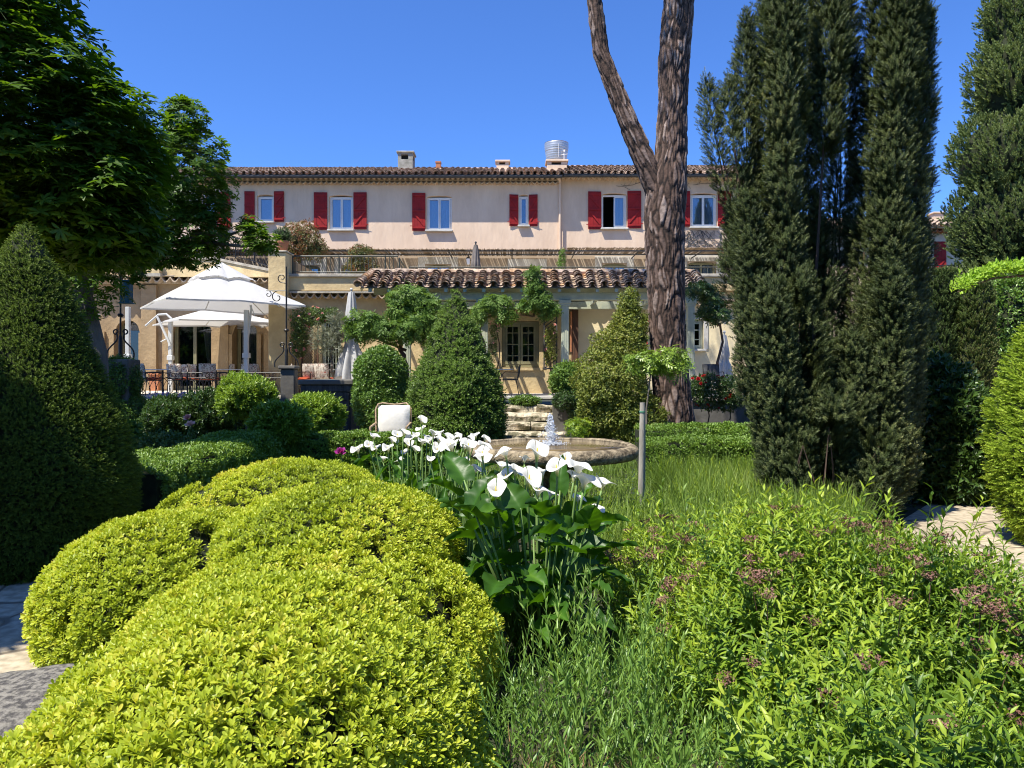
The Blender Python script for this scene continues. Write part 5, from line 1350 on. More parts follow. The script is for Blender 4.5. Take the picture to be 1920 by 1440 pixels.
for k, (lb, bl, n) in enumerate(MOUNDS):
    e = empty('pittosporum_shrub', lb, 'shrub', (bl[0][0], bl[0][1], 0), 'clipped yellow green shrubs')
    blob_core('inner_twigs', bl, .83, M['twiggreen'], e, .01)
    P, N = blobs_shell(bl, n, seed=40 + k, depth=.13, rough=.045, rf=4.5, zmin=.03, cut=.91)
    near = np.zeros(len(P), bool)
    for j, oth in enumerate(MOUNDS):
        if j != k:
            for c_ in oth[1]: near |= (((P - np.array(c_[:3])) / (np.array(c_[3:]) * 1.08)) ** 2).sum(1) < 1
    P, N = P[~near], N[~near]
    q = nz3(P, 5.5, 60 + k) + .6 * nz3(P, 14, 70 + k) > -.72; P, N = P[q], N[q]
    scatter('foliage', PIT, P, up(N, .9, .42, k), (.74, .78, .84, .86)[k], L_['pitto'], e, seed=k, rvar=.6, patch=.42, patchf=3.2)

# ---------- clipped yew cones
def cone_pts(cx, cy, z0, z1, prof, n, seed, rough=.03, front=True):
    r = np.random.RandomState(seed); t = r.uniform(0, 1, n * 3); th = r.uniform(0, 2 * PI, n * 3)
    rad = np.interp(t, [p[0] for p in prof], [p[1] for p in prof]); keep = r.uniform(0, max(p[1] for p in prof), n * 3) < rad
    if front: keep &= (np.sin(th) < .35)
    t, th, rad = t[keep][:n], th[keep][:n], rad[keep][:n]
    d = np.stack([np.cos(th), np.sin(th), np.zeros_like(th)], 1); P = np.array([cx, cy, z0]) + d * rad[:, None]; P[:, 2] += t * (z1 - z0)
    k = rough * (nz3(P, 5, seed) + .8 * nz3(P, 14, seed + 1)) - rough * 1.5 * r.uniform(0, 1, len(t)) ** 2
    P[:, :2] += d[:, :2] * k[:, None]
    dt = .02; sl = -(np.interp(t + dt, [p[0] for p in prof], [p[1] for p in prof]) - np.interp(t - dt, [p[0] for p in prof], [p[1] for p in prof])) / (2 * dt * (z1 - z0))
    N = d.copy(); N[:, 2] = np.clip(sl, -.5, 3); N /= np.linalg.norm(N, axis=1, keepdims=True)
    return P, N
def cone_core(cx, cy, z0, z1, prof, s, m, parent):
    nv, nu = 30, 32; V = []; F = []
    for i in range(nv + 1):
        t = i / nv; r = float(np.interp(t, [p[0] for p in prof], [p[1] for p in prof])) * s
        for j in range(nu):
            a = 2 * PI * j / nu; p = np.array([[cx + r * math.cos(a), cy + r * math.sin(a), z0 + t * (z1 - z0) * (.985)]]); k = nz3(p, 6, 2)[0] * .03
            V.append((p[0, 0] + k * math.cos(a), p[0, 1] + k * math.sin(a), p[0, 2]))
    for i in range(nv):
        for j in range(nu): F.append([i * nu + j, i * nu + (j + 1) % nu, (i + 1) * nu + (j + 1) % nu, (i + 1) * nu + j])
    return raw_mesh('inner_twigs', np.array(V), np.array(F), m, parent, smooth=True)
def yewcone(label, u, Y, z1, prof, n, temps, lm, size, seed, z0=0.0, upv=.5, rough=.03, name='yew_cone', group=None, patch=.3):
    cx = X(u, Y) if u is not None else 0; e = empty(name, label, 'shrub', (cx, Y, z0), group)
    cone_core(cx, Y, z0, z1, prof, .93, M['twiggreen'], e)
    P, N = cone_pts(cx, Y, z0, z1, prof, n, seed, rough)
    scatter('foliage', temps, P - N * size * .03, up(N, upv, .35, seed), size, lm, e, seed=seed, patch=patch, patchf=2.5)
    mb = MB(); mb.tube([(cx, Y, -.05), (cx, Y, z0 + .35)], .05, 8); mb.build('trunk', M['bark_brown'], e)
    return e
PC = [(0, .78), (.08, .92), (.25, .98), (.45, .80), (.7, .50), (.88, .25), (.96, .11), (1, .02)]
yewcone('large dark yew cone at the left edge beside the paved path', 50, 6.3, 2.86, [(t, r * .89) for t, r in PC], 30000, YEW, L_['yewdark'], .82, 201, upv=.0, rough=.022)
yewcone('bright lime green yew cone at the right edge beside the pale path', 2070, 6.9, 3.05, [(t, r * 1.0) for t, r in [(0, .72), (.1, .88), (.3, .97), (.5, .84), (.7, .60), (.9, .28), (1, .04)]], 14000, YEW, L_['yewbright'], 1.3, 202, upv=.1, rough=.05)
yewcone('mid green yew cone with dense curly foliage left of the steps', 856, 15, Z(545, 15), [(0, .86), (.1, .93), (.25, .92), (.5, .69), (.75, .41), (.92, .20), (1, .04)], 8500, FARYEW, L_['yewmid'], 1.3, 203, z0=.28, upv=.2, rough=.09)
b = mb = MB(); mb.box(X(760, 15), X(960, 15), 14.2, 16.2, 0, .26, bev=.03); tag(mb.build('soil_bed', M['soil']), kind='structure')

def bush(name, label, blobs, n, temps, lm, size, seed, core=.85, upv=.5, jit=.4, depth=.3, rough=.1, rf=4, cat='shrub', group=None, zmin=.02, coremat='twiggreen', patch=.3, trunk=None, stems=None, parent=None, back=.55, loc=None, spin=None, cut=.8):
    c = blobs[0]; base = (c[0], c[1], 0) if loc is None else loc
    e = parent or empty(name, label, cat, base, group)
    if core: blob_core('inner_twigs', blobs, core, M[coremat], e, zmin)
    P, N = blobs_shell(blobs, n, seed, depth, rough, rf, zmin, cut, back)
    scatter('foliage', temps, P, up(N, upv, jit, seed), size, lm, e, seed=seed, patch=patch)
    if trunk:
        mb = MB()
        for pts, r in trunk: mb.tube(pts, r, 8)
        mb.build('trunk', M['bark_grey'], e, smooth='auto')
    return e
def B(u, v, Y, ru, rv, ry=None):
    """ellipsoid from its pixel centre/half sizes at distance Y"""
    rx, rz = ru / FPX * Y, rv / FPX * Y
    return (X(u, Y), Y, Z(v, Y), rx, ry if ry else rx, rz)

# ---------- mid ground shrubs
bush('ball_shrub', 'tall rounded glossy shrub left of the middle yew cone', [B(713, 745, 16.6, 50, 75), B(712, 700, 16.6, 48, 48), B(726, 775, 16.4, 40, 42)], 5200, BALL, L_['ball'], 1.05, 301, core=.84, depth=.22, rough=.10, upv=.4)
bz = [B(1180, 582, 14.5, 17, 34), B(1178, 622, 14.5, 30, 36), B(1165, 660, 14.5, 48, 40), B(1150, 730, 14.4, 66, 70), B(1175, 775, 14.3, 62, 60), B(1120, 775, 14.3, 36, 55)]
bush('bronze_shrub', 'loose cone shaped bronze green shrub between the steps and the pine trunk', bz, 6800, BALL, L_['bronze'], .95, 302, core=.55, depth=.6, rough=.24, rf=5, upv=.3, zmin=.1)
def standard(label, u, Y, vc, ru, rv, seed, n=1500, group='clipped bay standards behind the low hedge', lm='bay', temps=None, v0=None):
    bl = [B(u, vc, Y, ru, rv), B(u - ru * .3, vc - rv * .3, Y, ru * .65, rv * .75), B(u + ru * .35, vc + rv * .1, Y, ru * .7, rv * .7)]; x = X(u, Y)
    return bush('bay_standard', label, bl, n, temps or BAY, L_[lm], 1.1, seed, core=.55, depth=.6, rough=.24, rf=6, upv=.9, group=group, trunk=[([(x, Y, 0), (x + .01, Y, Z(vc, Y) - .05)], [.022, .018])], cat='shrub')
standard('rounded bay standard standing highest in front of the iron fence', 462, 13.5, 747, 50, 36, 310)
standard('smaller bay standard on a bare stem before the low hedge', 524, 11.2, 800, 40, 30, 311)
standard('bay standard in front of the dark wooden cabinet', 590, 13.2, 782, 46, 32, 312)
standard('loose dark green bush left of the highest bay standard', 395, 14.5, 778, 42, 34, 313, group='dark shrubs below the terrace wall', lm='laurel')
standard('dark low bush below the violet flowers', 320, 14.8, 790, 46, 34, 314, group='dark shrubs below the terrace wall', lm='laurel')
# bright leafy standard in front of pine
e = bush('leafy_standard', 'bright green airy standard with a flat wide head before the pine trunk', [B(1235, 680, 12.6, 58, 26, .3), B(1262, 672, 12.6, 30, 22, .25), B(1200, 682, 12.6, 24, 20, .2)], 520, WIS, L_['bay'], .62, 320, core=0, depth=.9, rough=.15, upv=.6, back=1,
         trunk=[([(X(1212, 12.6), 12.6, 0), (X(1212, 12.6), 12.6, 1.0), (X(1222, 12.6), 12.6, 1.75)], [.018, .014, .01]), ([(X(1220, 12.6), 12.6, 1.7), (X(1260, 12.6), 12.6, 1.82)], [.01, .006])])
bush('potted_shrub', 'pale green large leaved shrub in a bowl beside the portico post', [B(1064, 712, 18.6, 30, 28), B(1085, 728, 18.5, 22, 22)], 800, BALL, L_['wist'], 1.5, 321, core=.6, depth=.5, rough=.12, zmin=.3)
# dark bank under it
bush('hanging_shrub', 'deep green shade plants spilling beside the top of the steps', [B(1060, 752, 18.2, 22, 15), B(1086, 772, 18.2, 20, 26)], 900, BALL, L_['laurel'], .9, 322, core=.85, depth=.3)
bush('step_plant', 'low strip of green plants under the terrace slab at the top of the steps', [B(985, 752, 20.1, 30, 7, .15)], 300, BALL, L_['ball'], .9, 3221, core=.85, depth=.3)
bush('fern_clump', 'fresh green ferny clump at the foot of the bronze shrub', [B(1085, 802, 14.0, 26, 20, .25)], 260, WIS, L_['spirea'], .5, 323, core=0, depth=.9, back=1, zmin=.02)

# ---------- box hedges
def hedge(label, pts, w, h, n, seed, lm='box', size=1.75, z0=0, group='low clipped box hedges', jit=.35):
    e = empty('box_hedge', label, 'hedge', (pts[0][0], pts[0][1], 0), group); r = np.random.RandomState(seed)
    A = np.array(pts, float); seg = np.linalg.norm(A[1:] - A[:-1], axis=1); cum = np.concatenate([[0], np.cumsum(seg)]); Lt = cum[-1]
    def at(s): return np.stack([np.interp(s, cum, A[:, 0]), np.interp(s, cum, A[:, 1])], -1)
    def nrm(s):
        d = at(np.clip(s + .05, 0, Lt)) - at(np.clip(s - .05, 0, Lt)); d /= np.linalg.norm(d, axis=-1, keepdims=True) + 1e-9; return np.stack([-d[..., 1], d[..., 0]], -1)
    s = r.uniform(0, Lt, n); q = r.uniform(0, w + 2 * h, n); c = at(s); nn = nrm(s); P = np.zeros((n, 3)); N = np.zeros((n, 3))
    side = np.where(q < h, -1, np.where(q < h + w, 0, 1)); off = np.where(side == 0, q - h - w / 2, side * w / 2); zz = np.where(side == -1, q, np.where(side == 1, q - h - w, h))
    P[:, :2] = c + nn * off[:, None]; P[:, 2] = z0 + zz; N[:, :2] = nn * side[:, None]; N[:, 2] = (side == 0)
    k = .04 * nz3(P, 5, seed) + .045 * nz3(P, 14, seed); P += N * k[:, None]
    ed = (np.abs(off) / (w / 2)) ** 6 * (zz / h) ** 6; P[:, 2] -= ed * .05
    ss = np.linspace(0, Lt, max(3, int(Lt / .15))); cc = at(ss); nn2 = nrm(ss); rows = []
    for (o_, z_) in ((-1, .0), (-1, .9), (-.9, 1), (.9, 1), (1, .9), (1, 0)): rows.append([(cc[i, 0] + nn2[i, 0] * o_ * w / 2 * .9, cc[i, 1] + nn2[i, 1] * o_ * w / 2 * .9, z0 + z_ * (h - .035)) for i in range(len(ss))])
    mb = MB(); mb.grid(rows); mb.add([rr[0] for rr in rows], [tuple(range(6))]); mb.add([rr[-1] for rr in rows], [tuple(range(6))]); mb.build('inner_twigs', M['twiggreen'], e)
    scatter('foliage', BOX, P, up(N, .5, jit, seed), size, L_[lm], e, seed=seed, patch=.3)
    return e
hedge('box hedge running back beside the large dark yew cone', [(-3.72, 7.1), (-3.78, 9.2), (-3.85, 11.2)], .75, .67, 7500, 401)
hedge('box hedge crossing behind the yellow green mounds', [(-4.2, 11.5), (-2.6, 11.5), (-1.2, 11.4)], .6, .63, 5600, 402)
hedge('farther box hedge ending in a rounded knob by the rattan chair', [(-3.9, 13.2), (-2.4, 13.2), (-1.6, 12.9)], .7, .42, 2600, 403)
hedge('dark box hedge at the foot of the terrace wall', [(-8.5, 16.5), (-4.4, 16.5)], .8, .55, 2200, 404)
hedge('box hedge row right of the fountain, nearer the grass', [(1.9, 11.0), (4.0, 11.0)], .7, .60, 4200, 405)
hedge('box hedge row farther back below the pine', [(2.1, 12.4), (4.6, 12.4)], .8, .68, 3900, 406)
hedge('shaded box hedge along the path behind the tall yew', [(4.6, 12.0), (7.0, 12.3)], .8, .6, 2000, 407)

# ---------- tall upright yew
ty = empty('upright_yew', 'tall dark many stemmed upright yew rising out of frame at the right', 'tree', (X(1560, 8.7), 8.7, 0))
cols = [(1400, 520, 1320, 152, 19, .1), (1405, 600, 1364, 158, 19, -.1), (1412, 760, 1397, 32, 24, 0), (1445, 890, 1393, 380, 28, -.35), (1425, 780, 1372, 400, 28, .15), (1462, 940, 1440, -60, 38, .2), (1455, 930, 1475, -100, 40, -.3), (1500, 900, 1515, -80, 38, .35),
        (1520, 940, 1562, -120, 34, -.1), (1560, 940, 1592, -60, 30, .45), (1610, 940, 1655, -60, 36, .1), (1640, 930, 1690, -90, 38, -.25), (1676, 920, 1724, -40, 38, .3), (1690, 930, 1730, 30, 21, -.1),
        (1500, 960, 1488, 520, 46, -.55), (1590, 960, 1585, 640, 50, -.5), (1660, 940, 1655, 520, 42, -.55), (1480, 960, 1436, 520, 36, -.6), (1545, 960, 1540, 760, 50, -.75), (1500, 960, 1490, 800, 38, -.8), (1630, 965, 1632, 800, 44, -.8)]
Ps = []; Ds = []; Ss = []; r = np.random.RandomState(5); stems = MB()
for (ub, vb, ut, vt, rp, dy) in cols:
    Y = 8.7 + dy; A0 = np.array([X(ub, Y), Y, Z(vb, Y)]); A1 = np.array([X(ut, Y), Y + dy * .3, Z(vt, Y)]); Ln = np.linalg.norm(A1 - A0); R0 = rp / FPX * Y * .86
    n = int(Ln * R0 * 2100); t = r.uniform(0, 1, n); a = r.uniform(0, 2 * PI, n); keep = (np.sin(a) < .5) | (r.uniform(size=n) < .35); t, a = t[keep], a[keep]
    prof = np.interp(t, [0, .12, .3, .8, .93, 1], [.55, .9, 1, .85, .5, .08]); bumps = 1 + .22 * np.sin(t * Ln * 7 + rp) + .0
    c = A0 + (A1 - A0) * t[:, None]; c += np.stack([.04 * np.sin(t * 9 + ub), .04 * np.cos(t * 8 + ub), 0 * t], 1)
    rr = R0 * prof * bumps * (1 - .6 * r.uniform(0, 1, len(t)) ** 1.4)
    rr *= 1 + .35 * nz3(np.stack([c[:, 0] * 2 + np.cos(a), c[:, 2], np.sin(a)], 1), 2.4, 9)
    d = np.stack([np.cos(a), np.sin(a), np.zeros(len(t))], 1); P = c + d * rr[:, None]
    holes = nz3(P * np.array([1, 1, .3]), 4.2, 77) + .5 * nz3(P * np.array([1, 1, .5]), 9, 78); k2 = holes > (-.62 if rp > 26 else -1.0); P = P[k2]; d = d[k2]
    K = 5; O = r.normal(size=(len(P), K, 3)); O /= np.linalg.norm(O, axis=2, keepdims=True); O[:, :, 2] = O[:, :, 2] * .9 + .25; O += d[:, None, :] * .5
    Pc = (P[:, None, :] + O * .040 * np.array([1, 1, 2.6]) * r.uniform(.5, 1.3, (len(P), K, 1))).reshape(-1, 3)
    Ss.append(np.full(len(Pc), min(.92, .42 + rp / 75.))); Ps.append(Pc); Ds.append((O * .6 + d[:, None, :] * .7 + np.array([0, 0, 1.05])).reshape(-1, 3) + r.normal(size=Pc.shape) * .25)
    for q in range(3):
        o = r.uniform(-.5, .5, 2) * R0 * 1.2; base = np.array([X(1555, 8.8) + (A0[0] - X(1555, 8.8)) * .55, 8.8 + dy * .5, 0.0])
        mid = A0 + (A1 - A0) * .35 + np.array([o[0], o[1], 0]); stems.tube([tuple(base + np.array([o[0], o[1], 0])), tuple((base + mid) / 2 + np.array([o[0] * .5, o[1] * .4, 0])), tuple(mid), tuple(A0 + (A1 - A0) * .80)], [.028, .02, .010, .003], 6)
P = np.concatenate(Ps); D = np.concatenate(Ds)
stems.build('stems', M['bark_brown'], ty, smooth='auto')
scatter('foliage', TALL, P, D, np.concatenate(Ss), L_['tallyew'], ty, seed=9, rvar=.6, patch=.25)
print('tall yew sprigs', len(P))

# ---------- cypress, columns, right side
cy = [(X(1918, 16.5), 16.5, z, rr, rr, 1.3) for z, rr in ((1.5, 1.45), (3.2, 1.52), (4.8, 1.52), (6.4, 1.38), (8.0, 1.12), (9.4, .8), (10.6, .42))]
e = bush('cypress_tree', 'tall dense grey green cypress at the right edge', cy, 15000, CYP, L_['cypress'], 1.5, 501, core=.84, depth=.18, rough=.16, rf=3.0, upv=1.1, jit=.35, back=.25, cat='tree', patch=.4, cut=.93)
mb = MB(); mb.tube([(cy[0][0], 16.5, -.05), (cy[0][0], 16.5, 1.6)], .2, 10); mb.build('trunk', M['bark_brown'], e)
def column(label, u, Y, vt, rp, seed):
    x = X(u, Y); rr = rp / FPX * Y; zt = Z(vt, Y); pr = [(0, rr * .85), (.1, rr), (.5, rr * 1.02), (.93, rr * .98), (.985, rr * .85), (1, rr * .3)]
    e = empty('clipped_cypress', label, 'shrub', (x, Y, 0), 'clipped cypress columns'); cone_core(x, Y, 0, zt, pr, .92, M['twiggreen'], e)
    P, N = cone_pts(x, Y, 0, zt, pr, 3600, seed, .05); scatter('foliage', CYP, P, up(N, 1.6, .3, seed), .9, L_['cypcol'], e, seed=seed, patch=.5, patchf=1.0)
    r = np.random.RandomState(seed); a = r.uniform(0, 6.28, 500); q = rr * np.sqrt(r.uniform(0, 1, 500)); P = np.stack([x + q * np.cos(a), Y + q * np.sin(a), np.full(500, zt - .03)], 1)
    scatter('foliage', CYP, P, up(np.tile([0, 0, 1.], (500, 1)), .5, .4, seed), .8, L_['cypcol'], e, seed=seed + 1)
column('dark flat topped cypress column nearest the tall yew', 1757, 13.2, 512, 32, 511)
column('dark flat topped cypress column, slightly shorter, left of the bright cone', 1822, 13.0, 537, 33, 512)
bush('laurel_bush', 'dark large leaved bush beside the pale path at the right', [B(1775, 800, 9.6, 55, 85, .5), B(1800, 880, 9.5, 62, 70, .55), B(1740, 880, 9.6, 50, 80, .5), B(1750, 735, 9.8, 34, 45, .3)], 2600, BAY, L_['laurel'], 1.5, 520, core=.78, depth=.35, rough=.14, upv=.2)
bush('background_shrub', 'mid green loose shrub behind the bright yew cone', [B(1890, 600, 14.6, 50, 75, .6), B(1860, 690, 14.6, 30, 60, .4), B(1905, 700, 14.3, 40, 60, .4)], 1600, BALL, L_['ball'], 1.3, 521, core=.85, depth=.3, rough=.14)
r = np.random.RandomState(3); t = r.uniform(0, 1, 260); P = np.stack([X(1795, 11) + (X(1960, 11) - X(1795, 11)) * t, 11 + r.normal(0, .1, 260), Z(545, 11) + (Z(505, 11) - Z(545, 11)) * np.minimum(1, t * 2.2) ** .7 + r.normal(0, .035, 260)], 1)
vn = empty('vine_branch', 'lime green leafy vine branch reaching in from the right edge above the columns', 'vine', (X(1960, 11), 11, 0))
scatter('foliage', BALL, P, np.array([0, -.7, .8]) + r.normal(size=P.shape) * .3, 1.15, L_['brightvine'], vn, seed=4)
mb = MB(); mb.tube([(X(2010, 11.2), 11.2, 0), (X(2000, 11.2), 11.2, 2.9), (X(1940, 11), 11, Z(515, 11)), (X(1860, 11), 11, Z(522, 11)), (X(1795, 11), 11, Z(548, 11))], [.04, .035, .02, .012, .005], 6); mb.build('stem', M['bark_brown'], vn)

# ---------- chestnuts
def limb(mb, p0, p1, r0, r1, bend=.1, seed=0, n=8):
    r = random.Random(seed); p0 = Vector(p0); p1 = Vector(p1); L0 = (p1 - p0).length; pts = []; rd = []
    for k in range(n + 1):
        t = k / n; q = p0.lerp(p1, t) + Vector((r.uniform(-1, 1), r.uniform(-1, 1), r.uniform(-.4, .4))) * bend * L0 * .12 * math.sin(PI * t); pts.append(q); rd.append(r0 + (r1 - r0) * t)
    mb.tube(pts, rd, 8)
def chestnut(label, base, blobs, n, seed, size=1.0, trunk=None, tr=.2, crotch=2.2, cores=True):
    e = empty('chestnut_tree', label, 'tree', (base[0], base[1], 0), 'horse chestnut trees on the left')
    mb = MB(); top = trunk[-1] if trunk else (base[0], base[1], crotch)
    pts = trunk or [(base[0], base[1], -.05), (base[0], base[1], crotch)]
    mb.tube(pts, [tr * (1 - .3 * k / (len(pts) - 1)) for k in range(len(pts))], 12)
    for k, b in enumerate(blobs): limb(mb, top, b[:3], tr * .4, .02, .8, seed + k)
    mb.build('trunk', M['bark_grey'], e, smooth='auto')
    P, N = blobs_shell(blobs, n, seed, .55, .24, 2.4, None, .62, 1)
    D = up(N, .55, .35, seed)
    # leaf fans hang outward: template fan spreads along +X, so turn spin so +X points outward/down
    scatter('crown', CHE, P, up(np.tile([0, 0, 1.], (len(P), 1)) * .9 + N * .45, 0, .25, seed), size, L_['chestnut'], e, seed=seed, rvar=.6, patch=.3)
    return e
chestnut('nearest dark horse chestnut filling the upper left corner', (-7.6, 9.6), [(-6.5, 9.2, 4.4, 1.7, 1.5, 1.35), (-5.3, 9.3, 3.95, .95, 1.1, .95), (-5.2, 9.4, 4.45, .8, .9, .8), (-6.3, 9.1, 5.2, 1.2, 1.2, .95), (-5.1, 9.6, 3.45, .6, .8, .5), (-6.6, 9.0, 6.4, 1.1, 1.1, .75), (-6.3, 9.6, 3.4, 1.1, .9, .6), (-7.6, 9.4, 3.4, 1.2, 1.2, 1.6)], 6800, 601, 1.05, tr=.22)
chestnut('taller horse chestnut behind, with a rounded crown and a branch reaching over the parasol', (-8.6, 15.6), [(-6.55, 15, 5.5, .88, .9, 1.15), (-6.6, 15, 6.75, .5, .5, .55), (-7.7, 15.2, 5.2, 1.0, 1.0, 1.5), (-6.35, 15, 4.35, .8, .7, .62), (-6.0, 14.9, 5.0, .42, .5, .6), (-5.25, 14.9, 4.5, .28, .3, .34), (-4.92, 14.8, 4.2, .34, .3, .26), (-6.9, 14.8, 4.05, .6, .5, .4), (-8.7, 15.4, 4.3, 1.0, .9, 1.3)], 4200, 602, .85, trunk=[(X(188, 15.5), 15.5, -.05), (X(180, 15.5), 15.5, 2.0), (X(155, 15.5), 15.5, 3.2), (X(165, 15.5), 15.5, 4.0)], tr=.24)
chestnut('horse chestnut whose crown overhangs the left path', (-8.4, 3.2), [(-5.75, 3.6, 4.7, 1.1, 1.15, .7), (-6.3, 2.6, 5.0, 1.3, 1.3, .9), (-7.8, 2.2, 5.6, 1.4, 1.2, 1.2)], 3200, 603, 1.5, tr=.25)
chestnut('horse chestnut far back at the left edge', (-13.2, 19.5), [(-12.6, 19.0, 4.9, 1.8, 1.5, 1.5), (-10.9, 17.2, 5.8, 1.6, 1.2, 1.2), (-9.2, 17.2, 6.0, 1.2, 1.0, .9), (-13.0, 18.5, 6.5, 1.5, 1.5, 1.2)], 3600, 604, 1.3, tr=.24)

# ---------- pine
pn = empty('pine_tree', 'forked pine with thick plated bark towering in front of the house', 'tree', (X(1258, 14.5), 14.5, 0))
YP = 14.5
def worley(Pq, seed, cell):
    """distance to nearest two feature points on the unrolled bark (s = arc length, z)"""
    return None
def barkmesh(name, axis, parent, seed, nu=110, dz=.022):
    A = np.array(axis, float); z = A[:, 2]; zs = np.arange(z[0], z[-1], dz); nv = len(zs)
    cx = np.interp(zs, z, A[:, 0]); cyy = np.interp(zs, z, A[:, 1]); rad = np.interp(zs, z, A[:, 3])
    ker = np.ones(9) / 9; pad = lambda q: np.convolve(np.pad(q, 4, mode='edge'), ker, 'valid'); cx, cyy, rad = pad(cx), pad(cyy), pad(rad)
    th = np.linspace(0, 2 * PI, nu, endpoint=False); T, Zg = np.meshgrid(th, zs); Rg = np.repeat(rad[:, None], nu, 1); R0 = float(np.mean(rad))
    r = np.random.RandomState(seed); H = z[-1] - z[0]; cw, ch = .058, .40; nc = max(5, int(2 * PI * R0 / cw)); nr = int(H / ch) + 2
    ci, cj = np.meshgrid(np.arange(nc), np.arange(-1, nr + 1)); fx = (ci + .5 + r.uniform(-.48, .48, ci.shape) + .5 * (cj % 2)) * (2 * PI / nc); fz = z[0] + (cj + .5 + r.uniform(-.48, .48, ci.shape)) * ch
    fx, fz = fx.ravel(), fz.ravel(); val = r.uniform(0, 1, len(fx)); d1 = np.full(T.shape, 9.); d2 = np.full(T.shape, 9.); idv = np.zeros(T.shape)
    Tw = T + .20 * nz3(np.stack([np.cos(T) * 2, np.sin(T) * 2, Zg * 2.2], -1).reshape(-1, 3), 2.2, seed).reshape(T.shape)
    Zw = Zg + .12 * nz3(np.stack([np.cos(T) * 2, np.sin(T) * 2, Zg], -1).reshape(-1, 3), 3.5, seed + 1).reshape(T.shape)
    for k in range(len(fx)):
        i0 = np.searchsorted(zs, fz[k] - .6); i1 = np.searchsorted(zs, fz[k] + .6)
        if i1 <= i0: continue
        dx = np.abs((Tw[i0:i1] - fx[k] + PI) % (2 * PI) - PI) * R0 / cw; d = np.sqrt(dx ** 2 + ((Zw[i0:i1] - fz[k]) / ch) ** 2)
        a, b = d1[i0:i1], d2[i0:i1]; near = d < a; b[...] = np.where(near, a, np.minimum(b, d)); a[...] = np.where(near, d, a); idv[i0:i1] = np.where(near, val[k], idv[i0:i1])
    edge = np.clip((d2 - d1 - .05) / .34, 0, 1) ** .8
    dsp = .021 * edge + .022 * (idv - .5) * edge + .010 * nz3(np.stack([np.cos(T) * 3, np.sin(T) * 3, Zg * 3], -1).reshape(-1, 3), 5, seed + 2).reshape(T.shape)
    Rr = Rg + dsp; V = np.stack([cx[:, None] + Rr * np.cos(T), cyy[:, None] + Rr * np.sin(T), Zg], -1).reshape(-1, 3)
    i, j = np.meshgrid(np.arange(nv - 1), np.arange(nu), indexing='ij'); F = np.stack([i * nu + j, i * nu + (j + 1) % nu, (i + 1) * nu + (j + 1) % nu, (i + 1) * nu + j], -1).reshape(-1, 4)
    return V, F, np.clip(idv * edge * .85 + .15 * edge, 0, 1).ravel()
def pinemat():
    m, N, L, b = newmat('pine_bark'); at = N.new('ShaderNodeAttribute'); at.attribute_name = 'rnd'
    cr = N.new('ShaderNodeValToRGB'); e = cr.color_ramp.elements; e.new(.3); e.new(.6)
    for q, (p_, c) in enumerate([(0, (.014, .010, .008)), (.25, (.085, .052, .036)), (.6, (.17, .122, .10)), (1, (.32, .26, .22))]): e[q].position = p_; e[q].color = (*c, 1)
    L.new(at.outputs['Fac'], cr.inputs[0]); tc = N.new('ShaderNodeTexCoord'); nz = N.new('ShaderNodeTexNoise'); nz.inputs['Scale'].default_value = 14; nz.inputs['Detail'].default_value = 9; L.new(tc.outputs['Object'], nz.inputs['Vector'])
    r2 = N.new('ShaderNodeValToRGB'); r2.color_ramp.elements[0].position = .35; r2.color_ramp.elements[1].position = .65; r2.color_ramp.elements[0].color = (.6, .55, .52, 1); r2.color_ramp.elements[1].color = (1.15, 1.1, 1.08, 1); L.new(nz.outputs[0], r2.inputs[0])
    mx = N.new('ShaderNodeVectorMath'); mx.operation = 'MULTIPLY'; L.new(cr.outputs[0], mx.inputs[0]); L.new(r2.outputs[0], mx.inputs[1]); L.new(mx.outputs[0], b.inputs['Base Color']); b.inputs['Roughness'].default_value = .95
    bp = N.new('ShaderNodeBump'); bp.inputs['Strength'].default_value = .8; bp.inputs['Distance'].default_value = .02; L.new(nz.outputs[0], bp.inputs['Height']); L.new(bp.outputs[0], b.inputs['Normal']); return m
M['pine'] = pinemat()
def ax(rows, y=YP): return [(X(u, y), y + dy, Z(v, y), w / 2 / FPX * y - .018) for u, v, w, dy in rows]
main_ax = ax([(1268, 862, 84, 0), (1267, 800, 72, 0), (1258, 720, 69, 0), (1251, 620, 66, 0), (1250, 560, 68, 0), (1247, 470, 72, 0), (1246, 400, 76, 0), (1250, 350, 76, 0), (1258, 290, 60, 0), (1262, 200, 53, 0), (1264, 100, 58, 0), (1273, 0, 56, 0), (1284, -160, 48, .1), (1300, -420, 34, .4)])
left_ax = ax([(1243, 400, 46, -.05), (1228, 352, 46, -.05), (1207, 300, 44, -.05), (1185, 250, 40, -.05), (1165, 200, 37, -.05), (1145, 150, 34, -.05), (1126, 100, 31, -.05), (1114, 0, 28, -.05), (1100, -120, 28, 0), (1060, -380, 18, .3)])
Vs = []; Fs = []; Q = []; b_ = 0
for k, a_ in enumerate((main_ax, left_ax)):
    V, F, q = barkmesh('trunk', a_, pn, 31 + k, 150 if k == 0 else 90, .018); Vs.append(V); Fs.append(F + b_); Q.append(q); b_ += len(V)
raw_mesh('trunk', np.concatenate(Vs), np.concatenate(Fs), M['pine'], pn, smooth=True, rnd=np.concatenate(Q))
L_['pine'] = leafmat('pine_needles', [(.04, .08, .02), (.08, .13, .03)], .15, .5, .3)
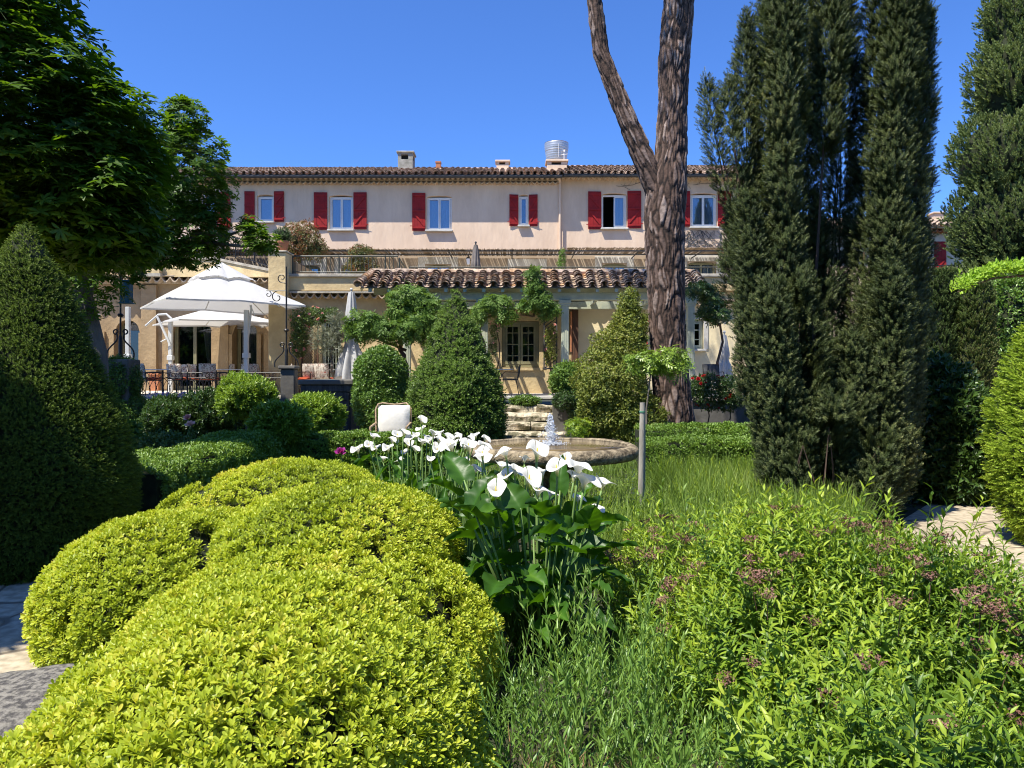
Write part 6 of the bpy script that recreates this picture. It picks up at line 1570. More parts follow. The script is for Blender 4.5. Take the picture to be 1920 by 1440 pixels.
pb = [(.8, 12.6, 13.6, 1.2, 1.1, .7), (1.6, 13.4, 11.9, .5, .5, .3), (1.0, 15.5, 13.8, 1.7, 1.6, .8), (-.6, 17, 14.4, 1.5, 1.4, .7), (2.8, 17.3, 14.6, 1.8, 1.5, .8), (4.5, 14.5, 15.2, 1.8, 1.8, .9), (6.0, 17.0, 14.6, 1.6, 1.6, .8), (2.4, 13.2, 15.8, 1.6, 1.6, .8), (.2, 18.8, 14.0, 1.2, 1.2, .6)]
P, N = blobs_shell(pb, 3800, 71, .8, .2, 2, None, .5); scatter('crown', CYP, P, up(N, .8, .5, 71), 2.6, L_['pine'], pn, seed=71)
mb = MB()
for k, b in enumerate(pb): limb(mb, (main_ax[-1][0], main_ax[-1][1], main_ax[-1][2] - .3) if b[0] > 1.9 else (left_ax[-1][0], left_ax[-1][1], left_ax[-1][2] - .3), b[:3], .12, .03, 1, k)
mb.build('branches', M['bark_brown'], pn, smooth='auto')
# ---------- climbing and terrace plants
def vine_stem(mb, pts, r0, r1, seed=0, n=6):
    for a, b in zip(pts[:-1], pts[1:]): limb(mb, a, b, r0, r1, .6, seed, n)
ws = empty('wisteria', 'green wisteria spreading in tiers over the left end of the portico', 'vine', (X(765, 19.6), 19.6, 0))
wb = [B(765, 560, 19.6, 44, 24, .5), B(750, 590, 19.5, 28, 20, .4), B(800, 572, 19.5, 28, 22, .4), B(690, 605, 19.2, 38, 22, .5), B(735, 622, 19.2, 40, 22, .5), B(780, 615, 19.2, 34, 26, .5), B(700, 625, 19.2, 45, 12, .5), B(805, 600, 19.4, 18, 24, .4), B(665, 615, 19.2, 16, 14, .3)]
blob_core('inner_twigs', wb, .5, M['twiggreen'], ws); P, N = blobs_shell(wb, 1900, 91, .5, .16, 3, None, .7, .6); scatter('foliage', WIS, P, up(N, .4, .4, 91), .95, L_['wist'], ws, seed=91, patch=.3)
mb = MB(); vine_stem(mb, [(X(765, 19.6), 19.6, 0), (X(762, 19.6), 19.6, 1.8), (X(745, 19.6), 19.6, Z(625, 19.6)), (X(765, 19.6), 19.6, Z(570, 19.6))], .06, .05, 1); vine_stem(mb, [(X(762, 19.6), 19.6, 2.2), (X(690, 19.4), 19.3, Z(628, 19.4))], .04, .02, 2)
mb.build('stem', M['bark_brown'], ws, smooth='auto')
ws = empty('wisteria', 'second wisteria, two leafy sprays on the middle of the portico, one over the tiles', 'vine', (X(1000, 20.2), 20.2, 0))
wb = [B(930, 570, 20.0, 34, 20, .4), B(945, 590, 20.0, 26, 14, .35), B(900, 585, 20.0, 16, 20, .3), B(1010, 565, 20.0, 30, 20, .4), B(1030, 582, 20.0, 20, 14, .3), B(1003, 540, 19.9, 16, 18, .3), B(1000, 515, 19.9, 12, 14, .25), B(985, 575, 20, 14, 10, .3)]
blob_core('inner_twigs', wb, .4, M['twiggreen'], ws); P, N = blobs_shell(wb, 1200, 92, .5, .16, 3, None, .7, .6); scatter('foliage', WIS, P, up(N, .4, .4, 92), .85, L_['wist'], ws, seed=92, patch=.3)
mb = MB(); vine_stem(mb, [(X(905, 20.3), 20.3, TZ), (X(903, 20.3), 20.3, Z(600, 20.3)), (X(940, 20.2), 20.2, Z(585, 20.3)), (X(1000, 20.2), 20.2, Z(594, 20.3)), (X(1010, 20.1), 20.1, Z(575, 20.2)), (X(1002, 20), 20.0, Z(510, 20))], .035, .025, 3); mb.build('stem', M['bark_brown'], ws, smooth='auto')
ws = empty('wisteria', 'dark wisteria spray in shade between the pine trunk and the tall yew', 'vine', (X(1335, 20), 20, 0))
wb = [B(1315, 545, 19.5, 30, 16, .4), B(1335, 565, 19.5, 24, 20, .4), B(1345, 590, 19.5, 26, 16, .4), B(1320, 585, 19.5, 16, 8, .3)]
blob_core('inner_twigs', wb, .5, M['twiggreen'], ws); P, N = blobs_shell(wb, 620, 93, .5, .16, 3, None, .7, .6); scatter('foliage', WIS, P, up(N, .3, .4, 93), .9, L_['laurel'], ws, seed=93)
mb = MB(); vine_stem(mb, [(X(1352, 20), 20, 0), (X(1350, 20), 20, 2.9), (X(1300, 20), 19.8, Z(590, 20))], .05, .03, 4); mb.build('stem', M['bark_brown'], ws, smooth='auto')

def rosebush(label, blobs, n, nf, Y, seed, lm='rose', pm='pink', fs=1.4, cat='rose', zmin=TZ, stems=(), spread=None, leaf=1.0):
    e = empty('climbing_rose' if pm == 'pink' else 'rose_bush', label, cat, (blobs[0][0], blobs[0][1], 0))
    P, N = blobs_shell(blobs, n, seed, .7, .2, 3, zmin, .6, .8); scatter('foliage', BALL, P, up(N, .3, .5, seed), leaf, L_[lm], e, seed=seed)
    P, N = blobs_shell(blobs, nf * 2, seed + 1, .1, .1, 3, zmin, .8, 0); P = P[:nf]; N = N[:nf]; scatter('blossom', ROSE, P + N * .04, up(N, .2, .4, seed), fs, L_[pm], e, seed=seed + 1)
    mb = MB()
    for k, s_ in enumerate(stems): vine_stem(mb, s_, .018, .012, seed + k)
    if stems: mb.build('stem', M['bark_brown'], e)
    return e
rosebush('pink climbing rose between the iron post and the glazed door', [B(565, 605, 21.4, 18, 24, .3), B(590, 595, 21.4, 24, 16, .3), B(562, 640, 21.5, 14, 30, .3), B(615, 592, 21.4, 18, 12, .25)], 900, 26, 21.4, 700, stems=[[(X(560, 21.5), 21.5, TZ), (X(565, 21.5), 21.5, Z(600, 21.5)), (X(615, 21.5), 21.5, Z(590, 21.5))]])
rosebush('slender pink rose climbing beside the left portico post', [B(927, 620, 21.1, 7, 22, .15), B(925, 655, 21.1, 8, 26, .15), B(936, 608, 21.1, 9, 10, .15)], 260, 7, 21.1, 702, stems=[[(X(926, 21.1), 21.1, TZ), (X(930, 21.1), 21.1, Z(605, 21.1))]], leaf=.7)
rosebush('yellow green creeper on the trellis panel', [B(1034, 630, 22.8, 10, 20, .1), B(1032, 665, 22.8, 10, 22, .1)], 300, 4, 22.8, 704, lm='bronze', stems=[[(X(1036, 22.8), 22.8, TZ), (X(1034, 22.8), 22.8, Z(615, 22.8))]], leaf=.8)
rosebush('dark leaved red rose bush in the shade right of the pine trunk', [B(1335, 735, 17.4, 40, 30, .4), B(1370, 735, 17.4, 26, 34, .3), B(1310, 725, 17.4, 22, 20, .3)], 1100, 17, 17.4, 706, lm='laurel', pm='redp', fs=1.5, zmin=.3, stems=[[(X(1330, 17.5), 17.5, 0), (X(1335, 17.5), 17.5, Z(730, 17.4))], [(X(1350, 17.5), 17.5, 0), (X(1375, 17.5), 17.5, Z(740, 17.4))]])
rosebush('deep red rose spray left of the pine trunk', [B(1208, 602, 19, 7, 9, .15), B(1204, 640, 19, 9, 18, .15)], 120, 5, 19, 708, lm='bronze', pm='redp', fs=1.5, stems=[[(X(1206, 19), 19, 0), (X(1208, 19), 19, Z(600, 19))]])
# olive tree in front of the glazed door
ol = empty('olive_tree', 'small grey green olive tree before the tall glazed door', 'tree', (X(622, 20.6), 20.6, TZ))
ob = [B(622, 640, 20.6, 26, 34, .4), B(640, 620, 20.6, 18, 24, .35), B(600, 635, 20.6, 16, 26, .35), B(630, 600, 20.6, 16, 14, .3)]
P, N = blobs_shell(ob, 1500, 94, .8, .2, 3, None, .5); scatter('crown', YEW, P, up(N, .6, .6, 94), 1.5, L_['olive'], ol, seed=94)
mb = MB(); limb(mb, (X(622, 20.6), 20.6, TZ), (X(624, 20.6), 20.6, Z(650, 20.6)), .04, .03, 1, 5); limb(mb, (X(624, 20.6), 20.6, Z(655, 20.6)), (X(640, 20.6), 20.6, Z(620, 20.6)), .02, .01, 1, 6); limb(mb, (X(624, 20.6), 20.6, Z(655, 20.6)), (X(606, 20.6), 20.6, Z(625, 20.6)), .02, .01, 1, 7); mb.build('trunk', M['bark_grey'], ol)
# ivy pillar
iv = empty('ivy_pillar', 'square pillar wrapped in glossy ivy beneath the scrolled iron post', 'pillar', (X(226, 18), 18, 0))
mb = MB(); mb.box(X(200, 18), X(252, 18), 17.7, 18.3, 0, Z(674, 18), bev=.02); mb.build('pier', M['render_grey'], iv)
P, N = blobs_shell([B(226, 715, 18, 36, 42, .45), B(222, 760, 18, 32, 50, .42), B(245, 770, 18, 28, 30, .4)], 2100, 95, .25, .12, 4, .05, .85, .4); scatter('ivy_leaves', BALL, P, up(N, .4, .4, 95), 1.0, L_['ball'], iv, seed=95)
# photinias, potted bush on the upper terrace
bush('photinia_shrub', 'large red tipped photinia in front of the pink wall above the balcony railing', [B(565, 450, 25.5, 34, 34, .5), B(590, 465, 25.5, 24, 24, .4), B(545, 478, 25.5, 22, 20, .4)], 1300, BALL, L_['photinia'], 1.1, 801, core=.5, depth=.6, rough=.2, zmin=3.9, loc=(X(565, 25.5), 25.5, 4))
bush('photinia_shrub', 'smaller red tipped photinia behind the balcony railing bars', [B(676, 478, 24.6, 24, 18, .35), B(678, 500, 24.6, 28, 16, .35)], 800, BALL, L_['photinia'], 1.0, 802, core=.45, depth=.6, rough=.2, zmin=3.9, loc=(X(676, 24.6), 24.6, 4))
pl_ = bush('potted_olive', '', [B(530, 442, 22.95, 16, 13, .22)], 420, YEW, L_['laurel'], 1.3, 803, core=.8, depth=.3, parent=po, zmin=0)
bush('terrace_vine', 'thin green vine climbing the wall at the step between the two house sections', [B(1054, 485, 28.0, 5, 20, .1), B(1052, 500, 28.0, 8, 14, .12)], 220, BALL, L_['ball'], .8, 804, core=0, depth=.8, zmin=3, loc=(X(1054, 28), 28, 4))
# planter violets and white flowers at the fence foot
vf = empty('violet_flower_bed', 'band of violet and white flowers along the foot of the iron fence', 'flower bed', (X(345, 19.6), 19.6, .8))
n = 900; r = np.random.RandomState(8); P = np.stack([r.uniform(X(262, 19.6), X(440, 19.6), n), r.uniform(19.4, 19.95, n), r.uniform(.62, .98, n)], 1); P[:, 2] -= (19.95 - P[:, 1]) * .3
scatter('foliage', BALL, P, np.array([0, -.5, .8]) + r.normal(size=P.shape) * .3, .7, L_['ball'], vf, seed=8)
n = 330; P = np.stack([r.uniform(X(285, 19.6), X(400, 19.6), n), r.uniform(19.35, 19.9, n), r.uniform(.9, 1.08, n)], 1); scatter('blossom', SMALLF, P, np.array([0, -.8, .6]) + r.normal(size=P.shape) * .3, 1.1, L_['violet'], vf, seed=9)
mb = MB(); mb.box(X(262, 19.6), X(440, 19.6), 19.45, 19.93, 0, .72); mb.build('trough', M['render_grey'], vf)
bush('shade_shrub', 'dark trailing shrub covering the retaining wall below the flowers', [B(300, 775, 19.0, 45, 22, .4), B(380, 775, 19, 50, 20, .4), B(250, 790, 18.6, 30, 30, .4)], 1300, BALL, L_['laurel'], .9, 805, core=.8)
# lone pink roses and small rose plants in the bed
def flower(name, label, cat, x, y, z, size, m_, lean=(0, 0), leaves=20, lm='rose', seed=1, temps=None, group=None):
    e = empty(name, label, cat, (x, y, 0), group); mb = MB(); limb(mb, (x - lean[0], y - lean[1], 0), (x, y, z), .007, .004, 1, seed, 5); mb.build('stem', M['stem'], e)
    scatter('blossom', temps or ROSE, np.array([[x, y, z]]), np.array([[0, -.5, .8]]), size, L_[m_], e, seed=seed)
    if leaves:
        r = np.random.RandomState(seed); P = np.stack([x + r.normal(0, .07, leaves), y + r.normal(0, .07, leaves), r.uniform(.15, 1, leaves) * z * .9], 1); scatter('leaves', BALL, P, r.normal(size=P.shape) + np.array([0, -.3, .5]), .7, L_[lm], e, seed=seed)
    return e
flower('rose', 'mauve pink rose bloom, upper of the pair in the shaded bed', 'flower', X(352, 11.6), 11.6, Z(784, 11.6), 1.9, 'pink', seed=3, group='single roses in the shaded bed')
flower('rose', 'salmon pink rose bloom, lower of the pair in the shaded bed', 'flower', X(357, 11.4), 11.4, Z(797, 11.4), 1.8, 'pink', seed=4, group='single roses in the shaded bed')
flower('magenta_peony', 'single magenta bloom at the left end of the calla lilies', 'flower', X(639, 7.6), 7.6, Z(849, 7.6), 1.5, 'magenta', seed=6)
flower('pink_pelargonium', 'small magenta flower beside the top garden step', 'flower', X(1051, 19.2), 19.2, Z(766, 19.2), 1.6, 'magenta', seed=7)
bush('rose_bush', 'low sparse rose bush with reddish new leaves behind the left hedge', [B(305, 835, 10.8, 34, 22, .35), B(285, 845, 10.8, 22, 18, .3)], 300, BALL, L_['rose'], .9, 806, core=0, depth=.9, back=1, trunk=[([(X(300, 10.8), 10.8, 0), (X(315, 10.8), 10.8, .55)], [.012, .006]), ([(X(300, 10.8), 10.8, 0), (X(285, 10.8), 10.8, .45)], [.012, .006])])
bush('leafy_plant', 'small pale leaved plant between the dark yew cone and the hedge', [B(243, 820, 11.2, 14, 28, .25)], 200, BALL, L_['wist'], 1.1, 807, core=0, depth=.9, back=1)

# ---------- calla lilies
def spathe(rs, size=1.0):
    """trumpet with a flaring, wavy, pointed rim. local +Z is the stem direction, +X the pointed lip"""
    nu, nv = 28, 12; V = []; Q = []; wob = rs.uniform(0, 6.28); amp = rs.uniform(.006, .014)
    for j in range(nv + 1):
        t = j / nv
        for i in range(nu + 1):
            a = -PI + 2 * PI * i / nu * .985; lip = math.exp(-(a / .55) ** 2); back = (1 - math.cos(a)) / 2
            r = .007 + .016 * t + .052 * t ** 2.6 * (1 - .22 * back) + .040 * lip * t ** 4
            z = .105 * (1 - (1 - t) ** 1.25) - .030 * lip * t ** 4 - (.020) * t ** 6 * (.7 + .5 * math.cos(2 * a + wob)) + .018 * back * t ** 2
            z += amp * math.sin(3 * a + wob) * t ** 4
            if i > nu * .86: r += .006 * t; 
            V.append((r * math.cos(a), r * math.sin(a), z)); Q.append(min(1, .02 + t * 1.2))
    F = [(j * (nu + 1) + i, j * (nu + 1) + i + 1, (j + 1) * (nu + 1) + i + 1, (j + 1) * (nu + 1) + i) for j in range(nv) for i in range(nu)]
    return np.array(V) * size, np.array(F), np.array(Q)
def calla_flower(parent, x, y, z, bx, by, size, yaw, tilt, seed):
    rs = random.Random(seed)
    mb = MB(); p0 = Vector((bx, by, .0)); p1 = Vector((x, y, z)); mid = p0.lerp(p1, .55) + Vector((rs.uniform(-.03, .03), rs.uniform(-.03, .03), .05))
    pts = [(p0.lerp(mid, t)).lerp(mid.lerp(p1, t), t) for t in [k / 9 for k in range(10)]]
    mb.tube(pts, [.0085 * size ** .5 * (1 - .2 * k / 9) for k in range(10)], 8); fl = mb.build('flower_stem', M['stem'], parent, smooth=True)
    V, F, Q = spathe(rs, size)
    Mx = Matrix.Translation(p1 - Vector((0, 0, .004))) @ Matrix.Rotation(yaw, 4, 'Z') @ Matrix.Rotation(tilt * rs.uniform(.1, .8), 4, 'Y')
    R3 = np.array(Mx.to_3x3()); V2 = V @ R3.T + np.array(Mx.translation)
    raw_mesh('spathe', V2, F, M['spathe'], fl, smooth=True, rnd=Q)
    sp = MB(); q0 = Mx @ Vector((0, 0, .02 * size)); q1 = Mx @ Vector((.004, 0, .088 * size)); sp.tube([q0, q0.lerp(q1, .5), q1], [.0045 * size, .0045 * size, .003 * size], 8); sp.build('spadix', M['spadix'], fl, smooth=True)
def calla_leaf(V_all, F_all, Q_all, bx, by, px, py, pz, L, W, yaw, pitch, seed):
    """arrow shaped wavy blade on a stalk"""
    rs = random.Random(seed); nu, nv = 14, 20; V = []; Q = []; ph = rs.uniform(0, 6.28); fr = rs.uniform(3.5, 6.5); am = rs.uniform(.015, .05); roll = rs.uniform(-1.0, 1.0); L *= .76; W *= .82; pitch += rs.uniform(.0, .5); rq = rs.uniform(.1, .9)
    for j in range(nv + 1):
        t = j / nv; w = W * max(0, math.sin(PI * (.06 + .94 * t) ** .62)) ** .85 if t < .999 else 0
        for i in range(nu + 1):
            s = (i / nu) * 2 - 1; lobe = max(0, .22 - t) / .22
            x = L * (t * 1.02 - .02) - L * .12 * lobe * abs(s) ** 1.2; y = w * s * .5 * (1 + .1 * lobe)
            z = .20 * W * abs(s) ** 1.3 + am * L * 1.4 * math.sin(fr * PI * t + ph + (1.2 if s > 0 else 0)) * abs(s) ** 2.2 - .42 * L * t * t + .02 * L * math.sin(t * 34 - abs(s) * 6) * (abs(s) * (1 - abs(s)) * 2)
            V.append((x, y, z)); Q.append(min(1, rq * .7 + .3 * (1 - abs(s)) ** 4))
    V = np.array(V); b = 0
    Mx = Matrix.Translation((px, py, pz)) @ Matrix.Rotation(yaw, 4, 'Z') @ Matrix.Rotation(-pitch, 4, 'Y') @ Matrix.Rotation(roll, 4, 'X')
    V = V @ np.array(Mx.to_3x3()).T + np.array(Mx.translation)
    F = np.array([(j * (nu + 1) + i, j * (nu + 1) + i + 1, (j + 1) * (nu + 1) + i + 1, (j + 1) * (nu + 1) + i) for j in range(nv) for i in range(nu)])
    return V, F, np.array(Q), ((bx, by, 0), (px, py, pz))
def calla_clump(label, cx, cy, leaves, flowers, seed, group='white calla lilies by the fountain', indiv=True):
    e = empty('calla_lily', label, 'flower', (cx, cy, 0), group); rs = random.Random(seed)
    Vs, Fs, Qs, b = [], [], [], 0
    for k, (px, py, pz, L, W, yaw, pitch) in enumerate(leaves):
        V, F, Q, st = calla_leaf(None, None, None, cx + (px - cx) * .35, cy + (py - cy) * .35, px, py, pz, L, W, yaw, pitch, seed * 100 + k)
        mb = MB(); p0, p1 = Vector(st[0]), Vector(st[1]); mb.tube([p0, p0.lerp(p1, .5) + Vector((0, 0, .06)), p1], [.011, .008, .005], 6); 
        if indiv:
            lf = raw_mesh('leaf', V, F, L_['calla'], e, smooth=True, rnd=Q); mb.build('leaf_stalk', M['stem'], lf, smooth=True)
        else:
            Vs.append(V); Fs.append(F + b); Qs.append(Q); b += len(V)
    if not indiv: raw_mesh('foliage', np.concatenate(Vs), np.concatenate(Fs), L_['calla'], e, smooth=True, rnd=np.concatenate(Qs))
    for k, (u, v, Y, s, yaw, tilt) in enumerate(flowers):
        x, z = X(u, Y), Z(v, Y); calla_flower(e, x, Y, z, cx + (x - cx) * .55 + rs.uniform(-.04, .04), cy + (Y - cy) * .6 + rs.uniform(-.03, .03), s * (.84 if indiv else .8), yaw, tilt, seed * 50 + k)
    return e
# near clump: leaf positions at (u, v, Y, length, width, yaw deg, pitch deg)
D_ = math.radians
near_leaves = [(870, 900, 4.7, .36, .20, 140, 30), (905, 960, 4.55, .36, .20, 150, 10), (900, 1010, 4.35, .30, .17, 200, 0), (945, 1040, 4.2, .32, .20, 30, 25), (905, 1060, 4.1, .28, .20, 235, -5), (985, 1075, 4.1, .26, .17, -60, 0),
               (935, 1090, 3.95, .27, .20, -100, 0), (1010, 960, 4.7, .32, .2, 60, 40), (1060, 970, 4.6, .32, .2, 20, 30), (1105, 985, 4.5, .3, .18, 10, 20), (1000, 1010, 4.5, .3, .2, 100, 40), (1075, 1030, 4.3, .3, .2, -30, 20), (1120, 1040, 4.3, .30, .18, -10, 10),
               (1060, 1080, 4.1, .28, .18, 0, 20), (1095, 1100, 4.0, .28, .19, -50, 0), (1010, 1130, 4.0, .25, .16, -20, 5), (1040, 1150, 3.9, .25, .18, -80, -5), (960, 1140, 4.0, .25, .17, 200, -10), (1085, 950, 4.7, .3, .16, 50, 50), (960, 950, 4.7, .3, .17, 110, 55),
               (930, 990, 4.5, .33, .19, 170, 30), (1030, 1045, 4.3, .3, .2, -90, 20), (980, 1000, 4.4, .3, .2, -120, 30), (1130, 1075, 4.2, .27, .17, 0, -10), (1050, 920, 4.8, .3, .16, 90, 60), (860, 930, 4.8, .3, .17, 160, 20), (1000, 1170, 3.9, .22, .16, -60, -15), (1100, 1160, 3.9, .22, .15, -20, -20),
               (1025, 985, 4.6, .34, .2, 200, 40), (1065, 1000, 4.4, .34, .2, -60, 30), (960, 1060, 4.2, .3, .2, -150, 10), (1110, 1010, 4.5, .28, .18, 40, 30), (1000, 1090, 4.1, .3, .19, 150, 10), (920, 1120, 4.1, .25, .18, 180, -10), (1075, 1120, 4.0, .28, .18, -120, 5)]
_r = random.Random(44)
near_leaves += [(_r.uniform(880, 1120), _r.uniform(950, 1140), _r.uniform(3.9, 4.7), _r.uniform(.24, .32), _r.uniform(.16, .21), _r.uniform(0, 360), _r.uniform(5, 60)) for _ in range(48)]
NL = [(X(u, Y), Y, Z(v, Y), L, W, D_(yw), D_(pt)) for u, v, Y, L, W, yw, pt in near_leaves]
near_fl = [(1120, 968, 4.35, .7, -1.2, .3), (905, 862, 5.0, .9, -1.8, .3), (965, 895, 4.7, .8, -1.0, .3), (1060, 870, 4.9, .75, -1.6, .3), (930, 935, 4.15, 1.05, -1.6, .35), (990, 915, 4.2, 1.15, -1.2, .30), (1045, 893, 4.25, 1.0, -2.0, .3), (1083, 898, 4.2, 1.1, -.9, .35), (1093, 922, 4.15, 1.1, -.5, .45), (1128, 920, 4.3, .85, -.2, .3), (1006, 865, 4.5, 1.2, -1.3, .3), (950, 862, 4.6, .8, -2.6, .35), (1008, 935, 4.5, .9, -.4, .3), (1017, 900, 4.6, .8, -2.6, .3), (949, 905, 4.6, .85, -2.0, .4), (939, 885, 4.7, .75, -.5, .2), (1083, 945, 4.3, .6, -.7, .35), (1030, 935, 4.7, .6, 0, .4), (983, 870, 4.8, .6, 1, .1), (1075, 905, 4.6, .8, 1.2, .2)]
calla_clump('large clump of calla lilies with broad wavy leaves in front of the fountain', X(1010, 4.5), 4.5, NL, near_fl, 5)
rs_ = random.Random(15)
def rnd_leaves(cx, cy, n, spread, zr_, L0, rs): return [(cx + rs.uniform(-1, 1) * spread[0], cy + rs.uniform(-1, 1) * spread[1], rs.uniform(*zr_), L0 * rs.uniform(.8, 1.2), L0 * .5 * rs.uniform(.8, 1.1), rs.uniform(0, 6.28), rs.uniform(.3, 1.3)) for _ in range(n)]
mid_fl = [(848, 850, 5.5, 1.15, -2.3, .3), (878, 850, 5.3, 1.1, -1.3, .35), (905, 878, 5.2, 1.25, -1.5, .35), (890, 890, 5.3, .8, -.2, .3), (870, 895, 5.4, .7, -2.8, .3), (898, 868, 5.6, .7, .3, .2), (808, 868, 5.7, .6, -1.4, .5), (905, 848, 5.6, .9, -.6, .3), (845, 862, 5.8, .6, -1.9, .35), (870, 872, 5.5, .7, -1.1, .3), (835, 843, 5.9, .8, -2.3, .3), (820, 850, 6.0, .7, -1.6, .3)]
calla_clump('second clump of calla lilies, left of the large one and touching the basin edge', X(885, 5.5), 5.5, rnd_leaves(X(870, 5.5), 5.5, 26, (.30, .4), (.30, .62), .26, rs_), mid_fl, 6, indiv=False)
bk = []
for (u, v) in [(700, 822), (692, 838), (705, 845), (672, 848), (756, 815), (745, 822), (770, 826), (728, 846), (718, 862), (765, 838), (778, 845), (790, 792), (791, 808), (800, 822), (812, 818), (826, 815), (838, 822), (822, 830), (806, 830), (850, 828), (858, 820), (868, 832), (882, 824), (892, 820), (908, 826), (845, 838), (870, 842), (735, 830), (760, 850), (815, 842), (790, 834), (830, 846), (752, 868), (780, 818)]:
    bk.append((u, v + 4, rs_.uniform(6.4, 7.7), rs_.uniform(.62, 1.05), rs_.uniform(-2.8, -.2), rs_.uniform(.15, .45)))
calla_clump('wide drift of many calla lilies behind the yellow green mounds', X(780, 7.0), 7.0, rnd_leaves(X(785, 7.0), 7.0, 60, (.75, .6), (.3, .72), .27, rs_), bk, 7, indiv=False)
# strappy fill among the callas
r = np.random.RandomState(21); n = 420; P = np.stack([r.uniform(X(660, 6.8), X(900, 6.2), n), r.uniform(5.6, 7.6, n), np.zeros(n)], 1)
tag(scatter('undergrowth', GRA, P, np.array([0, 0, 1.]) + r.normal(size=P.shape) * .12, 2.1, L_['ball'], None, seed=21), kind='stuff')

# ---------- right foreground: spirea, willow herb, grass
SP = [('spirea bush with brown flower heads in the right foreground centre', (1.55, 3.5, .22, .82, .85, .56), 4300, 95),
      ('spirea bush nearest the camera at the bottom right', (1.15, 2.1, .16, .45, .4, .38), 1200, 6),
      ('spirea bush at the right edge before the pale path', (2.35, 3.1, .15, .62, .6, .38), 1700, 26),
      ('spirea bush behind the central one, beside the tall yew foot', (2.1, 5.2, .10, .78, .8, .38), 1700, 90),
      ('paler spirea bush between the calla lilies and the tall yew', (1.15, 4.6, .15, .58, .8, .38), 1400, 70)]
for k, (lb, b, n, nf) in enumerate(SP):
    e = empty('spirea_bush', lb, 'shrub', (b[0], b[1], 0), 'spirea bushes with faded brown flower heads'); bl = [b, (b[0] - .2 * b[3], b[1] + .2, b[2], b[3] * .7, b[4] * .7, b[5] * 1.1), (b[0] + .35 * b[3], b[1] - .1, b[2], b[3] * .6, b[4] * .7, b[5] * .95)]
    blob_core('inner_twigs', [b], .50, M['twiggreen'], e, .01)
    P, N = blobs_shell(bl, n, 900 + k, .55, .14, 4, .03, .72, .7); Dd = up(N, .85, .30, 900 + k); scatter('foliage', SPI, P - Dd / np.linalg.norm(Dd, axis=1, keepdims=True) * .12, Dd, .98, L_['spirea'], e, seed=900 + k, patch=.3, patchf=2)
    P, N = blobs_shell(bl, 60, 930 + k, .1, .1, 4, .2, .8, .5); q = N[:, 2] > .2; scatter('foliage', SPI, P[q], up(N[q], 1.6, .3, 930 + k), 1.25, L_['spirea'], e, seed=930 + k)
    P, N = blobs_shell(bl, nf * 5, 950 + k, .02, .06, 4, .2, .9, .7); q = N[:, 2] > .28; P, N = P[q][:nf], N[q][:nf]
    for j in range(len(P)): scatter('flower_head', [PLU[j % 4]], P[j:j + 1] + N[j:j + 1] * .05 + np.array([0, 0, .02]), up(N[j:j + 1], 2.2, .15, k + j), 1.25, L_['plume'], e, seed=960 + k * 50 + j)
HB = [('upright willow leaved plant in the bottom centre beside the yellow green mound', [(-.05, 2.9), (.1, 2.1), (.55, 2.1), (.62, 3.1), (.35, 3.5)], 85, HERB, 1.1), ('low green willow leaved plants at the bottom, right of centre', [(.35, 2.0), (.95, 1.95), (1.0, 2.75), (.6, 3.1)], 110, HERBS, 1.0), ('tallest willow leaved stems standing before the calla leaves', [(.1, 3.1), (.65, 3.0), (.8, 3.5), (.3, 3.7)], 30, HERB, 1.25)]
for k, (lb, poly, n, tp_, s_) in enumerate(HB):
    e = empty('willow_herb', lb, 'plant', (poly[0][0], poly[0][1], 0), 'willow leaved plants at the bottom'); P2 = poly_area_pts(poly, n, 970 + k); P = np.concatenate([P2, np.full((n, 1), .0)], 1); r = np.random.RandomState(k)
    scatter('foliage', tp_, P + np.stack([0 * P2[:, 0], 0 * P2[:, 0], r.uniform(-.05, .12, n)], 1), np.array([0, 0, 1.]) + r.normal(size=P.shape) * .2, s_, L_['herb'], e, seed=970 + k, patch=.2)
r = np.random.RandomState(31)
# low leafy ground cover under everything in the right half
P2 = poly_area_pts([(-.1, 1.7), (1.4, 1.5), (3.2, 2.2), (3.5, 4.5), (3.0, 6), (1.2, 6.5), (.4, 3.6), (-.15, 3.4)], 3400, 32); P = np.concatenate([P2, r.uniform(0, .12, (3400, 1))], 1)
tag(scatter('ground_cover', HERBS, P, np.array([0, 0, 1.]) + r.normal(size=P.shape) * .4, .62, L_['ball'], None, seed=32, patch=.5), kind='stuff')
P2 = poly_area_pts([(-.05, 1.9), (.8, 1.9), (.7, 2.7), (.0, 2.8)], 260, 33); P = np.concatenate([P2, np.zeros((260, 1))], 1)
tag(scatter('dry_grass', GRA, P, np.array([0, 0, 1.]) + r.normal(size=P.shape) * .5, .8, L_['dry'], None, seed=33), kind='stuff')
n = 6000; P2 = poly_area_pts([(.9, 5.3), (2.4, 6.0), (3.4, 7.2), (3.6, 10.2), (1.9, 10.6), (2.3, 9.4), (1.95, 8.6), (1.5, 7.2), (.4, 7.2), (.3, 6.0)], n, 34); P = np.concatenate([P2, np.zeros((n, 1))], 1)
tag(scatter('tall_grass', GRA, P, np.array([0, 0, 1.]) + r.normal(size=P.shape) * .36, r.uniform(.9, 1.8, n), L_['grass'], None, seed=34, patch=.5, patchf=1.6), kind='stuff')
hp = empty('willow_herb', 'scattered leafy stems standing in the grass right of the fountain', 'plant', (2.3, 8, 0), 'willow leaved plants at the bottom'); q = r.uniform(size=n) < .30
scatter('foliage', HERB, P[q], np.array([0, 0, 1.]) + r.normal(size=P[q].shape) * .2, .9, L_['spirea'], hp, seed=341)
n = 1300; P2 = poly_area_pts([(1.9, 2.6), (3.6, 3.0), (3.8, 5.0), (3.0, 4.6), (2.6, 3.4)], n, 35); P = np.concatenate([P2, np.zeros((n, 1))], 1)
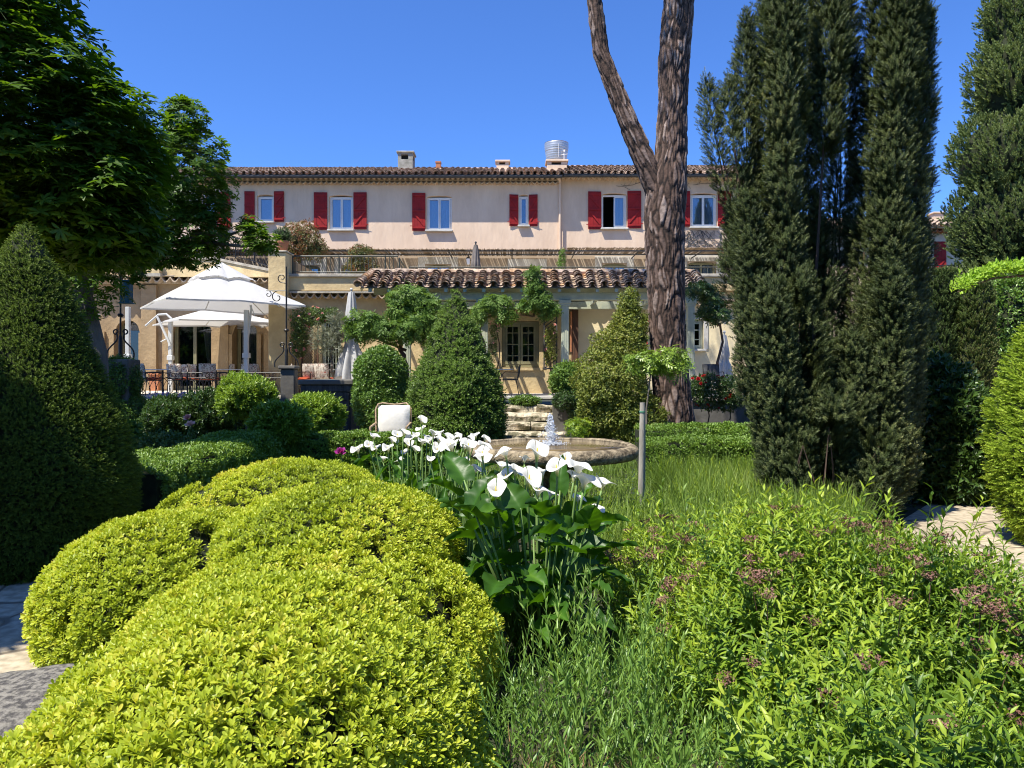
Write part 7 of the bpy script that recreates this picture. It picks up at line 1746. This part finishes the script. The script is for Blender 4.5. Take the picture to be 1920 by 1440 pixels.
tag(scatter('grass', GRA, P, np.array([.3, 0, 1.]) + r.normal(size=P.shape) * .3, 1.0, L_['grass'], None, seed=35), kind='stuff')
# trees behind the viewer: what the dark window panes mirror
bt = [(x, -16 + (k % 3), 3.0 + .5 * (k % 2), 3.2, 2.5, 3.6) for k, x in enumerate(range(-30, 31, 4))]
P, N = blobs_shell(bt, 2600, 88, .2, .1, 1, .0); o = scatter('background_trees', CHE, P, N, 5.0, L_['chestnut'], None, seed=88); tag(o, kind='stuff'); blob_core('inner_twigs', bt, .9, M['twiggreen'], o, 0)
n = 2200; P2 = poly_area_pts([(-.9, 7.6), (2.0, 7.6), (2.2, 10.5), (2.4, 15.2), (-1.0, 15.2)], n, 55); P = np.concatenate([P2, np.zeros((n, 1))], 1); q = (P2[:, 0] - FX) ** 2 + (P2[:, 1] - FY) ** 2 > .4 ** 2
tag(scatter('ground_cover', BALL + GRA, P[q], np.array([0, 0, 1.]) + r.normal(size=P[q].shape) * .35, 1.0, L_['grass'], None, seed=55, patch=.3), kind='stuff')
n = 420; P2 = poly_area_pts([(-.35, 3.3), (.55, 3.3), (.7, 5.6), (-.7, 5.6)], n, 57); P = np.concatenate([P2, np.zeros((n, 1))], 1)
tag(scatter('ground_cover', HERBS, P, np.array([0, 0, 1.]) + r.normal(size=P.shape) * .4, .75, L_['ball'], None, seed=57), kind='stuff')
# general low planting on the beds between path and hedges
beds = [[(-4.0, 7.0), (-3.0, 6.9), (-2.6, 9), (-1.4, 9), (-1.3, 11), (-3.9, 11)], [(-9, 11), (-4.4, 11.6), (-4.2, 16), (-9, 16)], [(-3.8, 11.9), (-1.0, 11.9), (-1.0, 14.4), (-4.2, 14.4)], [(4.4, 8.4), (5.4, 9.6), (5.6, 14), (8, 18), (2.4, 18), (2.6, 13), (3.6, 10.3)], [(-4.2, 15.8), (-1.2, 15.8), (-1.0, 18), (-4.2, 18)]]
for k, bd in enumerate(beds):
    n = 1500; P2 = poly_area_pts(bd, n, 36 + k); P = np.concatenate([P2, np.full((n, 1), .02)], 1)
    tag(scatter('ground_cover', BALL, P, np.array([0, 0, 1.]) + r.normal(size=P.shape) * .4, 1.2, L_['ball' if k in (0, 2) else 'laurel'], None, seed=36 + k), kind='stuff')
